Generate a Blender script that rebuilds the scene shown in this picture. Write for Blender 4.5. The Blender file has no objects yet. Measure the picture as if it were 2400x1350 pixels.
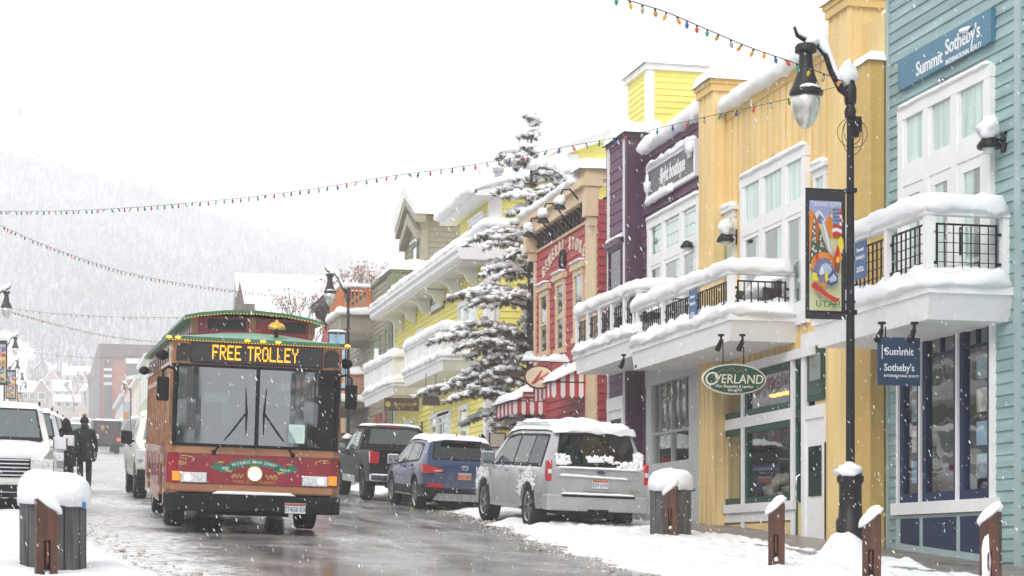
import bpy, math, random
from mathutils import Vector, Matrix, noise
from math import sin, cos, pi, radians, sqrt, atan2, tan, exp
random.seed(7)
SC = bpy.context.scene
COL = SC.collection
# ------------------------------------------------------------------ camera
F = 4500.0; TH = atan2(1120, 4500); CT, ST = cos(TH), sin(TH)
CU, HV, CZ = 1200.0, 1300.0, 1.6
cam = bpy.data.cameras.new('camera'); camo = bpy.data.objects.new('camera', cam); COL.objects.link(camo)
cam.sensor_width = 36; cam.lens = 36 * F / 2400.0; cam.clip_start = .1; cam.clip_end = 9000
cam.shift_x = 0; cam.shift_y = (HV - 675) / 2400.0
camo.location = (0, 0, CZ); camo.rotation_euler = (pi / 2, 0, -TH)
SC.camera = camo
# ------------------------------------------------------------------ world + sun (overcast snowfall)
W = bpy.data.worlds.new('World'); SC.world = W; W.use_nodes = True
nt = W.node_tree; bg = nt.nodes['Background']
SUN_EL, SUN_AZ = radians(42), radians(218)
sky = nt.nodes.new('ShaderNodeTexSky'); sky.sky_type = 'NISHITA'; sky.sun_disc = False
sky.sun_elevation = SUN_EL; sky.sun_rotation = SUN_AZ
mx = nt.nodes.new('ShaderNodeMix'); mx.data_type = 'RGBA'; mx.inputs[0].default_value = .93
nt.links.new(sky.outputs[0], mx.inputs[6])
tc = nt.nodes.new('ShaderNodeTexCoord'); nz = nt.nodes.new('ShaderNodeTexNoise'); nz.inputs['Scale'].default_value = 2.2
nz.inputs['Detail'].default_value = 4
rp = nt.nodes.new('ShaderNodeValToRGB'); rp.color_ramp.elements[0].position = .3; rp.color_ramp.elements[1].position = .75
rp.color_ramp.elements[0].color = (9.0, 9.05, 9.2, 1); rp.color_ramp.elements[1].color = (9.9, 9.9, 9.95, 1)
nt.links.new(tc.outputs['Generated'], nz.inputs['Vector']); nt.links.new(nz.outputs[0], rp.inputs[0])
nt.links.new(rp.outputs[0], mx.inputs[7]); nt.links.new(mx.outputs[2], bg.inputs[0]); bg.inputs[1].default_value = .088
sl = bpy.data.lights.new('sun', 'SUN'); sl.energy = 1.5; sl.angle = radians(30); sl.color = (1, .98, .95)
so = bpy.data.objects.new('sun', sl); COL.objects.link(so)
so.rotation_euler = (pi / 2 - SUN_EL, 0, radians(-38))   # overcast glow from behind the camera's left
SC.view_settings.view_transform = 'Standard'; SC.view_settings.look = 'None'
SC.view_settings.exposure = 0.5; SC.view_settings.gamma = 1
SC.cycles.volume_bounces = 3; SC.cycles.max_bounces = 8; SC.cycles.transparent_max_bounces = 16
SC.cycles.volume_step_rate = 1
try: SC.cycles.sample_clamp_indirect = 4
except Exception: pass
# ------------------------------------------------------------------ pixel <-> place helpers
def ray(u, v=HV):
    a = (u - CU) / F; b = (HV - v) / F
    return Vector((CT * a + ST, CT - ST * a, b))
def atD(u, v, d): return Vector((0, 0, CZ)) + ray(u, v) * d
def atX(u, v, X): r = ray(u, v); return Vector((0, 0, CZ)) + r * (X / r.x)
def atY(u, v, Y): r = ray(u, v); return Vector((0, 0, CZ)) + r * (Y / r.y)
def fy(u, X): r = ray(u); return r.y * X / r.x
def fz(u, v, X): return atX(u, v, X).z
def lerpt(t, pts):
    if t <= pts[0][0]: return pts[0][1]
    for (a, b), (c, d) in zip(pts, pts[1:]):
        if t <= c: return b + (d - b) * (t - a) / (c - a)
    return pts[-1][1]
GR = .0647
KERB = [(-50, 11.3), (40, 11.3), (50, 10.6), (80, 10.4), (400, 10.4)]
def roadz(X, Y):
    h = lerpt(X, [(-3, 1.50), (3, 1.57), (9, 1.76), (12, 1.86), (20, 1.9)])
    return CZ - h + GR * Y - .004 * max(0, Y - 70)
def walkz(X, Y): return roadz(11, Y) + .12 + .01 * (X - 11)
def onG(u, v, off=0.0, fn=roadz):
    r = ray(u, v); d = 20.0
    lo, hi = 3.0, 400.0
    for _ in range(60):
        m = (lo + hi) / 2; p = Vector((0, 0, CZ)) + r * m
        if p.z > fn(p.x, p.y) + off: lo = m
        else: hi = m
    return Vector((0, 0, CZ)) + r * lo
def N(x, y, z=0.0, s=1.0): return noise.noise(Vector((x * s, y * s, z * s)))
# ------------------------------------------------------------------ mesh builder
class MB:
    def __init__(s): s.v = []; s.f = []; s.m = []; s.cm = 0
    def add(s, vs, fs):
        o = len(s.v); s.v += [tuple(p) for p in vs]
        for f in fs: s.f.append(tuple(o + i for i in f)); s.m.append(s.cm)
        return s
    def mi(s, i): s.cm = i; return s
    def box(s, x0, x1, y0, y1, z0, z1):
        if x0 > x1: x0, x1 = x1, x0
        if y0 > y1: y0, y1 = y1, y0
        if z0 > z1: z0, z1 = z1, z0
        return s.add([(x0, y0, z0), (x1, y0, z0), (x1, y1, z0), (x0, y1, z0), (x0, y0, z1), (x1, y0, z1), (x1, y1, z1), (x0, y1, z1)],
                     [(0, 3, 2, 1), (4, 5, 6, 7), (0, 1, 5, 4), (1, 2, 6, 5), (2, 3, 7, 6), (3, 0, 4, 7)])
    def obox(s, c, ax, ay, az):       # oriented box: centre + half axes
        c, ax, ay, az = map(Vector, (c, ax, ay, az)); vs = []
        for k in (-1, 1):
            for i, j in ((-1, -1), (1, -1), (1, 1), (-1, 1)): vs.append(c + ax * i + ay * j + az * k)
        return s.add(vs, [(0, 3, 2, 1), (4, 5, 6, 7), (0, 1, 5, 4), (1, 2, 6, 5), (2, 3, 7, 6), (3, 0, 4, 7)])
    def tube(s, pts, r, n=8, cap=True):
        pts = [Vector(p) for p in pts]; m = len(pts)
        rs = r if isinstance(r, (list, tuple)) else [r] * m
        vs = []; ref = None
        for i, p in enumerate(pts):
            t = (pts[min(i + 1, m - 1)] - pts[max(i - 1, 0)])
            if t.length < 1e-9: t = Vector((0, 0, 1))
            t.normalize()
            if ref is None: ref = Vector((1, 0, 0)) if abs(t.x) < .8 else Vector((0, 1, 0))
            a = (ref - t * ref.dot(t)).normalized(); b = t.cross(a); ref = a
            for k in range(n):
                q = 2 * pi * k / n; vs.append(p + (a * cos(q) + b * sin(q)) * rs[i])
        fs = []
        for i in range(m - 1):
            for k in range(n):
                k2 = (k + 1) % n; fs.append((i * n + k, i * n + k2, (i + 1) * n + k2, (i + 1) * n + k))
        if cap: fs.append(tuple(reversed(range(n)))); fs.append(tuple((m - 1) * n + k for k in range(n)))
        return s.add(vs, fs)
    def lathe(s, prof, c=(0, 0, 0), n=16, ax='z', cap=True):   # prof [(r, h)]
        vs = []
        for r, h in prof:
            for k in range(n):
                q = 2 * pi * k / n; x, y = r * cos(q), r * sin(q)
                if ax == 'z': p = (x, y, h)
                elif ax == 'y': p = (x, h, y)
                else: p = (h, x, y)
                vs.append((c[0] + p[0], c[1] + p[1], c[2] + p[2]))
        fs = []; m = len(prof)
        for i in range(m - 1):
            for k in range(n):
                k2 = (k + 1) % n; q = (i * n + k, i * n + k2, (i + 1) * n + k2, (i + 1) * n + k)
                fs.append(q if ax != 'y' else q[::-1])
        if cap and prof[0][0] > 1e-6: fs.append(tuple(range(n))[::-1])
        if cap and prof[-1][0] > 1e-6: fs.append(tuple((m - 1) * n + k for k in range(n)))
        return s.add(vs, fs)
    def prism(s, poly, o, ax, ay, az):  # polygon (a,b) -> o + a*ax + b*ay, extruded by az
        o, ax, ay, az = map(Vector, (o, ax, ay, az)); n = len(poly)
        vs = [o + ax * a + ay * b for a, b in poly]; vs += [p + az for p in vs]
        fs = [tuple(range(n))[::-1], tuple(range(n, 2 * n))] + [(i, (i + 1) % n, n + (i + 1) % n, n + i) for i in range(n)]
        return s.add(vs, fs)
    def blob(s, c, r, seed=0, rough=.18, nu=10, nv=7):
        if not isinstance(r, (tuple, list)): r = (r, r, r)
        vs = []; sd = seed * 7.31
        for j in range(nv + 1):
            ph = pi * j / nv
            for i in range(nu):
                q = 2 * pi * i / nu; d = Vector((sin(ph) * cos(q), sin(ph) * sin(q), cos(ph)))
                k = 1 + rough * 2 * noise.noise(d * 1.6 + Vector((sd, sd * .7, -sd)))
                vs.append((c[0] + d.x * r[0] * k, c[1] + d.y * r[1] * k, c[2] + d.z * r[2] * k))
        fs = []
        for j in range(nv):
            for i in range(nu):
                i2 = (i + 1) % nu
                if j == 0: fs.append((i2, nu + i, nu + i2))
                elif j == nv - 1: fs.append((j * nu + i, (j + 1) * nu + i, j * nu + i2))
                else: fs.append((j * nu + i, (j + 1) * nu + i, (j + 1) * nu + i2, j * nu + i2))
        return s.add(vs, fs)
    def sweep(s, pts, w, h, seed=0, step=.12, rough=.16, lump=0.0, zf=None):   # rounded snow bar laid along a polyline
        P = [Vector(p) for p in pts]; out = []
        for a, b in zip(P, P[1:]):
            n = max(2, int((b - a).length / step))
            for i in range(n): out.append((a.lerp(b, i / n)))
        out.append(P[-1]); m = len(out)
        prof = [(-.42, -.02), (-.52, .12), (-.54, .4), (-.46, .72), (-.3, .93), (-.1, 1), (.1, 1), (.3, .93), (.46, .72), (.54, .4), (.52, .12), (.42, -.02)]
        K = len(prof); vs = []; L = 0; tot = sum((b - a).length for a, b in zip(out, out[1:]))
        for i, p in enumerate(out):
            if i: L += (out[i] - out[i - 1]).length
            t = out[min(i + 1, m - 1)] - out[max(i - 1, 0)]; t.z = 0
            if t.length < 1e-6: t = Vector((0, 1, 0))
            t.normalize(); nrm = Vector((-t.y, t.x, 0))
            e = min(L, tot - L) / max(h * .9, .03); e = 1 if e > 1 else sqrt(max(0, 1 - (1 - e) ** 2)) * .82 + .18
            for a, b in prof:
                k = 1 + rough * noise.noise(Vector((L * 2.1 + seed * 9, a * 2 + seed, b * 1.5))) * 1.6
                k2 = 1 + rough * noise.noise(Vector((L * .9 + seed * 5, 3.3 + seed, a))) * 1.5 + (lump + .10) * noise.noise(Vector((L * 5, seed * 3.1, a * 3))) + .09 * noise.noise(Vector((L * 13, seed * 2.1, a * 5 + b)))
                dz = 0 if b > .2 else -max(0, noise.noise(Vector((L * 4 + seed, 9, a)))) * (.55 if b < 0 else .35) * h
                vs.append(p + nrm * (a * w * k * (e * .6 + .4)) + Vector((0, 0, b * h * k2 * e + dz)))
        fs = [tuple(range(K)), tuple((m - 1) * K + i for i in range(K))[::-1]]
        for i in range(m - 1):
            for k in range(K):
                k2 = (k + 1) % K; fs.append((i * K + k, (i + 1) * K + k, (i + 1) * K + k2, i * K + k2))
        return s.add(vs, fs)
    def sheet(s, x0, x1, y0, y1, base, h, nx=20, ny=20, seed=0, edge=.15, rough=.25, sc=1.5, soft=True, mask=None):
        vs = []
        for j in range(ny + 1):
            for i in range(nx + 1):
                x = x0 + (x1 - x0) * i / nx; y = y0 + (y1 - y0) * j / ny
                e = min(x - x0, x1 - x, y - y0, y1 - y) / edge
                e = 1 if e >= 1 else sqrt(max(0, 1 - (1 - e) ** 2))
                if mask: e *= max(0, min(1, mask(x, y)))
                k = 1 + rough * 1.8 * noise.noise(Vector((x * sc + seed * 3.7, y * sc, seed)))
                wob = .0 if not soft else .03 * noise.noise(Vector((x * 3 + seed, y * 3, 5)))
                vs.append((x + wob * (1 - e), y + wob * (1 - e), base(x, y) + h * e * k - (0.02 if e < .02 else 0)))
        fs = [(j * (nx + 1) + i, j * (nx + 1) + i + 1, (j + 1) * (nx + 1) + i + 1, (j + 1) * (nx + 1) + i) for j in range(ny) for i in range(nx)]
        return s.add(vs, fs)
    def text(s, body, o, ax, ay, size, align='CENTER', off=0.0, shear=0.0, sx=1.0, ext=.004, sp=1.0):
        vs, fs = text_geo(body, align, off, shear, ext / max(size, 1e-6), sp)
        o, ax, ay = Vector(o), Vector(ax), Vector(ay); az = ax.cross(ay)
        return s.add([o + ax * (x * size * sx) + ay * (y * size) + az * (z * size) for x, y, z in vs], fs)
    def each(s, name, mats, parent=None, smooth=None):      # one object for every connected piece
        par = list(range(len(s.v)))
        def fd(i):
            while par[i] != i: par[i] = par[par[i]]; i = par[i]
            return i
        for f in s.f:
            r0 = fd(f[0])
            for q in f[1:]: par[fd(q)] = r0
        g = {}
        for f, m in zip(s.f, s.m): g.setdefault(fd(f[0]), []).append(f)
        out = []
        for fs in g.values():
            ids = sorted({i for f in fs for i in f}); mp = {i: k for k, i in enumerate(ids)}
            b = MB(); b.add([s.v[i] for i in ids], [tuple(mp[i] for i in f) for f in fs]); out.append(b.build(name, mats, parent, smooth))
        return out
    def build(s, name, mats, parent=None, smooth=None, label=None, jit=None):
        off = Vector((0, 0, 0)); p = parent
        while p is not None: off += p.location; p = p.parent
        me = bpy.data.meshes.new(name)
        me.from_pydata([(x - off.x, y - off.y, z - off.z) for x, y, z in s.v], [], s.f)
        if not isinstance(mats, (list, tuple)): mats = [mats]
        for m in mats: me.materials.append(m)
        if len(mats) > 1: me.polygons.foreach_set('material_index', s.m)
        me.validate(clean_customdata=False)
        if smooth is not None:
            me.polygons.foreach_set('use_smooth', [True] * len(me.polygons))
            if smooth < 180: me.set_sharp_from_angle(angle=radians(smooth))
        me.update()
        o = bpy.data.objects.new(name, me); COL.objects.link(o)
        if parent is not None: o.parent = parent
        if label: o['label'] = label
        return o
_tc = {}
def text_geo(body, align, off, shear, ext, sp):
    k = (body, align, off, shear, round(ext, 4), sp)
    if k in _tc: return _tc[k]
    c = bpy.data.curves.new('t', 'FONT'); c.body = body; c.size = 1; c.align_x = align; c.align_y = 'CENTER'
    c.offset = off; c.shear = shear; c.extrude = ext; c.space_character = sp; c.resolution_u = 3
    o = bpy.data.objects.new('t', c); COL.objects.link(o); bpy.context.view_layer.update()
    me = bpy.data.meshes.new_from_object(o.evaluated_get(bpy.context.evaluated_depsgraph_get()))
    r = ([tuple(v.co) for v in me.vertices], [tuple(p.vertices) for p in me.polygons])
    bpy.data.objects.remove(o); bpy.data.curves.remove(c); bpy.data.meshes.remove(me)
    _tc[k] = r; return r
def tag(o, label, cat, group=None, kind=None):
    o['label'] = label; o['category'] = cat
    if group: o['group'] = group
    if kind: o['kind'] = kind
    return o
def thing(name, label, cat, loc=(0, 0, 0), group=None):
    o = bpy.data.objects.new(name, None); o.empty_display_size = .2; COL.objects.link(o); o.location = Vector(loc)
    return tag(o, label, cat, group)
def struct(o, kind='structure'): o['kind'] = kind; return o
def copy_tree(o, parent=None):
    c = o.copy(); COL.objects.link(c)
    if parent is not None: c.parent = parent
    for ch in list(o.children): copy_tree(ch, c)
    return c
def seat(root, x, y, yaw, fn=roadz, dz=0.0):   # put a thing on the sloping street, facing yaw (local +y axis heading)
    e = .5; n = Vector((-(fn(x + e, y) - fn(x - e, y)) / (2 * e), -(fn(x, y + e) - fn(x, y - e)) / (2 * e), 1)).normalized()
    f = Vector((-sin(yaw), cos(yaw), 0)); f = (f - n * f.dot(n)).normalized(); r = f.cross(n)
    M = Matrix((r, f, n)).transposed().to_4x4(); M.translation = Vector((x, y, fn(x, y) + dz))
    root.matrix_world = M
# ------------------------------------------------------------------ materials
MT = {}
def pm(name, col, rough=.6, metal=0.0, var=.08, sc=3.0, bump=0.0, bsc=40.0, emit=None, es=1.0, spec=.5, dirt=None, stretch=None, coat=0.0, alpha=None, salt=0.0):
    if name in MT: return MT[name]
    m = bpy.data.materials.new(name); m.use_nodes = True; t = m.node_tree; b = t.nodes['Principled BSDF']
    b.inputs['Roughness'].default_value = rough; b.inputs['Metallic'].default_value = metal
    b.inputs['Specular IOR Level'].default_value = spec; b.inputs['Coat Weight'].default_value = coat
    c4 = (*col, 1); b.inputs['Base Color'].default_value = c4
    tcx = t.nodes.new('ShaderNodeTexCoord'); mp = t.nodes.new('ShaderNodeMapping')
    t.links.new(tcx.outputs['Object'], mp.inputs[0])
    if stretch: mp.inputs['Scale'].default_value = stretch
    if var > 0:
        n = t.nodes.new('ShaderNodeTexNoise'); n.inputs['Scale'].default_value = sc; n.inputs['Detail'].default_value = 6
        t.links.new(mp.outputs[0], n.inputs['Vector'])
        r = t.nodes.new('ShaderNodeValToRGB'); t.links.new(n.outputs[0], r.inputs[0])
        r.color_ramp.elements[0].position = .3; r.color_ramp.elements[1].position = .7
        lo = dirt if dirt else tuple(x * (1 - var * 1.6) for x in col); hi = tuple(min(1, x * (1 + var)) for x in col)
        r.color_ramp.elements[0].color = (*lo, 1); r.color_ramp.elements[1].color = (*hi, 1)
        t.links.new(r.outputs[0], b.inputs['Base Color'])
    if salt > 0:      # dried road spray on the lower body
        sx = t.nodes.new('ShaderNodeSeparateXYZ'); t.links.new(tcx.outputs['Object'], sx.inputs[0]); n3 = t.nodes.new('ShaderNodeTexNoise'); n3.inputs['Scale'].default_value = 5; n3.inputs['Detail'].default_value = 8; t.links.new(tcx.outputs['Object'], n3.inputs['Vector'])
        a1 = t.nodes.new('ShaderNodeMath'); a1.operation = 'MULTIPLY_ADD'; t.links.new(n3.outputs[0], a1.inputs[0]); a1.inputs[1].default_value = -.9; t.links.new(sx.outputs[2], a1.inputs[2])
        m3 = t.nodes.new('ShaderNodeMapRange'); t.links.new(a1.outputs[0], m3.inputs[0]); m3.inputs[1].default_value = .55; m3.inputs[2].default_value = -.15; m3.inputs[3].default_value = 0; m3.inputs[4].default_value = salt
        m4 = t.nodes.new('ShaderNodeMix'); m4.data_type = 'RGBA'; t.links.new(m3.outputs[0], m4.inputs[0]); m4.inputs[7].default_value = (.36, .34, .32, 1)
        t.links.new(r.outputs[0], m4.inputs[6]); t.links.new(m4.outputs[2], b.inputs['Base Color']); rr_ = t.nodes.new('ShaderNodeMapRange'); t.links.new(m3.outputs[0], rr_.inputs[0]); rr_.inputs[3].default_value = rough; rr_.inputs[4].default_value = .8; t.links.new(rr_.outputs[0], b.inputs['Roughness'])
    if bump > 0:
        n2 = t.nodes.new('ShaderNodeTexNoise'); n2.inputs['Scale'].default_value = bsc; n2.inputs['Detail'].default_value = 5
        t.links.new(mp.outputs[0], n2.inputs['Vector']); bp = t.nodes.new('ShaderNodeBump')
        bp.inputs['Strength'].default_value = bump; bp.inputs['Distance'].default_value = .02
        t.links.new(n2.outputs[0], bp.inputs['Height']); t.links.new(bp.outputs[0], b.inputs['Normal'])
    if emit: b.inputs['Emission Color'].default_value = (*emit, 1); b.inputs['Emission Strength'].default_value = es
    MT[name] = m; return m
def glassmat(name, tint, refl=.12, rough=.02, gl=(1, 1, 1)):
    if name in MT: return MT[name]
    m = bpy.data.materials.new(name); m.use_nodes = True; t = m.node_tree; t.nodes.clear()
    o = t.nodes.new('ShaderNodeOutputMaterial'); tr = t.nodes.new('ShaderNodeBsdfTransparent'); tr.inputs[0].default_value = (*tint, 1)
    g = t.nodes.new('ShaderNodeBsdfGlossy'); g.inputs['Roughness'].default_value = rough; g.inputs['Color'].default_value = (*gl, 1)
    geo = t.nodes.new('ShaderNodeNewGeometry'); dt = t.nodes.new('ShaderNodeVectorMath'); dt.operation = 'DOT_PRODUCT'
    t.links.new(geo.outputs['Normal'], dt.inputs[0]); t.links.new(geo.outputs['Incoming'], dt.inputs[1])
    def mth(op, a, b=0.):
        q = t.nodes.new('ShaderNodeMath'); q.operation = op
        for i, z in enumerate((a, b)):
            if isinstance(z, (int, float)): q.inputs[i].default_value = z
            else: t.links.new(z, q.inputs[i])
        return q.outputs[0]
    fres = mth('ADD', mth('MULTIPLY', mth('POWER', mth('SUBTRACT', 1., mth('ABSOLUTE', dt.outputs['Value'])), 5.), .96), .03)
    tcx = t.nodes.new('ShaderNodeTexCoord'); n = t.nodes.new('ShaderNodeTexNoise'); n.inputs['Scale'].default_value = 1.3; n.inputs['Detail'].default_value = 2
    bp = t.nodes.new('ShaderNodeBump'); bp.inputs['Strength'].default_value = .12; bp.inputs['Distance'].default_value = .03
    t.links.new(tcx.outputs['Object'], n.inputs['Vector']); t.links.new(n.outputs[0], bp.inputs['Height']); t.links.new(bp.outputs[0], g.inputs['Normal'])
    mr = t.nodes.new('ShaderNodeMapRange'); mr.inputs['To Min'].default_value = refl; mr.inputs['To Max'].default_value = 1
    t.links.new(fres, mr.inputs['Value']); mxs = t.nodes.new('ShaderNodeMixShader')
    t.links.new(mr.outputs[0], mxs.inputs[0]); t.links.new(tr.outputs[0], mxs.inputs[1]); t.links.new(g.outputs[0], mxs.inputs[2])
    t.links.new(mxs.outputs[0], o.inputs[0]); MT[name] = m; return m
SNOW = pm('snow', (.90, .91, .93), .8, var=.02, sc=2, bump=.55, bsc=16, spec=.2)
SNOWG = pm('trodden_snow', (.88, .89, .91), .85, var=.05, sc=1.1, bump=1.0, bsc=9, spec=.15, dirt=(.74, .74, .75))
WHITE = pm('white_paint', (.85, .85, .855), .5, var=.03, sc=4)
GREYW = pm('grey_white_paint', (.66, .68, .69), .55, var=.05)
BLK = pm('black_metal', (.010, .010, .012), .45, var=.2, sc=8, spec=.25)
IRON = pm('lamp_iron', (.014, .012, .016), .42, var=.25, sc=12, bump=.1, spec=.3)
RUB = pm('tyre_rubber', (.012, .012, .013), .8, var=.4, sc=10, dirt=(.035, .032, .03), spec=.15)
CHR = pm('chrome', (.75, .76, .78), .12, 1.0, var=.05)
ALU = pm('alloy_rim', (.45, .46, .48), .28, .9, var=.15, sc=15)
PANE = glassmat('window_glass', (.93, .97, .95), .07)
SHOPG = glassmat('shop_glass', (.92, .94, .94), .05)
CARG = glassmat('car_glass', (.35, .40, .39), .10, gl=(.8, .86, .85))
WSG = glassmat('windscreen_glass', (.30, .36, .36), .26, gl=(.66, .76, .76))
DARKG = glassmat('dark_car_glass', (.06, .065, .07), .05, gl=(.7, .73, .75))
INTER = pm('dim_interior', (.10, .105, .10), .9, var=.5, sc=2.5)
CURT = pm('curtain', (.66, .76, .72), .9, var=.25, sc=1.2, stretch=(1, 6, .3))
# ------------------------------------------------------------------ terrain, road, pavements
def crest(X): return lerpt(X, [(-400, 262), (-20, 236), (80, 212), (180, 182), (280, 150), (500, 120)])
def terr(X, Y):
    b = CZ - 1.6 - 1.62 + 1.6 + GR * min(Y, 350) - .004 * max(0, min(Y, 350) - 70)
    side = 0.0
    if X > 24: side = (X - 24) * .10
    if X < -9: side = (-9 - X) * .05
    z = b + side
    if Y > 350:
        t = min(1, (Y - 350) / 820.0); z += (crest(X) - b - side) * t ** 1.6
        z += N(X, Y, 0, .008) * 9 * min(1, (Y - 350) / 200)
    if Y > 1170: z -= (Y - 1170) * .15
    return z - .25
mb = MB(); xs = [-420, -300, -200, -140, -100, -70, -50, -36, -26, -18, -12, -8, -4, 0, 4, 8, 12, 16, 22, 30, 42, 60, 80, 100, 130, 160, 190, 220, 260, 300, 360, 440, 560]
ys = [-70, -30, 0, 20, 40, 60, 80, 110, 140, 180, 220, 260, 300, 350] + [350 + 30 * i for i in range(1, 33)] + [1500]
vs = [(x, y, terr(x, y)) for y in ys for x in xs]; n = len(xs)
mb.add(vs, [(j * n + i, j * n + i + 1, (j + 1) * n + i + 1, (j + 1) * n + i) for j in range(len(ys) - 1) for i in range(n - 1)])
struct(mb.build('ground', SNOW, smooth=180))

def roadmat():
    m = bpy.data.materials.new('wet_asphalt'); m.use_nodes = True; t = m.node_tree; b = t.nodes['Principled BSDF']; L = t.links.new
    tcx = t.nodes.new('ShaderNodeTexCoord'); sx = t.nodes.new('ShaderNodeSeparateXYZ'); L(tcx.outputs['Object'], sx.inputs[0])
    def nz(scale, det=6, st=None, rough=.55):
        n = t.nodes.new('ShaderNodeTexNoise'); n.inputs['Scale'].default_value = scale; n.inputs['Detail'].default_value = det
        n.inputs['Roughness'].default_value = rough
        if st:
            mp = t.nodes.new('ShaderNodeMapping'); mp.inputs['Scale'].default_value = st; L(tcx.outputs['Object'], mp.inputs[0]); L(mp.outputs[0], n.inputs['Vector'])
        else: L(tcx.outputs['Object'], n.inputs['Vector'])
        return n.outputs[0]
    def mth(op, a, bb, c=None):
        q = t.nodes.new('ShaderNodeMath'); q.operation = op
        for i, z in enumerate((a, bb, c)):
            if z is None: continue
            if isinstance(z, (int, float)): q.inputs[i].default_value = z
            else: L(z, q.inputs[i])
        return q.outputs[0]
    def mr(a, f0, f1, t0=0., t1=1.):
        q = t.nodes.new('ShaderNodeMapRange'); L(a, q.inputs[0]); q.inputs[1].default_value = f0; q.inputs[2].default_value = f1
        q.inputs[3].default_value = t0; q.inputs[4].default_value = t1; return q.outputs[0]
    base = t.nodes.new('ShaderNodeValToRGB'); L(nz(1.2, 8), base.inputs[0])
    base.color_ramp.elements[0].color = (.17, .165, .16, 1); base.color_ramp.elements[1].color = (.42, .415, .41, 1)
    base.color_ramp.elements[0].position = .35; base.color_ramp.elements[1].position = .7
    vo = t.nodes.new('ShaderNodeTexVoronoi'); vo.feature = 'DISTANCE_TO_EDGE'; vo.inputs['Scale'].default_value = .22; wv = t.nodes.new('ShaderNodeVectorMath'); wv.operation = 'ADD'
    wn = t.nodes.new('ShaderNodeTexNoise'); wn.inputs['Scale'].default_value = 1.4; L(tcx.outputs['Object'], wn.inputs['Vector']); L(tcx.outputs['Object'], wv.inputs[0]); L(wn.outputs['Color'], wv.inputs[1]); L(wv.outputs[0], vo.inputs['Vector'])
    crk = mr(vo.outputs['Distance'], .0, .008, .35, 1.0); cm = t.nodes.new('ShaderNodeMix'); cm.data_type = 'RGBA'; cm.blend_type = 'MULTIPLY'; cm.inputs[0].default_value = 1
    L(base.outputs[0], cm.inputs[6]); L(crk, cm.inputs[7]); base = cm; base_out = cm.outputs[2]
    # slush: left lane edge, gutter, and streaks along the lanes
    wob = mth('MULTIPLY', mth('SUBTRACT', nz(.55, 6), .5), 2.6)
    xw = mth('ADD', sx.outputs[0], wob)
    left = mr(xw, 2.7, 1.5)
    far = mr(sx.outputs[1], 34, 60, 0, .75); farx = mth('MULTIPLY', far, mr(xw, 7.5, 4.0, .15, 1))
    gut = mr(xw, 8.6, 10.2, 0, .9)
    streak = mr(nz(1.0, 7, (1.6, .12, 1)), .50, .72, 0, .5)
    s1 = mth('MAXIMUM', mth('MAXIMUM', left, gut), mth('MAXIMUM', streak, farx))
    fine = mr(nz(7, 8, None, .7), .38, .62)
    cov = mth('MULTIPLY', s1, mth('MULTIPLY_ADD', fine, .75, .3)); covc = mr(cov, .12, .8)
    sn = t.nodes.new('ShaderNodeMix'); sn.data_type = 'RGBA'; L(covc, sn.inputs[0]); L(base_out, sn.inputs[6])
    slr = t.nodes.new('ShaderNodeValToRGB'); L(nz(5, 6), slr.inputs[0])
    slr.color_ramp.elements[0].color = (.42, .40, .38, 1); slr.color_ramp.elements[1].color = (.86, .87, .88, 1)
    slr.color_ramp.elements[0].position = .3; slr.color_ramp.elements[1].position = .55
    L(slr.outputs[0], sn.inputs[7]); L(sn.outputs[2], b.inputs['Base Color'])
    wet = mr(nz(.9, 5, (1.4, .35, 1)), .35, .68, .08, .34); ro = mth('MAXIMUM', wet, mth('MULTIPLY', covc, .85)); L(ro, b.inputs['Roughness'])
    b.inputs['Specular IOR Level'].default_value = .6
    bp = t.nodes.new('ShaderNodeBump'); bp.inputs['Distance'].default_value = .012; bp.inputs['Strength'].default_value = .35
    hgt = mth('ADD', mth('MULTIPLY', nz(22, 6), .55), mth('MULTIPLY', covc, 1.6)); L(hgt, bp.inputs['Height']); L(bp.outputs[0], b.inputs['Normal'])
    return m
def kerbx(Y): return lerpt(Y, KERB)
def strip(name, mat, ya, yb, xa, xb, fn, dz, nx=14, step=1.2, **k):
    mb = MB(); ny = int((yb - ya) / step); vs = []
    for j in range(ny + 1):
        y = ya + (yb - ya) * j / ny
        a, b = (xa(y) if callable(xa) else xa), (xb(y) if callable(xb) else xb)
        for i in range(nx + 1):
            x = a + (b - a) * i / nx; vs.append((x, y, fn(x, y) + dz))
    mb.add(vs, [(j * (nx + 1) + i, j * (nx + 1) + i + 1, (j + 1) * (nx + 1) + i + 1, (j + 1) * (nx + 1) + i) for j in range(ny) for i in range(nx)])
    return mb.build(name, mat, smooth=180)
struct(strip('road', roadmat(), -40, 348, -3.2, kerbx, roadz, 0, nx=16, step=2))
PAV = pm('wet_brick_paving', (.22, .19, .17), .35, var=.5, sc=2.5, bump=.5, bsc=10, dirt=(.10, .09, .085))
struct(strip('sidewalk', PAV, -10, 348, kerbx, 14.5, walkz, 0, nx=6, step=3))
# kerb face
mb = MB()
for j in range(-5, 100):
    y0, y1 = j * 3.0, j * 3.0 + 3
    a, b = kerbx(y0), kerbx(y1)
    mb.add([(a - .12, y0, roadz(a, y0) - .1), (b - .12, y1, roadz(b, y1) - .1), (b - .12, y1, walkz(b, y1) + .01), (a - .12, y0, walkz(a, y0) + .01), (a + .02, y0, walkz(a, y0) + .012), (b + .02, y1, walkz(b, y1) + .012)],
           [(0, 3, 2, 1), (3, 4, 5, 2)])
struct(mb.build('kerb', pm('kerb_concrete', (.33, .32, .31), .7, var=.25)))
struct(strip('left_sidewalk', SNOWG, -40, 348, -9.5, -3.2, lambda x, y: roadz(-3, y) + .14, 0, nx=4, step=4))
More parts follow.
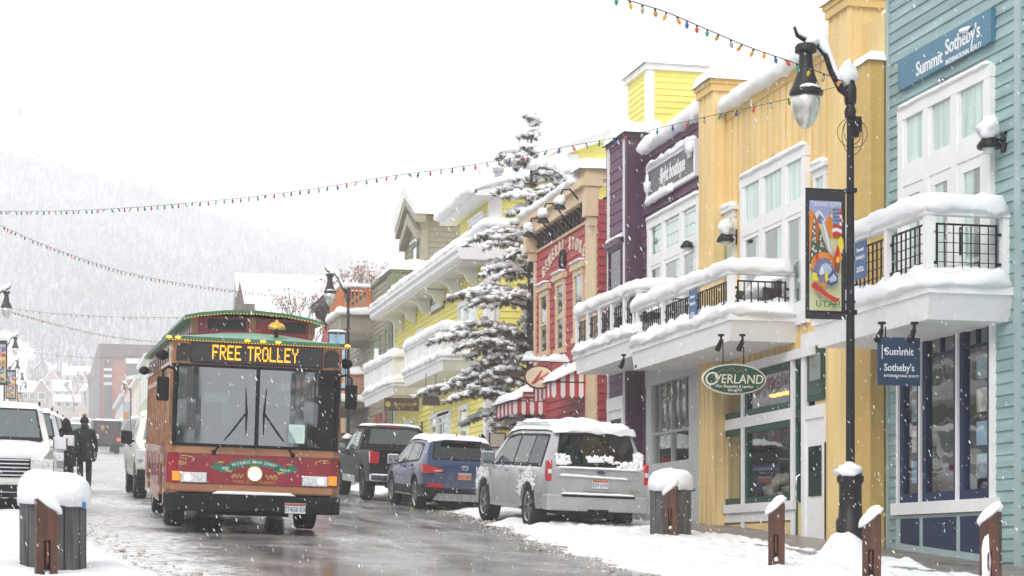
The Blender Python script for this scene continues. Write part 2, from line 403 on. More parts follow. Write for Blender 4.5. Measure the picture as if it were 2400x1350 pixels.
# ------------------------------------------------------------------ heaped snow on the bulb-out and gutter
EDG = sorted([(onG(u, v).y, onG(u, v).x) for u, v in ((1060, 1200), (1140, 1222), (1220, 1252), (1350, 1297), (1500, 1345), (1560, 1372))])
def snow_edge(Y): return lerpt(Y, [(10, 6.6)] + EDG + [(46, 9.6), (60, 9.4), (90, 9.4)])
_fr = random.Random(44); FOOT = {}
for _ in range(170):
    fy0 = _fr.uniform(17, 40); fx0 = lerpt(fy0, [(17, 10.2), (24, 10.4), (30, 10.6), (40, 11.4)]) + _fr.gauss(0, .7); FOOT.setdefault((int(fx0 * 2), int(fy0 * 2)), []).append((fx0, fy0, _fr.uniform(.5, 1)))
def dents(X, Y):
    h = 0
    for i in (-1, 0, 1):
        for j in (-1, 0, 1):
            for a, b, k in FOOT.get((int(X * 2) + i, int(Y * 2) + j), ()):
                q = ((X - a) / .085) ** 2 + ((Y - b) / .17) ** 2
                if q < 9: h += k * (-.085 * exp(-q) + .028 * exp(-(sqrt(q) - 1.6) ** 2 * 4))
    return h
def bank(X, Y):
    e0 = snow_edge(Y) + .35 * N(X * .6, Y, 3, .8) + .14 * N(X, Y, 8, 3.5)
    r = (X - e0) / .7; r = max(0, min(1, r))
    back = lerpt(Y, [(10, 12.3), (22, 12.0), (26, 11.9), (29, 11.85), (33, 11.85), (60, 12.0)]) + .35 * N(X, Y, 11, .9)
    q = max(0, min(1, (back - X) / .35))
    big = lerpt(Y, [(10, .13), (24, .13), (29, .13), (33, .14), (36, .14), (44, .12), (90, .12)])
    under = 1.0
    h = big * (r * r * (3 - 2 * r)) * (q * q * (3 - 2 * q)) * (1 + .55 * N(X, Y, 1, .8) + .35 * N(X, Y, 2, 2.7)) + .05 * N(X, Y, 6, 6) * min(r, q) + .03 * abs(N(X, Y, 7, 13)) * min(r, q)
    g = roadz(X, Y) if X < kerbx(Y) - .1 else walkz(X, Y)
    if min(r, q) <= 0: return g - .04
    return max(roadz(X, Y), g - .12) + h + (dents(X, Y) * min(r, q) if 16 < Y < 42 else 0)
mb = MB(); vs = []; X0, X1, Y0, Y1 = 6.2, 13.4, 12, 60; nx = 130; ny = 640
for j in range(ny + 1):
    y = Y0 + (Y1 - Y0) * (j / ny) ** 1.35
    for i in range(nx + 1):
        x = X0 + (X1 - X0) * i / nx; vs.append((x, y, bank(x, y)))
mb.add(vs, [(j * (nx + 1) + i, j * (nx + 1) + i + 1, (j + 1) * (nx + 1) + i + 1, (j + 1) * (nx + 1) + i) for j in range(ny) for i in range(nx)])
struct(mb.build('snow_bank', SNOWG, smooth=180))
# left bulb-out snow
def lbank(X, Y):
    e = lerpt(Y, [(10, 1.9), (16, 1.75), (19, 1.5), (22, 1.15), (25, .85), (29, .55), (40, .1), (70, -.3)]) + .18 * N(X, Y, 3, 1.1) + .08 * N(X, Y, 4, 4)
    r = max(0, min(1, (e - X) / .6)); h = .11 * r * r * (3 - 2 * r) * (1 + .5 * N(X, Y, 5, 1.0) + .3 * N(X, Y, 6, 3)) + .045 * N(X, Y, 9, 6) * r + .03 * abs(N(X, Y, 7, 13)) * r
    return roadz(X, Y) + (h if r > 0 else -.05)
mb = MB(); vs = []; nx = 50; ny = 160
for j in range(ny + 1):
    y = 8 + 62 * (j / ny) ** 1.4
    for i in range(nx + 1):
        x = -4 + 6.4 * i / nx; vs.append((x, y, lbank(x, y)))
mb.add(vs, [(j * (nx + 1) + i, j * (nx + 1) + i + 1, (j + 1) * (nx + 1) + i + 1, (j + 1) * (nx + 1) + i) for j in range(ny) for i in range(nx)])
struct(mb.build('left_snow_bank', SNOWG, smooth=180))
# dirty slush crumbs along the edges of the heaps
CR = pm('slush_crumb', (.62, .59, .56), .8, var=.4, sc=8, dirt=(.24, .20, .17))
mb = MB(); rr = random.Random(5)
for k in range(1500):
    if k % 3 == 0:
        y = rr.uniform(14, 46); x = lerpt(y, [(10, 1.9), (16, 1.75), (19, 1.5), (22, 1.15), (25, .85), (29, .55), (40, .1), (70, -.3)]) + rr.gauss(.15, .22)
    else:
        y = rr.uniform(17, 50); x = snow_edge(y) + rr.gauss(-.05, .25)
    r = rr.uniform(.006, .022) * (1.5 if rr.random() < .1 else 1)
    mb.blob((x, y, roadz(x, y) + r * .4), (r * 1.3, r * 1.3, r * .8), k, .35, 6, 4)
tag(mb.build('slush_crumbs', CR, smooth=180), 'brown lumps of slush strewn along the edges of the heaped snow', 'slush', kind='stuff')

# ------------------------------------------------------------------ far hillside forest, houses
FG = pm('far_needles', (.17, .18, .20), .9, var=.35, sc=.02)
mb = MB(); rr = random.Random(11); cnt = 0
while cnt < 30000:
    Y = rr.uniform(600, 1230); X = rr.uniform(-120, 420) * (Y / 1200.)
    if Y < 700 and N(X, Y, 0, .02) < .05: continue
    if N(X, Y, 4, .012) < -.42: continue
    z = terr(X, Y); hgt = rr.uniform(4.2, 8.5) * (1.55 if rr.random() < .16 + .25 * N(X, Y, 2, .01) else 1) * (1.0 if Y > 720 else .8); r = hgt * rr.uniform(.15, .22); cnt += 1
    a0 = rr.random() * 6; n = 5
    tiers = 3
    for k in range(tiers):
        zb = z + hgt * (.12 + .27 * k); zt = zb + hgt * (.40 - .02 * k); rk = r * (1 - .26 * k)
        base = [(X + rk * cos(a0 + k + 2 * pi * i / n) * rr.uniform(.75, 1.2), Y + rk * sin(a0 + k + 2 * pi * i / n), zb + rr.uniform(-.3, .3)) for i in range(n)]
        vs = base + [(X + rr.uniform(-.1, .1), Y, zt)]
        o = len(mb.v); mb.v += vs
        for i in range(n):
            mb.f.append((o + i, o + (i + 1) % n, o + n)); mb.m.append(1 if rr.random() < .5 else 0)
tag(mb.build('hillside_forest', [FG, pm('frosted_bough', (.46, .47, .50), .9, var=.25, sc=.02)]), 'snow laden conifer forest covering the misty hillside', 'forest', kind='stuff')
# low winter brush around the hillside houses
BR = pm('bare_brush', (.20, .16, .14), .9, var=.3, sc=.5)
mb = MB(); rr = random.Random(12)
for k in range(700):
    Y = rr.uniform(330, 560); X = rr.uniform(-16, 90) * Y / 450.
    z = terr(X, Y); s_ = rr.uniform(1.0, 2.8)
    for q in range(7):
        a = rr.random() * 6.3; l = s_ * rr.uniform(.5, 1); ex = Vector((X + cos(a) * l * .6, Y + sin(a) * l * .6, z + l)); w = rr.uniform(.03, .08)
        mb.mi(1 if rr.random() < .45 else 0).add([(X - w, Y, z), (X + w, Y, z), tuple(ex)], [(0, 1, 2)])
tag(mb.build('hillside_brush', [BR, SNOW]), 'snowy bare brush between the houses at the foot of the hill', 'brush', kind='stuff')

def house(label, u0, u1, vt, vb, d, wall, gable='front', name='hillside_house', trim=WHITE, cat='house', rise=.45, depth=9, wins=2, group='houses at the foot of the misty hill'):
    p = atD((u0 + u1) / 2, vb, d); s = F / d; w = (u1 - u0) / s; H = (vb - vt) / s
    t = thing(name, label, cat, p, group)
    x0, x1, y0, y1, z0 = p.x - w / 2, p.x + w / 2, p.y, p.y + depth, p.z - 12
    e = p.z + H * (1 - rise); r = p.z + H
    mb = MB(); mb.box(x0, x1, y0, y1, z0, e)
    rf = MB(); sn = .35; ov = .35
    if gable == 'front':
        xm = (x0 + x1) / 2; mb.add([(x0, y0, e), (x1, y0, e), (xm, y0, r), (x0, y1, e), (x1, y1, e), (xm, y1, r)], [(0, 1, 2), (3, 5, 4)])
        for a, b in ((x0 - ov, xm), (x1 + ov, xm)):
            ea = e - (r - e) * ov / max(.1, w / 2)
            rf.add([(a, y0 - ov, ea), (b, y0 - ov, r), (b, y1 + ov, r), (a, y1 + ov, ea), (a, y0 - ov, ea + sn), (b, y0 - ov, r + sn), (b, y1 + ov, r + sn), (a, y1 + ov, ea + sn)],
                   [(0, 1, 2, 3), (4, 5, 6, 7), (0, 1, 5, 4), (1, 2, 6, 5), (2, 3, 7, 6), (3, 0, 4, 7)])
    else:
        ym = (y0 + y1) / 2; mb.add([(x0, y0, e), (x0, y1, e), (x0, ym, r), (x1, y0, e), (x1, y1, e), (x1, ym, r)], [(0, 2, 1), (3, 4, 5)])
        for a, b in ((y0 - ov, ym), (y1 + ov, ym)):
            rf.add([(x0 - ov, a, e - .1), (x1 + ov, a, e - .1), (x1 + ov, b, r), (x0 - ov, b, r), (x0 - ov, a, e - .1 + sn), (x1 + ov, a, e - .1 + sn), (x1 + ov, b, r + sn), (x0 - ov, b, r + sn)],
                   [(0, 1, 2, 3), (4, 5, 6, 7), (0, 1, 5, 4), (1, 2, 6, 5), (2, 3, 7, 6), (3, 0, 4, 7)])
    mb.build('wall', wall, t); rf.build('roof', SNOW, t, label='roof under thick snow')
    for i in range(wins):
        cx = x0 + w * (i + .5) / wins; ww = min(.7, w / wins * .28); hh = (e - p.z) * .22; zc = p.z + (e - p.z) * .62
        fr = MB().box(cx - ww - .12, cx + ww + .12, y0 - .08, y0, zc - hh - .12, zc + hh + .12).build('window', trim, t)
        MB().box(cx - ww, cx + ww, y0 - .1, y0 - .081, zc - hh, zc + hh).build('pane', pm('far_pane', (.12, .13, .14), .2), fr)
    return t
hw = lambda n, c: pm(n, c, .8, var=.12, sc=.6)
house('small brick red gabled house highest in the group on the hill', 83, 116, 842, 888, 600, hw('hr', (.36, .13, .11)))
house('long low house with broad snow roof beside the brick red one', 112, 164, 850, 882, 600, hw('hr2', (.33, .17, .15)), 'side', rise=.6)
house('pinkish gabled house just below the brick red one', 104, 138, 868, 915, 540, hw('hp', (.42, .30, .28)))
house('grey gabled house with wide snow roof at the middle of the hill foot', 126, 166, 890, 935, 520, hw('hg', (.36, .33, .31)), 'side', rise=.55)
house('tan long house under a flat white roof below the misty forest', 150, 216, 858, 900, 560, hw('ht', (.45, .37, .32)), 'side', rise=.5, wins=4)
house('taupe gabled house with large front window low on the hill', 80, 115, 890, 948, 430, hw('htp', (.33, .28, .22)), wins=1)
house('white roofed side wing of the taupe gabled house low on the hill', 52, 82, 892, 945, 432, hw('htp2', (.36, .31, .25)), 'side', rise=.5)
house('small grey house beside the brick block at the hill foot', 190, 222, 898, 935, 470, hw('hg2', (.4, .36, .34)), 'side', rise=.5)
house('low cream house half hidden in brush above the street end', 130, 186, 925, 960, 400, hw('hc', (.5, .44, .38)), 'side', rise=.45, wins=3)
# ------------------------------------------------------------------ facade kit (street row on the right; walls face the street, -X)
def siding(mb, X, Y0, Y1, z0, z1, holes=(), e=.16, t=.022, zb=None):
    n = int((z1 - z0) / e) + 1
    for i in range(n):
        a, b = z0 + i * e, min(z1, z0 + (i + 1) * e)
        if b - a < .01: continue
        cuts = sorted([(max(Y0, h[0]), min(Y1, h[1])) for h in holes if h[2] < b - .02 and h[3] > a + .02])
        y = Y0; segs = []
        for c0, c1 in cuts:
            if c0 > y: segs.append((y, c0))
            y = max(y, c1)
        if y < Y1: segs.append((y, Y1))
        for s0, s1 in segs:
            mb.add([(X - t, s0, a), (X - t, s1, a), (X, s1, b), (X, s0, b), (X, s0, a), (X, s1, a)], [(0, 3, 2, 1), (4, 0, 1, 5), (0, 4, 3), (1, 2, 5)])
def siding_end(mb, Y, X0, X1, z0, z1, e=.16, t=.022, top=None):   # wall facing the camera (-Y)
    n = int((z1 - z0) / e) + 1
    for i in range(n):
        a, b = z0 + i * e, min(z1, z0 + (i + 1) * e)
        if b - a < .01: continue
        mb.add([(X0, Y - t, a), (X1, Y - t, a), (X1, Y, b), (X0, Y, b), (X0, Y, a), (X1, Y, a)], [(0, 1, 2, 3), (4, 5, 1, 0), (0, 3, 4), (1, 5, 2)])
def core(mb, X0, X1, Y0, Y1, z0, z1, holes=()):   # solid behind the boards, with openings only in the front face (holes end in rooms)
    mb.add([(X0, Y0, z0), (X1, Y0, z0), (X1, Y1, z0), (X0, Y1, z0), (X0, Y0, z1), (X1, Y0, z1), (X1, Y1, z1), (X0, Y1, z1)],
           [(4, 5, 6, 7), (0, 1, 5, 4), (1, 2, 6, 5), (2, 3, 7, 6)])
    ys = sorted({Y0, Y1, *[h[0] for h in holes], *[h[1] for h in holes]}); zs = sorted({z0, z1, *[h[2] for h in holes], *[h[3] for h in holes]})
    for a, b in zip(ys, ys[1:]):
        for c, d in zip(zs, zs[1:]):
            my, mz = (a + b) / 2, (c + d) / 2
            if any(h[0] < my < h[1] and h[2] < mz < h[3] for h in holes): continue
            mb.add([(X0, a, c), (X0, b, c), (X0, b, d), (X0, a, d)], [(0, 3, 2, 1)])
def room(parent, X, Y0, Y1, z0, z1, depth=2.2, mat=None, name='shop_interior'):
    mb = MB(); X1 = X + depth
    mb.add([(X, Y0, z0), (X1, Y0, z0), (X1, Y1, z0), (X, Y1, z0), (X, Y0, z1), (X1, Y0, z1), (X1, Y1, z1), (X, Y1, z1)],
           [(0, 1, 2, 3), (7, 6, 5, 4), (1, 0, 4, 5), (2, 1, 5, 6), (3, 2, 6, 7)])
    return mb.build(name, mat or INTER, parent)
def window(parent, X, Y0, Y1, z0, z1, fm=WHITE, cols=(), rows=(), fw=.11, mw=.06, out=.07, gl=None, head=0.0, name='window', snow=True, curtain=True, hm=None, sill=.06, label=None):
    # frame proud of the wall by `out`; pane inset behind it; cols / rows are fractions for the bars, Y measured from the far side (left in view)
    f = MB(); xo = X - out
    for a, b, c, d in ((Y0, Y0 + fw, z0, z1), (Y1 - fw, Y1, z0, z1)): f.box(xo, X + .02, a, b, c, d)
    f.box(xo - .003, X + .02, Y0 - .03, Y1 + .03, z1 - fw, z1 + .03); f.box(xo - .04, X + .02, Y0 - .05, Y1 + .05, z0 - sill, z0 + fw * .6)
    for c in cols:
        y = Y1 - (Y1 - Y0) * c; f.box(xo + .006, X + .02, y - mw / 2, y + mw / 2, z0 + .02, z1 - .02)
    for r in rows:
        z = z1 - (z1 - z0) * r; f.box(xo + .009, X + .02, Y0 + .02, Y1 - .02, z - mw / 2, z + mw / 2)
    if head > 0: f.box(X - out - .06, X + .02, Y0 - .1, Y1 + .1, z1 + .03, z1 + .03 + head)
    o = f.build(name, fm, parent, label=label)
    MB().box(xo + .03, xo + .036, Y0 + fw - .01, Y1 - fw + .01, z0 + fw * .5, z1 - fw + .01).build('pane', gl or PANE, o)
    if curtain: MB().box(X - .025, X - .022, Y0 + fw, Y1 - fw, z0 + fw * .5, z1 - fw).build('curtain', CURT, o)
    if snow:
        MB().sweep([(xo + .01, Y0 - .04, z1 + .03 + head), (xo + .01, Y1 + .04, z1 + .03 + head)], .17, .09, seed=Y0).build('snow', SNOW, o, smooth=180)
    return o
def snowbar(parent, pts, w, h, seed=0, name='snow_cap', **k):
    return MB().sweep(pts, w, h, seed=seed, **k).build(name, SNOW, parent, smooth=180)
def balcony(parent, XW, XO, Y0, Y1, zu, zd, zr, nfront, label, flare=.16, style='grid', panel=BLK, wood=WHITE, solid=False, hs=.22, posts_end=False, skip_end=False):
    b = MB()
    # deck with flared fascia
    b.add([(XO, Y0, zu), (XW, Y0, zu), (XW, Y1, zu), (XO, Y1, zu), (XO - flare * .3, Y0 - flare, zd - .12), (XW, Y0 - flare, zd - .12), (XW, Y1 + flare * .3, zd - .12), (XO - flare * .3, Y1 + flare * .3, zd - .12)],
          [(0, 3, 2, 1), (0, 1, 5, 4), (2, 3, 7, 6), (3, 0, 4, 7)])
    b.box(XO - flare * .3 - .03, XW, Y0 - flare - .03, Y1 + flare * .3 + .03, zd - .12, zd)
    bo = b.build('balcony', wood, parent, label=label)
    # skirting strip under the snow
    xo, y0, y1 = XO + .02, Y0 + .02, Y1 - .02; pw = .11
    r = MB(); ys = [y1 - (y1 - y0) * i / nfront for i in range(nfront + 1)]
    for y in ys: r.box(xo - pw / 2, xo + pw / 2, y - pw / 2 if y > y0 + .01 else y - pw / 2, y + pw / 2, zd, zr)
    if not skip_end: r.box(XW - pw, XW - .002, y0 - pw / 2, y0 + pw / 2, zd, zr)
    r.box(xo - .075, xo + .075, y0 - .075, y1 + .075, zr, zr + .07)
    if not skip_end: r.box(xo + .075, XW - .004, y0 - .075, y0 + .075, zr + .003, zr + .073)
    r.box(xo - .03, xo + .03, y0 + pw / 2, y1 - pw / 2, zd + .1, zd + .17)
    if not skip_end: r.box(xo + pw / 2, XW - pw, y0 - .03, y0 + .03, zd + .1, zd + .17)
    if solid:
        r.box(xo - .02, xo + .02, y0, y1, zd + .17, zr); r.box(xo, XW - .02, y0 - .02, y0 + .02, zd + .17, zr)
        n = int((y1 - y0) / .3)
        for i in range(n): r.box(xo - .035, xo - .021, y0 + (i + .5) * (y1 - y0) / n - .02, y0 + (i + .5) * (y1 - y0) / n + .02, zd + .2, zr - .02)
        for i in range(5): x = xo + .15 + i * (XW - xo - .2) / 4; r.box(x - .02, x + .02, y0 - .035, y0 - .021, zd + .2, zr - .02)
    r.build('railing', wood, bo)
    if not solid:
        z0, z1 = zd + .2, zr - .1
        def pan(ax, a, b, st):
            p = MB(); L = b - a
            def bar(s0, s1, h0, h1):
                if ax == 'y': p.box(xo - .012, xo + .012, s0, s1, h0, h1)
                else: p.box(s0, s1, y0 - .012, y0 + .012, h0, h1)
            bar(a, a + .025, z0, z1); bar(b - .025, b, z0, z1); bar(a, b, z0, z0 + .025); bar(a, b, z1 - .025, z1)
            for h in (z0 + .1, z1 - .15): bar(a - .06, a, h, h + .04); bar(b, b + .06, h, h + .04)
            if st == 'grid':
                n = max(3, int(L / .13))
                for i in range(1, n): bar(a + L * i / n - .004, a + L * i / n + .004, z0, z1)
                m = int((z1 - z0) / .13)
                for i in range(1, m): bar(a, b, z0 + (z1 - z0) * i / m - .004, z0 + (z1 - z0) * i / m + .004)
            else:
                n = max(4, int(L / .12))
                for i in range(1, n): bar(a + L * i / n - .008, a + L * i / n + .008, z0, z1)
            p.build('railing_panel', panel, bo)
        for a, b in zip(ys[1:], ys): pan('y', a + pw / 2 + .06, b - pw / 2 - .06, style)
        if not skip_end:
            pan('x', xo + pw / 2 + .06, XW - pw - .06, style)
    zt = zr + .07
    snowbar(bo, [(xo, y1 + .05, zt), (xo, y0 - .02, zt)] + ([(XW - .02, y0 - .02, zt)] if not skip_end else []), .26, hs, seed=Y0, name='rail_snow', rough=.22, lump=.16)
    fx, fy0 = XO - flare * .3 + .02, Y0 - flare + .02
    snowbar(bo, [(fx, y1 + .1, zd - .01), (fx, fy0, zd - .01)] + ([(XW - .03, fy0, zd - .01)] if not skip_end else []), .22, .17, seed=Y0 + 3, name='ledge_snow', rough=.45, lump=.55)
    snowbar(bo, [(xo + .03, y1, zd + .05), (xo + .03, y0 + .03, zd + .05)] + ([(XW - .03, y0 + .03, zd + .05)] if not skip_end else []), .2, .2, seed=Y0 + 5, name='deck_snow', rough=.45, lump=.5)
    return bo
def spot(x, y, z, label, group='small spotlights under the balconies'):
    t = thing('spotlight', label, 'spotlight', (x, y, z), group)
    MB().lathe([(.055, 0), (.055, -.03), (.02, -.04), (.02, -.10)], (x, y, z), 12).build('base', BLK, t, smooth=40)
    MB().tube([(x, y, z - .1), (x - .02, y + .05, z - .2), (x - .04, y + .09, z - .26)], [.03, .045, .05], 10).build('lamp_head', BLK, t, smooth=40)
    return t
def walllamp(x, y, z, label, s=1.0, snow=True):   # barn style wall lantern on a street-facing wall
    t = thing('wall_lamp', label, 'wall lamp', (x, y, z))
    MB().box(x - .03, x, y - .07 * s, y + .07 * s, z - .16 * s, z + .12 * s).build('back_plate', BLK, t)
    MB().tube([(x - .03, y, z), (x - .2 * s, y, z + .03)], .018 * s, 8).build('arm', BLK, t, smooth=60)
    MB().lathe([(.16 * s, -.12 * s), (.17 * s, -.08 * s), (.10 * s, .02 * s), (.05 * s, .06 * s), (0, .07 * s)], (x - .24 * s, y, z), 16).build('shade', BLK, t, smooth=50)
    MB().lathe([(0, -.20 * s), (.07 * s, -.19 * s), (.09 * s, -.12 * s)], (x - .24 * s, y, z), 12).build('glass', pm('frosted', (.7, .7, .68), .4), t, smooth=60)
    if snow: MB().blob((x - .24 * s, y, z + .15 * s), (.15 * s, .15 * s, .15 * s), y, .30, 14, 9).build('snow', SNOW, t, smooth=180)
    return t
def wallsensor(x, y, z, label):
    t = thing('wall_sensor', label, 'sensor', (x, y, z), 'small round sensors on the upper walls')
    MB().lathe([(.05, .0), (.05, -.05), (.035, -.07)], (x, y, z), 12, 'x').build('base', ALU, t, smooth=50)
    MB().blob((x - .08, y, z - .02), (.05, .045, .06), 2, .05).build('head', ALU, t, smooth=180)
def Yu(u, X=13.0): return fy(u, X)
def Zu(u, v, X=13.0): return fz(u, v, X)

# =================================================================== 1. blue-green real-estate building
XB = 13.0; YB0, YB1 = Yu(2383), Yu(2081)
TEAL = pm('teal_siding', (.30, .44, .44), .6, var=.18, sc=1.6, bump=.2, bsc=20, stretch=(1, .4, 3))
TEALT = pm('teal_trim', (.36, .47, .47), .5, var=.04)
NAVY = pm('navy_paint', (.012, .026, .078), .5, var=.1, spec=.25)
b1 = thing('clapboard_building', 'blue-green clapboard building with white balcony at the right edge', 'building', (XB, YB0, 1.2))
zt = 10.55; g0 = 1.0
win = (Yu(2336), Yu(2110), Zu(2110, 1168), Zu(2110, 800) + .42)   # shop window opening
wm = MB(); siding(wm, XB, YB0, YB1, g0, zt, [(win[0], win[1], win[2] - 2.0, win[3])], e=.165); siding(wm, XB, YB0 - 5, YB0 - .16, g0 - .4, zt, e=.165); wm.build('wall', TEAL, b1)
mb = MB(); core(mb, XB + .001, XB + 12, YB0 - 5, YB1, g0 - .6, zt - .02, [win]); mb.build('inner_wall', TEALT, b1)
mb = MB(); mb.box(XB - .045, XB, YB0 - .16, YB0, g0, zt); mb.box(XB - .04, XB, YB1 - .09, YB1, g0, zt)
mb.box(XB - .05, XB, win[0] - .03, win[1] + .05, g0, g0 + 1.2 - .0); mb.each('corner_board', TEALT, b1)
snowbar(b1, [(XB + .1, YB1, zt), (XB + .1, YB0 - 5, zt)], .5, .28, 2)
MB().box(XB - .14, XB + .3, YB0 - 5, YB1 + .02, zt - .12, zt).build('cornice', TEALT, b1)
# lower panels
mb = MB(); sb = win[2] - .18
ws = win[1] - win[0]; pc = [win[1] - .06, win[1] - ws * .27, win[1] - ws * .66, win[0] + .03]
slb = lambda y: walkz(XB, y) + .10
for a, b in zip(pc[1:], pc):
    mb.add([(XB - .056, a + .06, slb(a)), (XB - .056, b - .06, slb(b)), (XB - .056, b - .06, sb - .14), (XB - .056, a + .06, sb - .14)], [(0, 3, 2, 1)])
mb.each('lower_panel', NAVY, b1)
mb = MB(); mb.box(XB - .11, XB, win[0] - .12, win[1] + .12, sb - .08, sb + .10); mb.build('sill', WHITE, b1)
# shop window: navy frames between white posts
wb = MB(); nb = MB(); ed = pc
z0, z1 = win[2] - .08, win[3]
for y in ed: wb.box(XB - .085, XB + .04, y - .035, y + .035, z0, z1)
wb.box(XB - .08, XB + .04, win[0] - .04, win[1] + .02, z1 - .05, z1 + .06)
wfr = wb.build('window', WHITE, b1)
for a, b in zip(ed[1:], ed):
    a += .035; b -= .035
    for p, q, r, s in ((a, a + .12, z0, z1 - .05), (b - .12, b, z0, z1 - .05), (a + .12, b - .12, z0, z0 + .14), (a + .12, b - .12, z1 - .17, z1 - .05)): nb.box(XB - .05, XB + .05, p, q, r, s)
    tz = z1 - .75
    nb.box(XB - .04, XB + .03, a + .12, b - .12, tz - .02, tz + .02)
    k = 3 if b - a > 1.2 else 2
    for i in range(1, k): yy = a + .12 + (b - a - .24) * i / k; nb.box(XB - .035, XB + .03, yy - .014, yy + .014, tz, z1 - .17)
nb.build('sash', NAVY, wfr)
MB().box(XB + .0, XB + .006, win[0], win[1], z0, z1 - .05).build('pane', SHOPG, wfr)
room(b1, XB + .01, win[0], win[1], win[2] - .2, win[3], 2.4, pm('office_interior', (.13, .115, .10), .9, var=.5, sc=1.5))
# property photo cards hung inside the window
cards = [pm('card_blue', (.15, .36, .62), .5, var=.6, sc=9, dirt=(.5, .5, .45)), pm('card_sky', (.30, .5, .7), .5, var=.6, sc=8, dirt=(.25, .16, .10)), pm('card_cream', (.7, .66, .58), .5, var=.5, sc=8, dirt=(.3, .2, .15))]
for j, (ya, yb) in enumerate(((ed[1] + .2, ed[0] - .2), (ed[3] + .2, ed[2] - .2))):
    for k in range(4):
        zc = z1 - 1.05 - k * .47
        c = MB().box(XB + .06, XB + .07, (ya + yb) / 2 - .17, (ya + yb) / 2 + .17, zc - .17, zc + .17).build('listing_card', cards[(k + j) % 3])
        nth = ['topmost', 'second', 'third', 'lowest'][k]
        tag(c, '%s listing card from the top in the %s pane of the navy shop window' % (nth, ['left', 'right'][j]), 'photo card', 'listing photo cards in the navy shop window')
# upper window / door group
u0, u1 = 2122, 2327
Ya, Yb = Yu(u1), Yu(u0); zh = Zu(2122, 265); zl = Zu(2122, 640)
f = MB(); xo = XB - .09
cols = [Yb, Yb - (Yb - Ya) * .315, Yb - (Yb - Ya) * .64, Ya]
for c in cols: f.box(xo, XB, c - .09, c + .09, 5.2, zh)
f.box(xo - .004, XB, Ya - .10, Yb + .10, zh - .13, zh + .05); zt2 = zh - 1.02; f.box(xo + .004, XB, Ya, Yb, zt2 - .14, zt2 + .14)
for a, b in zip(cols[1:], cols):
    a2, b2 = a + .09, b - .09
    for p, q in ((a2, a2 + .07), (b2 - .07, b2)): f.box(xo + .02, XB, p, q, zt2 + .14, zh - .13)
    f.box(xo + .018, XB, a2, b2, zt2 + .14, zt2 + .20)
    f.box(xo + .022, XB, a2, a2 + .16, 5.2, zt2 - .14); f.box(xo + .022, XB, b2 - .16, b2, 5.2, zt2 - .14)
    f.box(xo + .02, XB, a2, b2, zt2 - .30, zt2 - .14); f.box(xo + .024, XB, a2, b2, 5.2, 5.55)
fo = f.build('balcony_door', WHITE, b1)
MB().box(xo + .04, xo + .046, Ya, Yb, 5.3, zh - .1).build('pane', PANE, fo)
MB().box(XB - .026, XB - .022, Ya, Yb, zt2, zh - .1).build('curtain', CURT, fo); MB().box(XB - .026, XB - .0225, Ya, Yb, 5.3, zt2).build('room_shade_sheet', INTER, fo)  # flat dark sheet below the transoms paints the shade behind the glass
for a, b in zip(cols[1:], cols): MB().box(XB - .032, XB - .0265, b - (b - a) * .5, b - .2, 5.3, zt2).build('drape', CURT, fo)
snowbar(fo, [(xo + .02, Ya - .1, zh + .05), (xo + .02, Yb + .1, zh + .05)], .12, .06, 4, name='snow')
MB().box(xo - .02, xo, cols[2] - .24, cols[2] - .20, 5.9, 6.3).build('handle', BLK, fo)
# balcony
YBal0, YBal1 = Yu(2375), Yu(2085)
bal1 = balcony(b1, XB, 11.78, YBal0 + .12, YBal1 - .05, 4.8, 5.26, 6.22, 3, 'white balcony with black wire grid panels and thick snow', style='grid')
# sign board on the facade
SIGNB = pm('sign_blue', (.06, .19, .29), .45, var=.06)
pa, pb = atX(2117, 146, XB), atX(2336, 27, XB); zb0 = Zu(2117, 214); zb1 = Zu(2117, 146)
sg = thing('facade_sign', 'long blue real-estate sign board high on the blue-green wall', 'sign', (XB, pb.y, zb0))
MB().box(XB - .09, XB - .02, pb.y, pa.y, zb0, zb1 + .02).build('board', SIGNB, sg)
SW = pm('sign_white', (.82, .83, .84), .5, var=.02)
ax, ay = (0, -1, 0), (0, 0, 1)
def wtext(mb, s, u, v, size, X, **k):
    p = atX(u, v, X); mb.text(s, (X - k.pop('o', .004), p.y, p.z), ax, ay, size, **k)
t1 = MB(); wtext(t1, 'Summit', 2178, 149, .30, XB - .09, off=.012, sx=.95)
wtext(t1, "Sotheby's", 2256, 92, .31, XB - .09, off=.012, sx=.9); wtext(t1, 'INTERNATIONAL REALTY', 2258, 126, .105, XB - .09, sx=.9)
t1.build('lettering', SW, sg)
m = MB(); p = atX(2262, 88, XB - .1); m.blob((XB - .11, p.y, p.z + .10), (.03, .16, .05), 4, .4); m.build('snow', SNOW, sg, smooth=180)
p = atX(2215, 190, XB); wallsensor(XB, p.y, p.z, 'small grey sensor below the long blue sign on the blue-green wall')
p = atX(2355, 330, XB); walllamp(XB, p.y, p.z, 'black wall lamp capped with snow beside the blue-green building balcony door', 1.0)
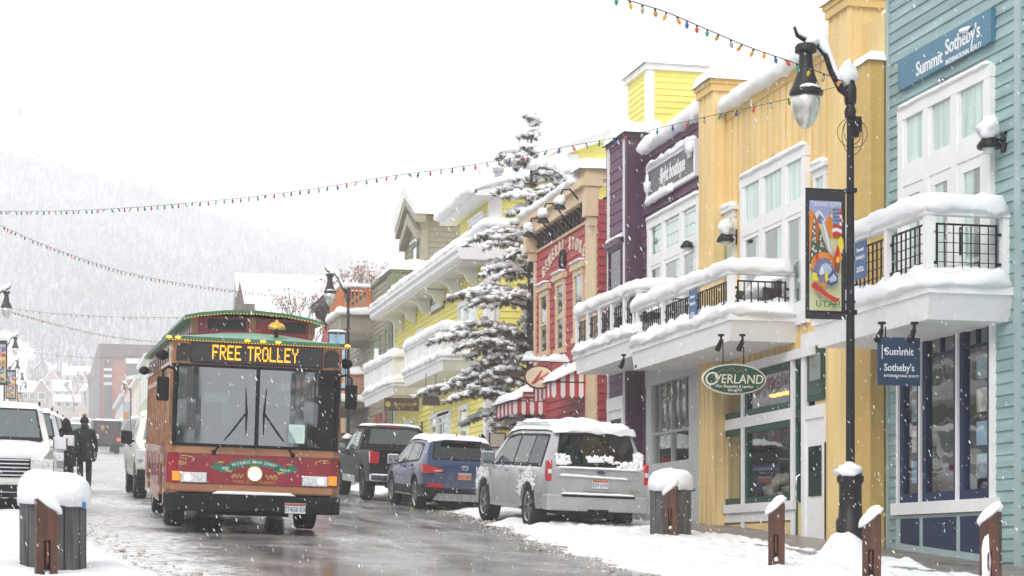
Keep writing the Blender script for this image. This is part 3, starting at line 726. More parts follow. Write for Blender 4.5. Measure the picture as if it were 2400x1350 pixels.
# hanging sign under the balcony
p = atD(2106, 846, 27.0)
hs = thing('hanging_sign', 'square navy hanging sign with white lettering under the right balcony', 'sign', p)
MB().box(p.x - .32, p.x + .32, p.y - .02, p.y + .02, p.z - .345, p.z + .33).build('board', pm('deep_navy', (.02, .045, .10), .4, var=.05), hs)
t1 = MB(); zf = p.y - .021
def ft(mb, s, dx, dz, size, al='LEFT', **k): mb.text(s, (p.x + dx, zf - .004, p.z + dz), (1, 0, 0), (0, 0, 1), size, align=al, **k)
ft(t1, 'Summit', -.22, .125, .155, off=.004, sx=.93); ft(t1, "Sotheby's", -.235, -.10, .145, off=.008, sx=.84); ft(t1, 'INTERNATIONAL REALTY', -.235, -.215, .048, sx=.97)
t1.box(p.x - .265, p.x - .255, zf - .006, zf, p.z + .02, p.z + .22); t1.build('lettering', SW, hs)
h = MB()
for dx in (-.2, .22): h.tube([(p.x + dx, p.y, p.z + .33), (p.x + dx, p.y, 4.8)], .012, 6)
h.each('hanger', BLK, hs)
for u, w in ((2067, 'left'), (2143, 'right')):
    q = atD(u, 775, 26.4); spot(q.x, q.y, 4.8, 'small black spotlight above the %s end of the square navy hanging sign' % w)
# small blue plate on the balcony rail, left part
def railsign(u, v, X, hgt, w, label):
    q = atX(u, v, X)
    s_ = thing('railing_sign', label, 'sign', q, 'small blue signs on the balcony railings')
    MB().box(X - .03, X - .018, q.y - w / 2, q.y + w / 2, q.z - hgt / 2, q.z + hgt / 2).build('board', pm('rail_sign_blue', (.05, .13, .28), .5, var=.08), s_)
    l = MB()
    for s, dz, sz in (('Summit', .28, .085), ("Sotheby's", .08, .085), ('Real Estate', -.2, .05), ('435.649.1884', -.28, .05)):
        l.text(s, (X - .034, q.y, q.z + dz * hgt), ax, ay, sz * w / .42, off=.004)
    l.build('lettering', SW, s_)
railsign(2021, 610, 11.78, .55, .40, 'small blue sign on the railing beside the lamp post banner')

# =================================================================== 2. ochre yellow leather shop
OC = pm('ochre_board', (.80, .60, .28), .6, var=.10, sc=1.1, bump=.15, bsc=15, stretch=(1, 1, .25))
OCT = pm('ochre_trim', (.74, .51, .19), .6, var=.05, sc=1.4)
GREEN = pm('bottle_green', (.006, .065, .040), .4, var=.15, spec=.3)
XY = 12.95; XP = 12.68; Y0, Y1 = YB1 + .02, Yu(1640, XP)
b2 = thing('leather_shop', 'ochre yellow board and batten shop building with green shop windows', 'building', (XY, Y0, 1.4))
pl0 = Yu(1672, XP); pr1 = Yu(1944, XP); pr0 = Yu(1990, XP)
ztop = Zu(1695, 270, XY); zpl = Zu(1645, 232, XP); zpr = Zu(1946, 45, XP)
open2 = (Yu(1910, XY), Yu(1690, XY), Zu(1690, 1190, XY), Zu(1748, 874, XY))
mb = MB(); core(mb, XY, XY + 12, Y0, Y1 - .3, .8, ztop, [open2]); mb.build('wall', OC, b2)
mb = MB(); y = pr1 + .12
while y < pl0 - .1:
    lo = open2[3] + .2
    mb.box(XY - .022, XY, y - .02, y + .02, lo, ztop - .15); y += .30
mb.box(XY - .03, XY + .02, pr1, pl0, ztop - .16, ztop); mb.build('batten', OCT, b2)
def pier(ya, yb, zt_, zc, nm):
    m = MB(); m.box(XP, XY + .3, ya, yb, .8, zt_)
    for y in ([ya + .02 + i * (yb - ya - .04) / 3 for i in range(4)]): m.box(XP - .022, XP, y - .02, y + .02, .9, zt_)
    for x in (XP + .02, XP + .2): m.box(x - .02, x + .02, ya - .022, ya, .9, zt_)
    m.build('pier', OC, b2)
    m = MB(); m.box(XP - .06, XY + .36, ya - .06, yb + .06, zt_, zt_ + .14); m.box(XP - .09, XY + .40, ya - .09, yb + .09, zt_ + .14, zt_ + .24); m.build('pier_cap', OCT, b2)
    MB().sheet(XP - .14, XY + .44, ya - .14, yb + .14, lambda x, y: zt_ + .24, .30, 14, 14, zt_, .2).build('snow_cap', SNOW, b2, smooth=180)
pier(pl0, Y1, zpl, 0, 'far'); pier(pr0, pr1, zpr, 0, 'near')
# stepped end wall beside the near pier, flat panels
mb = MB(); mb.box(XP + .02, XY + .2, Y0, pr0, .8, Zu(2040, 135, XP) ); 
for z in (2.9, 5.0, 7.1): mb.box(XP + .08, XP + .3, Y0 - .006, Y0, z, z + .02)
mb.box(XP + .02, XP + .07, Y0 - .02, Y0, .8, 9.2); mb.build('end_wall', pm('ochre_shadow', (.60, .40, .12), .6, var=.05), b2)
snowbar(b2, [(XY - .02, pr1, ztop), (XY - .02, pl0, ztop)], .42, .30, 5)
MB().sheet(XP - .02, XY + .5, Y0 - .05, pr0, lambda x, y: Zu(2040, 135, XP), .16, 10, 10, 3, .12).build('snow_cap', SNOW, b2, smooth=180)
# upper windows
def dgroup(bp, X, uL, uR, vtL, zfloor, splits, parent, trans=.9, snowon=True):
    Ya, Yb = Yu(uR, X), Yu(uL, X); zh = Zu(uL, vtL, X); xo = X - .09; f = MB()
    cs = [Yb - (Yb - Ya) * s for s in splits]
    for c in cs: f.box(xo, X, c - .08, c + .08, zfloor, zh)
    f.box(xo - .004, X, Ya - .1, Yb + .1, zh - .14, zh + .04); z2 = zh - trans; f.box(xo + .004, X, Ya, Yb, z2 - .12, z2 + .12)
    for a, b in zip(cs[1:], cs):
        a2, b2 = a + .08, b - .08
        f.box(xo + .02, X, a2, a2 + .08, zfloor, zh - .1); f.box(xo + .02, X, b2 - .08, b2, zfloor, zh - .1)
        f.box(xo + .018, X, a2, b2, z2 - .2, z2 - .1); f.box(xo + .022, X, a2, b2, zfloor, zfloor + .4)
    o = f.build('balcony_door', WHITE, parent)
    MB().box(xo + .04, xo + .046, Ya, Yb, zfloor + .1, zh - .1).build('pane', PANE, o)
    MB().box(X - .026, X - .022, Ya, Yb, z2, zh - .1).build('curtain', CURT, o)
    MB().box(X - .024, X - .0221, Ya, Yb, zfloor + .1, z2).build('room_shade_sheet', INTER, o)  # thin dark sheet gives the lower panes their shade; no room behind
    for a, b in zip(cs[1:], cs): MB().box(X - .028, X - .0245, a + .1, a + (b - a) * .40, zfloor + .1, z2).build('drape', CURT, o)
    snowbar(o, [(xo + .02, Ya - .1, zh + .04), (xo + .02, Yb + .1, zh + .04)], .14, .08, 4, name='snow')
    return o
dgroup(b2, XY, 1748, 1894, 424, 5.6, (0, .33, .70, 1), b2, trans=.95)
window(b2, XY, Yu(1727, XY), Yu(1697, XY), 5.9, Zu(1697, 510, XY), fw=.1, head=.08)
window(b2, XY, Yu(1944, XY) - .0, Yu(1914, XY), 5.9, Zu(1914, 408, XY), fw=.1, head=.08)
p = atX(1728, 553, XY); walllamp(XY, p.y, p.z, 'black wall lamp topped by a snowball on the ochre yellow building', 1.0)
p = atX(1820, 370, XY); wallsensor(XY, p.y, p.z, 'small grey sensor on the ochre board and batten wall')
balcony(b2, XY, 11.74, Yu(1873, 13) + .05, Yu(1690, 13) + 1.6, 5.32, 5.78, 6.48, 3, 'white balcony with black bar panels above the oval green sign', style='bars')
railsign(1627, 718, 11.72, .62, .40, 'small blue sign on the railing of the ochre building balcony')
# shopfront
z0, z1 = open2[2], open2[3]; ya, yb = open2[0], open2[1]
s1, s2, s3 = Yu(1745, XY), Yu(1862, XY), Yu(1885, XY)
f = MB(); xo = XY - .05
for y in (yb, s1, s2): f.box(xo, XY + .1, y - .07, y + .07, 1.3, z1 + .1)
f.box(xo - .05, XY + .1, ya - .1, yb + .1, z1, z1 + .16)
zt = Zu(1745, 742, XY) ; zt = Zu(1745, 990, XY)
f.box(xo + .005, XY + .1, s2, yb, zt - .1, zt + .1); f.box(xo - .04, XY + .1, s2 - .1, yb + .1, z0 - .12, z0 + .04)
f.box(xo + .004, XY + .1, s2, yb, z0 - .3, z0 - .12)
for y in (yb, s1, s2): f.box(xo - .004, XY + .1, y - .045, y + .045, 1.0, z0 - .12)
fo = f.build('shop_window', WHITE, b2)
g = MB()
for a, b in ((s1 + .07, yb - .07), (s2 + .07, s1 - .07)):
    for c, d in ((z0 + .04, zt - .1), (zt + .1, z1)):
        for q in ((a, a + .13, c, d), (b - .13, b, c, d), (a + .13, b - .13, c, c + .12), (a + .13, b - .13, d - .12, d)): g.box(XY - .02, XY + .06, *q)
g.build('sash', GREEN, fo); MB().box(XY + .03, XY + .036, s2, yb, z0, z1).build('pane', SHOPG, fo)
# door leaf (green, glazed) and side door (white) near the pier
d = MB()
for q in ((s3 + .02, s3 + .10, 1.5, z1 - 1.0), (s2 - .16, s2 - .07, 1.5, z1 - 1.0), (s3, s2 - .07, 1.5, 1.75), (s3, s2 - .07, z1 - 1.1, z1 - 1.0), (s3 + .02, s3 + .09, z1 - .9, z1), (s2 - .14, s2 - .07, z1 - .9, z1), (s3, s2 - .07, z1 - .97, z1 - .88), (s3, s2 - .07, z1 - .1, z1)): d.box(XY - .01, XY + .06, *q)
do = d.build('door', GREEN, b2); MB().box(XY + .02, XY + .03, s3, s2, 1.6, z1).build('pane', SHOPG, do)
MB().tube([(XY - .02, s3 + .14, 2.5), (XY - .09, s3 + .14, 2.55), (XY - .09, s3 + .14, 2.95), (XY - .02, s3 + .14, 3.0)], .012, 6).build('handle', CHR, do, smooth=60)
w = MB(); wa, wb_ = Yu(1936, XY), Yu(1888, XY)
w.box(XY - .06, XY + .02, wb_ - .1, wb_ + .06, 1.2, z1 + .4); w.box(XY - .06, XY + .02, wa, wb_ - .1, Zu(1888, 985, XY), Zu(1888, 985, XY) + .22); w.box(XY - .06, XY + .02, wa, wb_ - .1, z1 + .15, z1 + .4)
w.box(XY - .03, XY, wa, wb_ - .1, 1.2, Zu(1888, 985, XY)); w.box(XY - .045, XY, wa, wa + .07, 1.5, 3.5)
wo = w.build('side_door', WHITE, b2)
MB().box(XY - .05, XY - .044, wa + .1, wb_ - .24, 2.6, 3.45).build('pane', pm('dark_green_glass', (.01, .04, .03), .08), wo)
gw = MB(); ga, gb, gz0, gz1 = wa + .02, wb_ - .14, Zu(1888, 985, XY) + .30, z1 + .12
gw.box(XY - .03, XY, ga, gb, gz0, gz1); go_ = gw.build('transom_window', GREEN, b2)
MB().box(XY - .036, XY - .031, ga + .08, gb - .08, gz0 + .1, gz1 - .1).build('pane', pm('dark_green_glass', (.01, .04, .03), .08), go_)
MB().box(XY - .042, XY - .037, ga + .13, gb - .13, gz0 + .35, gz0 + .8).text('SHOP', (XY - .044, (ga + gb) / 2, gz0 + .6), ax, ay, .1).build('notice', pm('frame_line', (.25, .28, .26), .5), go_)
mb = MB(); mb.add([(XY - .03, s2 + .1, walkz(13, s2)), (XY - .03, s1 - .08, walkz(13, s1)), (XY - .03, s1 - .08, z0 - .34), (XY - .03, s2 + .1, z0 - .34), (XY - .03, s1 + .08, walkz(13, s1)), (XY - .03, yb - .08, walkz(13, yb)), (XY - .03, yb - .08, z0 - .34), (XY - .03, s1 + .08, z0 - .34)], [(0, 3, 2, 1), (4, 7, 6, 5)])
mb.each('lower_panel', OC, b2)
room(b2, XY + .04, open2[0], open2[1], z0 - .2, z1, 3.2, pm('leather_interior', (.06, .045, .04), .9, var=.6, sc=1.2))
# sheepskin pile and warm lamps inside
SH = pm('sheepskin', (.46, .41, .34), .95, var=.3, sc=6, bump=.8, bsc=20)
mb = MB(); rr = random.Random(3)
for k in range(26): mb.blob((XY + .35 + rr.random() * .5, s2 + .2 + rr.random() * (s1 - s2 - .4), z0 + .1 + rr.random() * .42), (.16, .22, .12), k, .4, 8, 6)
tag(mb.build('sheepskin_pile', SH, smooth=180), 'heap of pale sheepskins behind the lower green shop window', 'sheepskins')
WL = pm('warm_lamp', (1, .5, .12), .5, emit=(1, .42, .06), es=2.2)
for k in range(5):
    y = s2 + .55 + k * .3; q = thing('ceiling_lamp', ['rightmost', 'second from the right', 'middle', 'second from the left', 'leftmost'][k] + ' warm lamp glowing inside the upper green shop window', 'lamp', (XY + .3, y, zt + .62), 'warm lamps glowing inside the leather shop')
    MB().blob((XY + .3, y, zt + .45), (.08, .10, .035), k, .05).build('bulb', WL, q, smooth=180); MB().tube([(XY + .3, y, zt + .48), (XY + .3, y, z1)], .006, 5).build('cord', BLK, q)
# round window sticker
pq = atX(1704, 1152, XY + .028)
mb = MB(); n = 28
for r0, r1 in ((.125, .14), (.085, .09)):
    vs = [(XY + .024, pq.y + r * cos(2 * pi * i / n), pq.z + r * 1.25 * sin(2 * pi * i / n)) for i in range(n) for r in (r0, r1)]
    mb.add(vs, [(2 * i, 2 * i + 1, (2 * i + 3) % (2 * n), (2 * i + 2) % (2 * n)) for i in range(n)])
mb.text('UGG', (XY + .023, pq.y, pq.z + .02), ax, ay, .08)
tag(mb.build('window_sticker', SW), 'round white sticker low in the narrow green shop window', 'sticker')
# oval hanging sign
p = atD(1720, 889, 33.2)
ov = thing('oval_sign', 'oval dark green sign with cream lettering hung below the middle balcony', 'sign', p)
def oval(a, b, n=40): return [(a * cos(2 * pi * i / n), b * sin(2 * pi * i / n)) for i in range(n)]
CRM = pm('cream_letter', (.72, .70, .58), .5, var=.03)
MB().prism(oval(.585, .265), (p.x, p.y + .03, p.z), (1, 0, 0), (0, 0, 1), (0, -.05, 0)).build('rim', CRM, ov)
MB().prism(oval(.56, .242), (p.x, p.y - .021, p.z), (1, 0, 0), (0, 0, 1), (0, -.012, 0)).build('board', pm('sign_green', (.012, .075, .055), .4, var=.08), ov)
t1 = MB(); yf = p.y - .037
t1.text('O', (p.x - .43, yf, p.z - .01), (1, 0, 0), (0, 0, 1), .33, off=-.0, shear=.15); t1.text('VERLAND', (p.x + .075, yf, p.z - .005), (1, 0, 0), (0, 0, 1), .225, off=.004, sx=.92, shear=.1)
t1.text('Fine Sheepskin & Leather', (p.x, yf, p.z - .125), (1, 0, 0), (0, 0, 1), .072, shear=.2, off=.006, sx=.93); t1.text('Since 1973', (p.x, yf, p.z - .19), (1, 0, 0), (0, 0, 1), .066, shear=.2, off=.006, sx=.9)
t1.build('lettering', CRM, ov)
t1 = MB()
pts = [(-.42, .03), (-.3, .1), (-.22, .16), (-.14, .13), (-.05, .19), (.04, .12), (.12, .15), (.24, .06), (.38, .0)]
t1.tube([(p.x + a, yf, p.z + b) for a, b in pts], .005, 4); t1.build('mountain_line', pm('copper_line', (.45, .22, .08), .5), ov)
h = MB()
for dx in (-.2, .18): h.tube([(p.x + dx, p.y, p.z + .24), (p.x + dx, p.y, 5.32)], .011, 6)
h.each('hanger', BLK, ov)
for u, w in ((1690, 'left'), (1740, 'right')):
    q = atD(u, 840, 32.4); spot(q.x, q.y, 5.32, 'small black spotlight above the %s half of the oval green sign' % w)
# snow covered wicker chair on the balcony
def chair(x, y, z, yaw, label, s=1.0):
    WK = pm('wicker', (.12, .095, .08), .8, var=.3, sc=20, bump=.8, bsc=60)
    t = thing('balcony_chair', label, 'chair', (0, 0, 0))
    MB().box(-.33, .33, -.3, .3, .12, .38).build('seat', WK, t)
    m = MB(); m.prism([(-.33, .38), (.33, .38), (.36, .85), (-.36, .85)], (0, .24, 0), (1, 0, 0), (0, 0, 1), (0, .1, 0)); m.build('backrest', WK, t)
    for sx in (-1, 1): MB().box(sx * .33, sx * .40, -.3, .3, .12, .62).build('armrest', WK, t)
    for sx in (-1, 1):
        for sy in (-1, 1): MB().box(sx * .3 - .03, sx * .3 + .03, sy * .25 - .03, sy * .25 + .03, 0, .12).build('leg', WK, t)
    m = MB().blob((0, -.03, .52), (.36, .33, .2), 4, .15, 14, 9).blob((0, .28, .86), (.40, .12, .10), 6, .15, 14, 8).blob((-.05, .15, .7), (.33, .2, .2), 8, .2, 12, 8)
    m.build('snow', SNOW, t, smooth=180); t.location = (x, y, z); t.rotation_euler = (0, 0, yaw); t.scale = (s, s, s)
    return t
chair(12.5, Yu(1873, 13) + .62, 5.79, radians(-60), 'snow heaped wicker armchair on the ochre building balcony', .82)

# =================================================================== 3. purple boutique
PU = pm('purple_clapboard', (.13, .050, .11), .6, var=.16, sc=2.2, bump=.3, bsc=14, stretch=(1, .3, 3))
PUD = pm('purple_trim', (.085, .035, .075), .5, var=.08)
XU = 12.95; XUP = 12.6; Yp0, Yp1 = Y1 + .01, Yu(1424, XUP)
b3 = thing('purple_boutique', 'dark purple clapboard boutique with white balcony and framed sign', 'building', (XU, Yp0, 1.8))
q0 = Yu(1471, XUP); zpt = Zu(1503, 368, XU); zpp = Zu(1424, 355, XUP)
op3 = (Yu(1626, XU), Yu(1535, XU), Zu(1535, 1100, XU), Zu(1535, 905, XU))
pd = (Yu(1462, XUP), Yu(1432, XUP))
mb = MB(); siding(mb, XU, Yp0, q0, 1, zpt, [(op3[0], op3[1], op3[2] - 2, op3[3])], e=.235, t=.03); siding(mb, XUP, q0 + .12, Yp1 - .1, 1, zpp, [(pd[0], pd[1], 1.5, Zu(1440, 940, XUP) + .1)], e=.235, t=.02); mb.build('wall', PU, b3)
mb = MB(); core(mb, XU + .002, XU + 12, Yp0, Yp1, .8, zpt - .02, [op3]); core(mb, XUP + .002, XU + .3, q0, Yp1, .8, zpp - .02, []); mb.build('inner_wall', PUD, b3)
mb = MB(); mb.box(XUP - .03, XU, q0 - .005, q0 + .12, .9, zpp); mb.box(XUP - .03, XUP + .02, Yp1 - .12, Yp1, .9, zpp); mb.box(XUP - .035, XUP + .3, q0 - .03, Yp1 + .03, zpp - .02, zpp + .12); mb.each('corner_board', PUD, b3)
mb = MB()
for y in (q0 + .12, q0 + .20, Yp1 - .12, Yp1 - .2): mb.box(XUP - .045, XUP, y - .015, y + .015, .9, zpp)
mb.each('white_trim', WHITE, b3)
MB().sheet(XUP - .12, XU + .5, q0 - .15, Yp1 + .12, lambda x, y: zpp + .12, .30, 14, 16, 3, .2).build('snow_cap', SNOW, b3, smooth=180)
snowbar(b3, [(XU - .02, Yp0, zpt), (XU - .02, q0 - .15, zpt)], .42, .30, 8)
dgroup(b3, XU, 1528, 1644, 523, 6.2, (0, .31, .68, 1), b3, trans=.85)
# pilaster window with white head
wy0, wy1 = pd; zz0, zz1 = Zu(1432, 750, XUP), Zu(1432, 590, XUP)
window(b3, XUP, wy0, wy1, zz0, zz1, fm=PUD, fw=.05, head=.14, curtain=False, gl=pm('dark_pane', (.03, .025, .03), .06), snow=True)
m = MB(); m.box(XUP - .08, XUP + .01, wy0 - .1, wy1 + .1, zz1 + .02, zz1 + .26); m.build('window_head', WHITE, b3)
m = MB(); dz1 = Zu(1432, 965, XUP)
m.box(XUP - .07, XUP + .01, wy0 - .12, wy1 + .12, dz1, dz1 + .28); m.box(XUP - .06, XUP, wy1, wy1 + .12, 1.5, dz1); m.box(XUP - .06, XUP, wy0 - .12, wy0, 1.5, dz1); m.box(XUP - .02, XUP, wy0, wy1, 1.5, dz1)
dd = m.build('door', WHITE, b3); MB().box(XUP - .03, XUP - .021, wy0 + .08, wy1 - .08, 3.0, dz1 - .2).build('pane', pm('dark_pane', (.03, .025, .03), .06), dd)
MB().box(XUP - .04, XUP - .031, wy0 + .2, wy1 - .25, dz1 - .9, dz1 - .45).build('notice', SW, dd)
# shopfront, grey frames
GF = pm('pale_frame', (.5, .53, .52), .5, var=.05)
f = MB(); z0, z1 = op3[2], op3[3]; ya, yb = op3[0], op3[1]
f.box(XU - .1, XU + .1, yb - .02, yb + .32, 1.2, z1 + .2); f.box(XU - .1, XU + .1, Yp0, ya + .02, 1.2, z1 + .2); f.box(XU - .12, XU + .1, Yp0, yb + .32, z1, z1 + .36)
f.box(XU - .1, XU + .1, ya, yb, 1.2, z0 + .1); fo = f.build('shop_window', GF, b3)
f = MB(); ym = (ya + yb) / 2; zt_ = z1 - 1.05
for y in (ya + .04, ym, yb - .04): f.box(XU - .05, XU + .04, y - .03, y + .03, z0, z1)
f.box(XU - .045, XU + .035, ya, yb, zt_ - .03, zt_ + .03)
for k in (1, 2, 4, 5): y = ya + (yb - ya) * k / 6; f.box(XU - .03, XU + .03, y - .012, y + .012, zt_, z1)
f.build('sash', pm('silver_frame', (.35, .37, .37), .4), fo); MB().box(XU, XU + .006, ya, yb, z0, z1).build('pane', SHOPG, fo)
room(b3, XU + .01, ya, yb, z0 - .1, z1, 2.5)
for k, (yy, tx, a_) in enumerate(((ya + .5, ('FALL', 'SALE'), 'right'), (yb - .5, ('TUNICS', 'ONLY'), 'left'))):
    s_ = thing('window_poster', 'blue lettered poster inside the %s pane of the boutique window' % a_, 'poster', (XU + .1, yy, z0 + 1.4), 'posters inside the purple boutique window')
    MB().box(XU + .08, XU + .09, yy - .28, yy + .28, z0 + 1.15, z0 + 1.75).build('sheet', pm('poster_blue', (.03, .07, .16), .6, var=.2), s_)
    m = MB(); m.text(tx[0], (XU + .076, yy, z0 + 1.58), ax, ay, .14); m.text(tx[1], (XU + .076, yy, z0 + 1.34), ax, ay, .14); m.build('lettering', SW, s_)
balcony(b3, XU, 11.74, Yu(1640, 13) + .1, Yp1 - .5, 5.62, 6.06, 6.86, 5, 'white balcony with black grid panels on the purple boutique', style='grid', posts_end=False)
for u, v, w in ((1462, 885, 'left'), (1500, 872, 'right')):
    q = atD(u, v, 38.5); spot(q.x, q.y, 5.62, 'small black spotlight on the %s under the purple boutique balcony' % w)
p = atX(1580, 465, XU); wallsensor(XU, p.y, p.z, 'small grey sensor below the boutique sign on the purple wall')
# boutique sign
pa = Yu(1528, XU); pb = Yu(1640, XU); za, zb_ = Zu(1528, 470, XU), Zu(1528, 402, XU)
sg = thing('boutique_sign', 'grey boutique sign in a white frame half buried in snow', 'sign', (XU, pb, za))
MB().box(XU - .09, XU - .03, pb, pa, za, zb_).build('board', pm('slate_sign', (.13, .125, .14), .5, var=.1), sg)
m = MB()
for q in ((pb, pa, za - .06, za + .03), (pb, pa, zb_ - .03, zb_ + .06), (pb - .06, pb + .04, za - .06, zb_ + .06), (pa - .04, pa + .06, za - .06, zb_ + .06)): m.box(XU - .12 - .001 * (q[1] - q[0] > 1), XU - .03, *q)
m.build('frame', WHITE, sg)
m = MB(); cy = (pa + pb) / 2 - .1; m.text('flight boutique', (XU - .094, cy, (za + zb_) / 2 + .02), ax, ay, .46, off=.02, sx=.60, shear=.12); m.build('lettering', SW, sg)
m = MB(); m.sweep([(XU - .1, pb - .05, zb_ + .04), (XU - .1, pa + .05, zb_ + .04)], .15, .10, seed=3, lump=.9, rough=.5); m.sweep([(XU - .13, pb + 1.3, za - .10), (XU - .13, pa + .04, za - .10)], .12, .14, seed=5, lump=.6, rough=.4)
m.blob((XU - .12, pa - .05, (za + zb_) / 2), (.08, .16, .2), 2, .4); m.blob((XU - .12, pb + .25, zb_ - .05), (.08, .25, .18), 5, .4); m.build('snow', SNOW, sg, smooth=180)
p = atX(1637, 568, XU); walllamp(XU, p.y + .15, p.z, 'dark wall lamp at the right edge of the purple boutique', .8, snow=False)
# snow covered table behind the rail
tb = thing('balcony_table', 'snow covered table behind the purple boutique balcony railing', 'table', (12.3, Yp0 + 2.6, 6.07))
MB().box(11.95, 12.7, Yp0 + 1.9, Yp0 + 3.5, 6.55, 6.60).build('tabletop', BLK, tb)
for a in (12.0, 12.65):
    for c in (Yp0 + 1.95, Yp0 + 3.45): MB().box(a - .02, a + .02, c - .02, c + .02, 6.07, 6.55).build('leg', BLK, tb)
MB().sheet(11.9, 12.75, Yp0 + 1.85, Yp0 + 3.55, lambda x, y: 6.6, .22, 12, 20, 3, .15).build('snow', SNOW, tb, smooth=180)
# =================================================================== 4. red general store
RD = pm('brick_red_clapboard', (.44, .06, .068), .6, var=.08, sc=2, bump=.2, bsc=15, stretch=(1, .3, 3))
CREAM = pm('cream_trim', (.72, .55, .35), .55, var=.05)
XG = 12.85; G0, G1 = Yu(1402, XG), Yu(1255, XG)
b4 = thing('general_store', 'brick red clapboard general store with cream trim and arched lettering', 'building', (XG, G0, 2.3))
zg = Zu(1257, 528, XG) - .34
mb = MB(); siding(mb, XG, G0, G1, 1.5, zg - .1, [(Yu(1378, XG), G1 - .2, 1.4, 4.9)], e=.20, t=.025); siding_end(mb, G0, XG, XG + 8, 1.8, zg - .1, e=.2); mb.build('wall', RD, b4)
MB().box(XG + .003, XG + 12, G0, G1, 1.2, zg).build('inner_wall', RD, b4)
mb = MB(); a, b = Yu(1401, XG), Yu(1377, XG)
mb.box(XG - .06, XG, a, b, 1.5, zg + .3); mb.box(XG - .055, XG, G1 - .18, G1, 1.5, zg)
mb.box(XG - .30, XG + .02, G0, G1 + .05, zg, zg + .30); mb.box(XG - .42, XG + .1, G0 - .05, G1 + .08, zg + .30, zg + .48); mb.box(XG - .05, XG, b - .1, G1, zg - .42, zg - .36)
for yy in (G0 + .12, G1 - .12): mb.box(XG - .32, XG, yy - .13, yy + .13, zg - .40, zg + .62); mb.box(XG - .22, XG, yy - .09, yy + .09, zg - .62, zg - .40)
mb.box(XG - .3, XG + .4, G0 - .02, G0 + .5, zg + .48, zg + .75)
mb.build('cornice', CREAM, b4)
mb = MB(); n = 15
for i in range(n):
    y = G0 + .5 + (G1 - G0 - 1.0) * i / (n - 1)
    mb.prism([(0, 0), (-.20, 0), (-.18, -.07), (-.08, -.13), (-.07, -.22), (-.12, -.28), (-.05, -.34), (0, -.34)], (XG, y - .045, zg - .01), (1, 0, 0), (0, 0, 1), (0, .09, 0))
mb.each('cornice_bracket', pm('bronze_black', (.05, .045, .045), .4, var=.2), b4)
snowbar(b4, [(XG - .2, G1 + .05, zg + .48), (XG - .2, G0 + .5, zg + .48)], .55, .22, 12)
MB().sheet(XG - .5, XG + .6, G0 - .12, G0 + .7, lambda x, y: zg + .72, .24, 12, 12, 3, .18).build('snow_cap', SNOW, b4, smooth=180)
MB().sheet(XG + .2, XG + 9, G0, G1, lambda x, y: zg + .1, .3, 12, 12, 3, .18).build('roof_snow', SNOW, b4, smooth=180)
# arched lettering
m = MB(); s_ = 'GENERAL STORE'; nL = len(s_); ys0, ys1 = Yu(1277, XG), Yu(1372, XG); zb_ = Zu(1277, 622, XG)
for i, ch in enumerate(s_):
    if ch == ' ': continue
    t = i / (nL - 1); y = ys0 + (ys1 - ys0) * t; rise = .42 * (1 - (2 * t - 1) ** 2); sl_ = .42 * -4 * (2 * t - 1) / abs(ys1 - ys0) * 1.0
    a = atan2(sl_, 1.0); vx = Vector((0, -cos(a), sin(a))); vy = Vector((0, sin(a), cos(a)))
    m.text(ch, (XG - .03, y, zb_ - .20 + rise), vx, vy, .40, off=.03, sx=.72, ext=.02)
m.build('lettering', pm('old_cream_letter', (.75, .66, .50), .5, var=.08), b4)
# round star ornament
p = atX(1322, 609, XG); st = thing('star_ornament', 'round dark ornament with a star on the red general store wall', 'ornament', p)
m = MB(); m.lathe([(.28, -.01), (.28, -.06), (.235, -.08), (.235, -.01)], (XG, p.y, p.z), 28, 'x', False)
m.build('ring', BLK, st, smooth=40); m = MB()
poly = [((.21 if i % 2 == 0 else .085) * sin(pi * i / 5), (.21 if i % 2 == 0 else .085) * cos(pi * i / 5)) for i in range(10)]
m.prism(poly, (XG - .03, p.y, p.z), ax, ay, (-.03, 0, 0)); m.build('star', pm('old_iron', (.10, .07, .07), .5), st)
MB().lathe([(.235, -.028), (0, -.029)], (XG, p.y, p.z), 24, 'x').build('back_disc', PUD, st)
for uL, uR, vt, vb in ((1270, 1290, 690, 835), (1308, 1328, 664, 828), (1350, 1373, 640, 800)):
    window(b4, XG, Yu(uR, XG), Yu(uL, XG), Zu(uL, vb, XG), Zu(uL, vt, XG), fm=CREAM, fw=.11, out=.08, head=.14, rows=(.52,), gl=PANE, snow=False, curtain=False)
    MB().box(XG - .028, XG - .0255, Yu(uR, XG) + .1, Yu(uL, XG) - .1, Zu(uL, vb, XG), Zu(uL, vt, XG) - .1).build('room_shade_sheet', INTER, b4)  # dark sheet behind the pane stands in for an unlit interior
    MB().sweep([(XG - .1, Yu(uR, XG) - .1, Zu(uL, vt, XG) + .19), (XG - .1, Yu(uL, XG) + .1, Zu(uL, vt, XG) + .19)], .2, .06, uL).build('snow', SNOW, b4, smooth=180)
# gooseneck lamps over the lettering
for u, v, w in ((1240, 545, 'leftmost'), (1273, 512, 'middle'), (1312, 480, 'rightmost')):
    q = atX(u, v, XG - .75)
    t = thing('gooseneck_lamp', 'snow capped gooseneck lamp, %s of the three over the general store lettering' % w, 'lamp', (XG, q.y, q.z), 'gooseneck lamps over the general store lettering')
    pts = [(XG - .02, q.y, q.z - .15), (XG - .15, q.y, q.z - .1), (XG - .3, q.y, q.z + .15), (XG - .5, q.y, q.z + .38), (XG - .68, q.y, q.z + .36), (XG - .75, q.y, q.z + .15)]
    MB().tube(pts, .022, 7).build('arm', BLK, t, smooth=60)
    MB().lathe([(.15, -.10), (.13, -.04), (.06, .05), (.03, .12), (0, .13)], q, 16).build('shade', BLK, t, smooth=50)
    MB().blob((q.x, q.y, q.z + .11), (.14, .14, .14), u, .28, 14, 9).build('snow', SNOW, t, smooth=180)
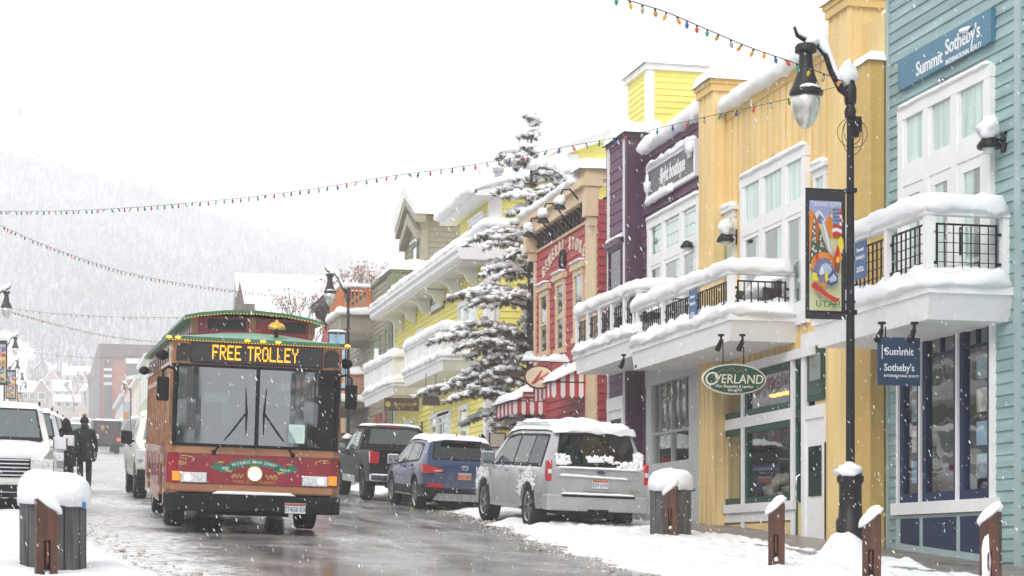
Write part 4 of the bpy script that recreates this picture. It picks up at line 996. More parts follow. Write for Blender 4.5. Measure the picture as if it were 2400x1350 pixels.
# awnings
STR_R = pm('awning_red', (.50, .035, .05), .7, var=.08); STR_W = pm('awning_white', (.8, .79, .78), .7, var=.04)
def awning(Xo, Ya, Yb, zlow, zhigh, val, label):
    t = thing('striped_awning', label, 'awning', (XG, Ya, zlow), 'striped awnings of the general store')
    r, w = MB(), MB(); n = 9
    for i in range(n):     # street face valance, scalloped
        y0, y1 = Ya + (Yb - Ya) * i / n, Ya + (Yb - Ya) * (i + 1) / n; m = r if i % 2 == 0 else w
        m.add([(Xo, y0, zlow), (Xo, y1, zlow), (Xo, y1, zlow - val), (Xo, (y0 + y1) / 2, zlow - val - .06), (Xo, y0, zlow - val)], [(0, 4, 3, 2, 1)])
        m.add([(Xo, y0, zlow), (Xo, y1, zlow), (XG, y1, zhigh), (XG, y0, zhigh)], [(0, 1, 2, 3)])
    n = 8
    for i in range(n):
        x0, x1 = Xo + (XG - Xo) * i / n, Xo + (XG - Xo) * (i + 1) / n; m = w if i % 2 == 0 else r
        zt = lambda x: zlow + (zhigh - zlow) * (x - Xo) / (XG - Xo)
        for yy in (Ya,): m.add([(x0, yy, zt(x0)), (x1, yy, zt(x1)), (x1, yy, zlow - val), ((x0 + x1) / 2, yy, zlow - val - .07), (x0, yy, zlow - val)], [(0, 4, 3, 2, 1)])
    r.build('red_stripes', STR_R, t); w.build('white_stripes', STR_W, t)
    b = MB(); nb = 14; h = .2; vs = []
    for j in range(nb + 1):
        for i in range(9):
            x = Xo - .1 + (XG - Xo + .1) * i / 8; y = Ya - .1 + (Yb - Ya + .2) * j / nb
            e = min(1, min(j, nb - j) / 2 + .25) * min(1, i / 1.5 + .35)
            vs.append((x, y, zlow + (zhigh - zlow) * max(0, (x - Xo)) / (XG - Xo) + h * e * (1 + .5 * N(x, y, 3, 2))))
    vs2 = [(x, y, zlow + (zhigh - zlow) * max(0, (x - Xo)) / (XG - Xo) + .005) for x, y, z in vs]; k = len(vs)
    fs = [(j * 9 + i, j * 9 + i + 1, (j + 1) * 9 + i + 1, (j + 1) * 9 + i) for j in range(nb) for i in range(8)]
    bd = [i for i in range(9)] + [j * 9 + 8 for j in range(1, nb + 1)] + [nb * 9 + i for i in range(7, -1, -1)] + [j * 9 for j in range(nb - 1, 0, -1)]
    fs += [(bd[i], k + bd[i], k + bd[(i + 1) % len(bd)], bd[(i + 1) % len(bd)]) for i in range(len(bd))]
    b.add(vs + vs2, fs).build('snow', SNOW, t, smooth=180)
    f = MB(); f.tube([(Xo, Ya, zlow), (Xo, Yb, zlow)], .015, 6).tube([(Xo, Ya, zlow), (XG, Ya, zlow)], .015, 6); f.build('frame', BLK, t)
    return t
ya_ = Yu(1378, XG)
awning(11.95, ya_, ya_ + 1.75, Zu(1286, 897, 11.95), Zu(1286, 897, 11.95) + .42, .32, 'red and white striped awning right of the oval script sign')
yb_ = 47.9
awning(11.95, yb_, yb_ + 1.9, fz(1212, 936, 11.95), fz(1212, 936, 11.95) + .40, .30, 'red and white striped awning nearest the snowy conifer')
p = atD(1244, 927, 47.2); ss = thing('candle_sign', 'small red sign on the striped awning near the conifer', 'sign', p)
MB().box(p.x - .2, p.x + .2, p.y - .03, p.y, p.z - .09, p.z + .09).build('board', pm('deep_red', (.25, .02, .025), .5), ss); m = MB(); m.text('CANDLE CO', (p.x, p.y - .034, p.z), (1, 0, 0), (0, 0, 1), .062, off=.004); m.build('lettering', SW, ss)
# oval script sign with bracket
p = atD(1264, 884, 46.2); ks = thing('script_sign', 'cream oval sign with a red script letter on a snowy iron bracket', 'sign', p)
MB().prism(oval(.38, .285), (p.x, p.y + .03, p.z), (1, 0, 0), (0, 0, 1), (0, -.05, 0)).build('rim', pm('maroon', (.12, .02, .025), .5), ks)
MB().prism(oval(.345, .25), (p.x, p.y - .021, p.z), (1, 0, 0), (0, 0, 1), (0, -.012, 0)).build('board', pm('cream_board', (.75, .64, .46), .5), ks)
m = MB(); m.tube([(p.x - .2, p.y - .04, p.z - .16), (p.x - .05, p.y - .04, p.z), (p.x + .05, p.y - .04, p.z + .16)], [.02, .03, .012], 6); m.tube([(p.x - .16, p.y - .04, p.z - .15), (p.x + .02, p.y - .04, p.z - .02), (p.x + .22, p.y - .04, p.z + .1)], [.02, .014, .022], 6)
m.tube([(p.x + .0, p.y - .04, p.z - .02), (p.x + .2, p.y - .04, p.z - .12)], [.014, .022], 6); m.build('script_letter', pm('script_red', (.5, .03, .03), .5), ks)
m = MB(); m.tube([(p.x - .42, p.y, p.z + .38), (XG, p.y, p.z + .38)], .02, 6); m.tube([(p.x - .3, p.y, p.z + .38), (p.x - .3, p.y, p.z + .25)], .01, 5); m.tube([(p.x + .3, p.y, p.z + .38), (p.x + .3, p.y, p.z + .2)], .01, 5)
m.tube([(XG - .5, p.y, p.z + .38)] + [(XG - .3 + .12 * cos(a), p.y, p.z + .24 + .12 * sin(a)) for a in [pi * .6 + i * pi / 6 for i in range(12)]], .012, 5); m.build('bracket', BLK, ks, smooth=60)
MB().sweep([(p.x - .42, p.y, p.z + .39), (p.x + .1, p.y, p.z + .39), (XG - .3, p.y, p.z + .38)], .11, .11, 4, step=.05, lump=.9, rough=.5).build('snow', SNOW, ks, smooth=180)
# ground floor: dark shop window with greenery
m = MB(); m.box(XG - .02, XG + .05, Yu(1378, XG), G1 - .2, 1.4, 4.95); m.build('shop_front', pm('dark_pane', (.03, .025, .03), .06), b4)
m = MB()
for k in range(120):
    y = rr.uniform(Yu(1378, XG) + .1, G1 - .4); z = 4.2 + rr.random() * .5 - abs(rr.gauss(0, .2)); a = rr.random() * 6
    m.tube([(XG - .1, y, z), (XG - .1 - rr.random() * .3, y + cos(a) * .15, z + sin(a) * .15)], [.03, .004], 4)
tag(m.build('evergreen_garland', pm('garland', (.03, .06, .03), .8, var=.3)), 'dark evergreen garland below the striped awnings', 'garland')

# =================================================================== 5. lemon yellow building
LEM = pm('lemon_clapboard', (.84, .76, .19), .6, var=.05, sc=1.5, bump=.2, bsc=15, stretch=(1, .3, 3))
XL = 12.7; L0, L1 = 54.0, 68.6
b5 = thing('lemon_building', 'lemon yellow clapboard building with white cornice, balconies and roof tower', 'building', (XL, L0, 3))
zc = 10.15
mb = MB(); siding(mb, XL, L0, L1, 2, zc, e=.17); siding_end(mb, L0, XL, XL + 16, 2, 10.3, e=.19); siding(mb, XL + .15, L0, 58.3, zc, 12.0, e=.19); siding_end(mb, L0 + .02, XL + .15, XL + 16, 10.3, 12.0, e=.19); mb.build('wall', LEM, b5)
mb = MB(); mb.box(XL + .003, XL + 16, L0 + .003, L1, 1.5, zc); mb.box(XL + .153, XL + 16, L0 + .023, 58.3, zc, 12.0); mb.build('inner_wall', LEM, b5)
mb = MB(); mb.box(XL - .05, XL + .34, L0 - .05, L0 + .34, 2, zc + .8); mb.box(XL - .06, XL + .02, L1 - .25, L1, 2, zc); mb.box(XL + .1, XL + .42, L0 - .045, L0 + .3, zc, 12.0)
mb.box(XL - .04, XL, 61.6, 61.75, 2, 7); mb.box(XL - .04, XL, L0 + 3.4, L0 + 3.5, 7, zc); mb.each('corner_board', WHITE, b5)
# big cornice with brackets
mb = MB(); mb.prism([(0, 0), (-.80, 0), (-.88, .08), (-.88, .20), (-.96, .25), (-.96, .36), (0, .36)], (XL, L0 - .15, zc - .05), (1, 0, 0), (0, 0, 1), (0, L1 - L0 + .4, 0)); mb.box(XL - .02, XL + 3, L0 - .2, L0 - .05, zc - .02, zc + .26)
k = int((L1 - L0) / .3)
for i in range(k): y = L0 + .1 + (L1 - L0 - .2) * i / k; mb.box(XL - .76, XL - .05, y, y + .14, zc - .12, zc - .05)
mb.build('cornice', WHITE, b5)
for i in range(6):
    y = L0 + 1.1 + i * 2.35
    MB().prism([(0, -.05), (-.6, -.05), (-.62, -.2), (-.4, -.3), (-.28, -.52), (-.06, -.62), (0, -.62)], (XL - .022, y, zc), (1, 0, 0), (0, 0, 1), (0, .16, 0)).build('bracket', WHITE, b5)
snowbar(b5, [(XL - .62, L1 + .1, zc + .30), (XL - .62, L0 - .15, zc + .30)], .66, .26, 3)
mb = MB(); mb.box(XL - .08, XL + .1, L0 - .05, L1 - .2, zc + .30, zc + .90); mb.build('parapet', WHITE, b5)
snowbar(b5, [(XL, L1 - .1, zc + .90), (XL, L0 - .05, zc + .90), (XL + 1.5, L0 - .05, zc + .90)], .42, .28, 6)
# upper floor eave and roof
mb = MB(); mb.prism([(0, 0), (-.55, -.02), (-.55, .12), (.0, .22)], (XL + .15, L0 - .5, 11.9), (1, 0, 0), (0, 0, 1), (0, 5.3, 0)); mb.build('eave', WHITE, b5)
mb = MB(); rise = [(XL - .45, 12.0), (XL + 1.6, 12.55), (XL + 5.2, 13.0), (XL + 12, 14.9)]
for (x0, z0_), (x1, z1_) in zip(rise, rise[1:]): mb.add([(x0, L0 - .4, z0_ - .12), (x1, L0 - .4, z1_ - .12), (x1, L0 - .4, z1_ + .06), (x0, L0 - .4, z0_ + .06), (x0, L0 + 4.8, z0_ + .06), (x1, L0 + 4.8, z1_ + .06), (x0, L0, z0_ - .12), (x1, L0, z1_ - .12)], [(0, 1, 2, 3), (3, 2, 5, 4), (0, 6, 7, 1)])
mb.build('roof_edge', WHITE, b5)
mb = MB(); siding_end(mb, L0 + .03, XL + .5, XL + 16, 12.0, 12.4, e=.19)
mb.add([(XL + .5, L0 + .02, 12.0), (XL + 12, L0 + .02, 12.0), (XL + 12, L0 + .02, 14.85), (XL + 5.2, L0 + .02, 12.95), (XL + 1.6, L0 + .02, 12.5)], [(0, 1, 2, 3, 4)]); mb.build('gable_wall', LEM, b5)
snowbar(b5, [(x + .0, L0 - .2, z + .04) for x, z in rise], .6, .24, 2, lump=.2)
snowbar(b5, [(XL - .38, L0 + 4.8, 12.02), (XL - .38, L0 - .4, 12.02)], .5, .3, 9)
# rear volume with sloping roof, seen over the general store
Xr = 16.2; mb = MB(); yr = 57.0
q0_, q1_ = atY(1331, 400, yr), atY(1480, 300, yr)
siding_end(mb, yr, q0_.x, 24, 10, atY(1331, 352, yr).z, e=.2)
mb.add([(q0_.x, yr, atY(1331, 352, yr).z), (24, yr, atY(1331, 352, yr).z), (24, yr, q1_.z + 2), (q1_.x, yr, atY(1480, 296, yr).z)], [(0, 1, 2, 3)])
mb.build('rear_wall', LEM, b5)
mb = MB(); a = atY(1318, 356, yr - .3); c = atY(1480, 300, yr - .3)
mb.box(q0_.x - .02, q0_.x + .33, yr - .08, yr, 10, a.z)
mb.add([(a.x, a.y, a.z - .1), (c.x, c.y, c.z - .1), (c.x, c.y, c.z + .2), (a.x, a.y, a.z + .2), (a.x, a.y + 2, a.z + .2), (c.x, c.y + 2, c.z + .2)], [(0, 1, 2, 3), (3, 2, 5, 4)]); mb.build('rear_roof_edge', WHITE, b5)
snowbar(b5, [(a.x, a.y + .2, a.z + .18), (c.x, c.y + .2, c.z + .18)], .7, .32, 5)
a, c = atY(1322, 420, yr - 1.2), atY(1424, 395, yr - 1.2)
# tower
yt = 58.0; A = atY(1519, 300, yt); zt_ = atY(1519, 163, yt).z; Bx = atY(1692, 300, yt).x; yf_ = A.x * ray(1472).y / ray(1472).x
mb = MB(); siding_end(mb, yt, A.x, Bx, 12, zt_, e=.2); siding(mb, A.x, yt, yf_, 12, zt_, e=.2); mb.build('tower_wall', LEM, b5)
mb = MB(); mb.box(A.x + .003, Bx, yt + .003, yf_, 12, zt_ - .01); mb.build('tower_core', LEM, b5)
mb = MB(); mb.box(A.x - .04, A.x + .2, yt - .04, yt + .26, 12, zt_); mb.box(A.x - .04, A.x + .02, yf_ - .1, yf_, 12, zt_); mb.box(A.x - .12, Bx + .1, yt - .12, yf_ + .1, zt_, zt_ + .2); mb.build('tower_trim', WHITE, b5)
MB().sheet(A.x - .2, Bx + .15, yt - .2, yf_ + .2, lambda x, y: zt_ + .2, .26, 16, 16, 6, .2).build('tower_snow', SNOW, b5, smooth=180)
m = MB(); p = atY(1168, 420, 56); m.lathe([(.12, 0), (.12, .5), (.17, .5), (.17, .62), (0, .62)], (p.x, p.y, p.z - .3), 12); m.build('chimney', ALU, b5); MB().blob((p.x, p.y, p.z + .38), (.2, .2, .12), 2).build('chimney_snow', SNOW, b5, smooth=180)
# windows
window(b5, XL + .15, Yu(1127, XL), Yu(1093, XL), 11.0, 11.6, fw=.1, gl=PANE)
for uL, uR, vt, vb in ((1095, 1120, 705, 775), (1022, 1042, 765, 800), (980, 996, 778, 830), (1078, 1094, 715, 770)): window(b5, XL, Yu(uR, XL), Yu(uL, XL), Zu(uL, vb, XL), Zu(uL, vt, XL), fw=.12, snow=False)
window(b5, XL, Yu(1060, XL), Yu(1030, XL), 5.0, 7.0 - .9, fw=.12, snow=False)
for uL, uR, vt, vb, nm in ((951, 970, 990, 1050, 0), (1012, 1056, 975, 1060, 1), (1080, 1100, 955, 1060, 2)):
    window(b5, XL, Yu(uR, XL), Yu(uL, XL), Zu(uL, vb, XL), Zu(uL, vt, XL), fw=.12, snow=False, cols=(.33, .66) if nm == 1 else (), rows=(.3, .6) if nm == 1 else (), gl=SHOPG if nm < 9 else PANE, curtain=False)
for x0, x1, z0, z1 in ((14.0, 14.9, 11.0, 12.0), (14.4, 15.1, 8.3, 9.6), (14.0, 14.7, 5.6, 6.6)):   # side windows behind the conifer
    o = MB().box(x0, x1, L0 - .07, L0, z0, z1).build('window', WHITE, b5); MB().box(x0 + .12, x1 - .12, L0 - .075, L0 - .071, z0 + .12, z1 - .12).build('pane', PANE, o)
m = MB(); m.tube([(XL + .15, L0 - .12, zc), (XL + .15, L0 - .12, 6.9), (XL + .35, L0 - .12, 6.5), (XL + .9, L0 - .12, 6.3)], .05, 8); m.build('downspout', WHITE, b5)
balcony(b5, XL, 11.64, 55.15, 61.0, 7.02, 7.42, 8.16, 3, 'nearer white panelled balcony under deep snow', solid=True, hs=.27)
balcony(b5, XL, 11.64, 63.2, 68.8, 6.95, 7.35, 8.16, 3, 'farther white panelled balcony under deep snow', solid=True, hs=.26)
# signs of the lemon building
BRN = pm('brown_sign', (.075, .05, .03), .5, var=.2); GOLD = pm('gold_letter', (.55, .36, .06), .4, var=.1)
pa, pb = atX(1014, 728, XL), atX(1043, 700, XL)
s_ = thing('wall_sign', 'small framed maroon and white sign under the lemon building cornice', 'sign', (XL, pb.y, pb.z))
zA, zB = Zu(1014, 738, XL), Zu(1014, 704, XL); MB().box(XL - .08, XL - .03, pb.y, pa.y, zA, zB).build('frame', pm('maroon_sign', (.16, .06, .08), .5), s_)
MB().box(XL - .085, XL - .081, pb.y + .08, pa.y - .08, zA + .06, zA + (zB - zA) * .55).build('panel', SW, s_)
m = MB(); m.text('ARTWORKS', (XL - .09, (pa.y + pb.y) / 2, zB - .13), ax, ay, .2, off=.01, sx=1.1); m.build('lettering', SW, s_)
p = atD(941, 948, 63.5); s_ = thing('fur_gallery_sign', 'long brown sign with gold lettering under the farther white balcony', 'sign', p)
MB().box(p.x - .58, p.x + .58, p.y - .03, p.y + .03, p.z - .21, p.z + .21).build('board', BRN, s_); m = MB(); m.text('ALASKA FUR GALLERY', (p.x + .12, p.y - .035, p.z), (1, 0, 0), (0, 0, 1), .13, off=.006, sx=.62); m.blob((p.x - .46, p.y - .035, p.z), (.09, .006, .09), 3, .1); m.build('lettering', GOLD, s_)
p = atD(1010, 936, 57.5); s_ = thing('arched_sign', 'small arched brown and tan sign hanging under the nearer white balcony', 'sign', p)
arc = [(.34 * cos(pi * i / 12), .32 * sin(pi * i / 12)) for i in range(13)] + [(-.34, -.12), (.34, -.12)]
MB().prism(arc, (p.x, p.y + .02, p.z - .08), (1, 0, 0), (0, 0, 1), (0, -.04, 0)).build('board', pm('tan_board', (.45, .36, .24), .6), s_); MB().prism([(a * .8, b * .8) for a, b in arc], (p.x, p.y - .02, p.z - .08), (1, 0, 0), (0, 0, 1), (0, -.008, 0)).build('panel', BRN, s_)
m = MB(); m.tube([(p.x - .15, p.y, p.z + .2), (p.x - .15, p.y, 7.02)], .012, 5); m.tube([(p.x + .15, p.y, p.z + .2), (p.x + .15, p.y, 7.02)], .012, 5); m.each('hanger', BLK, s_)
p = atX(990, 1000, XL); walllamp(XL, p.y, p.z, 'black wall lantern beside the lemon building street window', 1.4, snow=False)
p = atY(1165, 1030, L0 - .05); s_ = thing('notice_board', 'pale notice board on the lemon yellow side wall', 'notice board', p)
MB().box(p.x - .25, p.x + .25, L0 - .09, L0 - .03, p.z - .25, p.z + .2).build('frame', BRN, s_); MB().box(p.x - .21, p.x + .21, L0 - .095, L0 - .091, p.z - .21, p.z + .16).build('sheet', pm('paper', (.7, .66, .55), .6, var=.2, sc=20), s_)

# =================================================================== 6. taupe building with tower
TAU = pm('taupe_clapboard', (.30, .27, .205), .6, var=.07, sc=1.5, bump=.2, bsc=15, stretch=(1, .3, 3)); OLV = pm('olive_trim', (.20, .215, .13), .6, var=.08)
ORW = pm('orange_wood', (.62, .17, .04), .6, var=.15, sc=3)
T0, T1 = 68.9, 80.0
b6 = thing('taupe_building', 'taupe clapboard building with gabled tower and orange railed balcony', 'building', (XL, T0, 4))
zq = 11.9
mb = MB(); siding(mb, XL, T0, T1, 3, zq, e=.18); siding_end(mb, T0 - .02, XL, XL + 6, 9, zq, e=.18); mb.build('wall', TAU, b6)
MB().box(XL + .003, XL + 12, T0, T1, 2.5, zq - .01).build('inner_wall', TAU, b6)
mb = MB(); mb.box(XL - .06, XL + .3, T0 - .06, T0 + 1.0, 3, zq); mb.box(XL - .1, XL + 3, T0 - .1, T1, zq, zq + .12); mb.each('corner_board', OLV, b6)
MB().sheet(XL - .15, XL + 4, T0 - .15, T0 + 2.6, lambda x, y: zq + .1, .34, 20, 12, 2, .2).build('snow_cap', SNOW, b6, smooth=180)
yt = 71.0; A = atY(990, 600, yt); zt_ = atY(1000, 503, yt).z; Xt = A.x; Bx = Xt + 4.5; yg = Xt * ray(951).y / ray(951).x
mb = MB(); siding_end(mb, yt, Xt, Bx, 11, zt_, e=.2); siding(mb, Xt, yt, yg, 11, zt_, e=.2); ym = (yt + yg) / 2; zpk = zt_ + .75
mb.add([(Xt - .02, yt, zt_), (Xt - .02, yg, zt_), (Xt - .02, ym, zpk)], [(0, 2, 1)]); mb.build('tower_wall', TAU, b6)
MB().box(Xt + .003, Bx, yt + .003, yg, 11, zt_ - .01).build('tower_core', TAU, b6)
mb = MB(); mb.box(Xt - .05, Xt + .22, yt - .05, yt + .25, 11, zt_); mb.box(Xt - .05, Xt, yg - .2, yg, 11, zt_)
mb.prism([(yt - .4, zt_ - .35), (ym, zpk - .12), (yg + .4, zt_ - .35), (yg + .4, zt_ - .05), (ym, zpk + .18), (yt - .4, zt_ - .05)], (Xt - .35, 0, 0), (0, 1, 0), (0, 0, 1), (.4, 0, 0))
mb.prism([(yt, zt_ - .9), (ym, zt_ - .1), (yg, zt_ - .9), (yg, zt_ - .6), (ym, zt_ + .3), (yt, zt_ - .6)], (Xt - .28, 0, 0), (0, 1, 0), (0, 0, 1), (.26, 0, 0))
mb.build('gable_trim', pm('taupe_trim', (.36, .33, .25), .6, var=.08), b6)
mb = MB()
for a, b in ((yt - .45, ym), (yg + .45, ym)): mb.add([(Xt - .38, a, zt_ - .05), (Bx + .2, a, zt_ - .05), (Bx + .2, b, zpk + .18), (Xt - .38, b, zpk + .18), (Xt - .45, a, zt_ + .30), (Bx + .2, a, zt_ + .28), (Bx + .2, b, zpk + .55), (Xt - .45, b, zpk + .60)], [(0, 3, 2, 1), (4, 5, 6, 7), (0, 1, 5, 4), (3, 0, 4, 7), (1, 2, 6, 5)])
mb.build('tower_roof', SNOW, b6, label='tower roof under snow', smooth=50)
window(b6, Xt, yt + .7, yt + 1.9, zt_ - 2.8, zt_ - .9, fm=OLV, fw=.14, rows=(.4,))
o = MB().box(Xt + 1.0, Xt + 1.9, yt - .06, yt, zt_ - 2.6, zt_ - 1.0).build('window', OLV, b6); MB().box(Xt + 1.15, Xt + 1.75, yt - .066, yt - .061, zt_ - 2.45, zt_ - 1.15).build('pane', PANE, o)
for uL, uR, vt, vb in ((905, 917, 770, 830), (876, 893, 795, 850), (870, 880, 900, 940)): window(b6, XL, Yu(uR, XL), Yu(uL, XL), Zu(uL, vb, XL), Zu(uL, vt, XL), fm=OLV, fw=.12, snow=False)
def oranger(Y0_, Y1_, zd, XO, box, label, hb=.9):
    o = MB()
    if box: o.add([(XO + .15, Y0_ + .1, zd - box), (XL, Y0_ + .1, zd - box), (XL, Y1_, zd - box), (XO + .15, Y1_, zd - box), (XO, Y0_, zd), (XL, Y0_, zd), (XL, Y1_, zd), (XO, Y1_, zd), (XO, Y0_, zd - box * .75), (XL, Y0_, zd - box * .75), (XL, Y1_, zd - box * .75), (XO, Y1_, zd - box * .75)], [(0, 3, 2, 1), (8, 9, 5, 4), (11, 8, 4, 7), (4, 5, 6, 7), (0, 1, 9, 8), (3, 0, 8, 11)])
    bo = o.build('balcony', TAU, b6, label=label)
    r = MB()
    for z in (zd + .15, zd + hb): r.box(XO, XO + .07, Y0_, Y1_, z, z + .12); r.box(XO + .07, XL, Y0_, Y0_ + .07, z + .001, z + .12)
    n = int((Y1_ - Y0_) / .16)
    for i in range(n): y = Y0_ + (Y1_ - Y0_) * (i + .5) / n; r.box(XO + .01, XO + .05, y - .035, y + .035, zd + .2, zd + hb)
    n = int((XL - XO) / .14)
    for i in range(n): x = XO + (XL - XO) * (i + .5) / n; r.box(x - .03, x + .03, Y0_ + .01, Y0_ + .05, zd + .2, zd + hb)
    for x in (XO, XL - .2): r.box(x - .01, x + .14, Y0_ - .02, Y0_ + .12, zd, zd + hb + .14)
    r.build('railing', ORW, bo)
    snowbar(bo, [(XO + .03, Y1_, zd + hb + .12), (XO + .03, Y0_ + .03, zd + hb + .12), (XL, Y0_ + .03, zd + hb + .12)], .2, .12, 4, name='rail_snow'); snowbar(bo, [(XO - .03, Y1_, zd - .03), (XO - .03, Y0_ - .03, zd - .03), (XL, Y0_ - .03, zd - .03)], .28, .26, 5, name='ledge_snow', lump=.3)
oranger(73.3, 76.3, 10.9, 11.45, 1.0, 'taupe balcony box with orange slatted railing, the upper one')
oranger(74.0, 79.5, 7.6, 11.2, .3, 'lower balcony with orange slatted railing')
mb = MB(); mb.box(11.3, 12.6, 74.2, 78.8, 5.9, 6.35); mb.box(11.3, 11.6, 74.3, 74.6, 4, 7.5); mb.build('timber_awning', pm('rust_wood', (.13, .05, .03), .7, var=.3), b6)
snowbar(b6, [(11.5, 74.5, 8.6), (12.6, 74.5, 8.6)], .9, .35, 4)
mb = MB()
for i in range(14): mb.box(12.2, 12.28, 72.3 + i * .5, 72.3 + i * .5 + .32, 3.5, 5.8)
tag(mb.build('white_fence_screen', GREYW), 'white ribbed board screen behind the lamp post beside the trolley', 'fence')
mb = MB()
for y in (70.0, 71.2, 72.0): mb.box(XL - .1, XL, y, y + .35, 3.3, 6.9)
mb.each('rust_pillar', pm('rust_paint', (.35, .10, .05), .6, var=.2), b6)

# =================================================================== 7. red gabled building farther along
RB = pm('crimson_board', (.50, .05, .05), .6, var=.08, sc=1.5); DBR = pm('dark_brown_trim', (.07, .05, .045), .6, var=.2)
yb7 = 83.0; a7 = atY(802, 760, yb7); x7 = a7.x; b7 = thing('crimson_building', 'crimson gabled building with dark eave brackets behind the lamp post', 'building', (x7, yb7, 5))
z7 = atY(802, 700, yb7).z; yf7 = x7 * ray(758).y / ray(758).x
mb = MB(); siding(mb, x7, yb7, yf7, 4, z7, e=.24); siding_end(mb, yb7, x7, x7 + 6, 4, z7 - .5, e=.24); mb.build('wall', RB, b7); MB().box(x7 + .003, x7 + 9, yb7 + .003, yf7, 3.5, z7 - .01).build('inner_wall', RB, b7)
mb = MB(); mb.box(x7 - .6, x7, yb7 - .4, yf7, z7 + .05, z7 + .3); mb.box(x7 - .08, x7, yb7, yf7, z7 - .4, z7)
for i in range(4): y = yb7 + .3 + i * (yf7 - yb7) / 4; mb.prism([(0, 0), (-.55, 0), (-.5, -.25), (-.15, -.5), (0, -1.0)], (x7, y, z7), (1, 0, 0), (0, 0, 1), (0, .2, 0))
mb.build('eave', DBR, b7); MB().box(x7 - .05, x7 + .3, yb7 - .06, yb7, 4, z7).build('corner_board', CREAM, b7)
MB().sheet(x7 - .7, x7 + 9, yb7 - .5, yf7 + .3, lambda x, y: z7 + .3, .4, 20, 12, 2, .3).build('roof_snow', SNOW, b7, smooth=180)

# =================================================================== far facades, brick block, barn roof
def fbuild(name, label, X, Y0_, Y1_, h, col, base=None, hcap=.5, stripes=True, cat='building', trim=WHITE, winmat=None):
    z0 = walkz(12, Y0_) if base is None else base; t = thing(name, label, cat, (X, Y0_, z0), 'far facades up the street'); 
    MB().box(X, X + 12, Y0_, Y1_, z0 - 1, z0 + h).build('wall', col, t)
    MB().box(X - .4, X + 12, Y0_ - .3, Y1_ + .1, z0 + h, z0 + h + .35).build('cornice', trim, t); MB().sheet(X - .5, X + 12, Y0_ - .4, Y1_ + .1, lambda x, y: z0 + h + .35, .5, 8, 8, 2, .5).build('roof_snow', SNOW, t, smooth=180)
    n = max(2, int((Y1_ - Y0_) / 3)); g = pm('far_pane2', (.10, .11, .12), .15)
    for i in range(n):
        y = Y0_ + (Y1_ - Y0_) * (i + .5) / n; o = MB().box(X - .1, X, y - .8, y + .8, z0 + h * .58, z0 + h * .85).build('window', trim, t); MB().box(X - .11, X - .101, y - .6, y + .6, z0 + h * .6, z0 + h * .83).build('pane', g, o)
    MB().box(X - .08, X, Y0_ + 1, Y1_ - 1, z0 + .6, z0 + 2.8).build('shop_front', g, t); MB().box(X - 1.3, X, Y0_ + .5, Y1_ - .5, z0 + 3.1, z0 + 3.3).build('canopy', trim, t); MB().sheet(X - 1.4, X, Y0_ + .4, Y1_ - .4, lambda x, y: z0 + 3.3, .35, 6, 12, 2, .2).build('canopy_snow', SNOW, t, smooth=180)
    for i in range(1): o = MB().box(X + 1.2, X + 2.6, Y0_ - .08, Y0_, z0 + h * .6, z0 + h * .85).build('window', g, t)
    return t
fbuild('green_facade', 'pale green shopfront with snowy cornice behind the trolley', 11.3, 200, 214, 9.5, pm('pale_green', (.42, .52, .33), .7))
fbuild('cream_facade', 'cream shopfront with snowy cornice up the street', 11.3, 216, 232, 7.8, pm('pale_cream', (.62, .55, .42), .7))
fbuild('salmon_facade', 'salmon red shopfront below the brick block', 11.2, 234, 250, 8.2, pm('salmon', (.48, .20, .14), .7))
fbuild('grey_facade', 'grey shopfront with snowy canopy farthest up the street', 11.1, 252, 275, 6.5, pm('far_grey', (.35, .35, .36), .7))
fbuild('tan_facade', 'tan shopfront nearest behind the trolley mirror', 11.3, 178, 198, 8.4, pm('far_tan', (.5, .42, .33), .7))
BK = pm('brick_block', (.34, .13, .10), .8, var=.1, sc=.8); DKM = pm('dark_cladding', (.10, .10, .11), .6, var=.2, sc=.5)
yk = 330.0; A = atY(238, 810, yk); Bk = atY(380, 820, yk); zk = A.z; bb = thing('brick_block', 'large dark brick block with flat snowy roof at the end of the street', 'building', (A.x, yk, 20))
yf = yk + 70
MB().box(A.x, Bk.x + 4, yk, yf, 14, zk).build('wall', BK, bb)
MB().box(A.x - .3, Bk.x + 4, yk - .3, yf, zk - 2.2, zk + .3).build('roof_band', pm('dark_band', (.13, .09, .085), .7, var=.15, sc=.5), bb); MB().sheet(A.x - .5, Bk.x + 4, yk - .5, yf, lambda x, y: zk + .3, .7, 8, 8, 3, 1).build('roof_snow', SNOW, bb, smooth=180)
MB().box(A.x - .25, A.x, yk + .3, yf, 16, zk - 2.2).build('side_cladding', DKM, bb)
mb = MB(); q = atY(243, 850, yk); q2 = atY(262, 850, yk)
MB().box(q.x, q2.x, yk - .2, yk, 16, atY(243, 845, yk).z).build('stair_recess', DKM, bb)
for v in (870, 885, 903): z = atY(250, v, yk).z; mb.box(q.x, q2.x, yk - .35, yk - .21, z, z + .5)
mb.each('stair_landing', pm('pale_land', (.6, .6, .58), .7), bb)
q = atY(296, 850, yk); q2 = atY(326, 850, yk); z = atY(296, 852, yk).z
o = MB().box(q.x, q2.x, yk - .12, yk, z - 2.6, z).build('window', DKM, bb); MB().box(q.x - .1, q2.x + .1, yk - .6, yk - .13, z, z + .8).build('snow', SNOW, o)
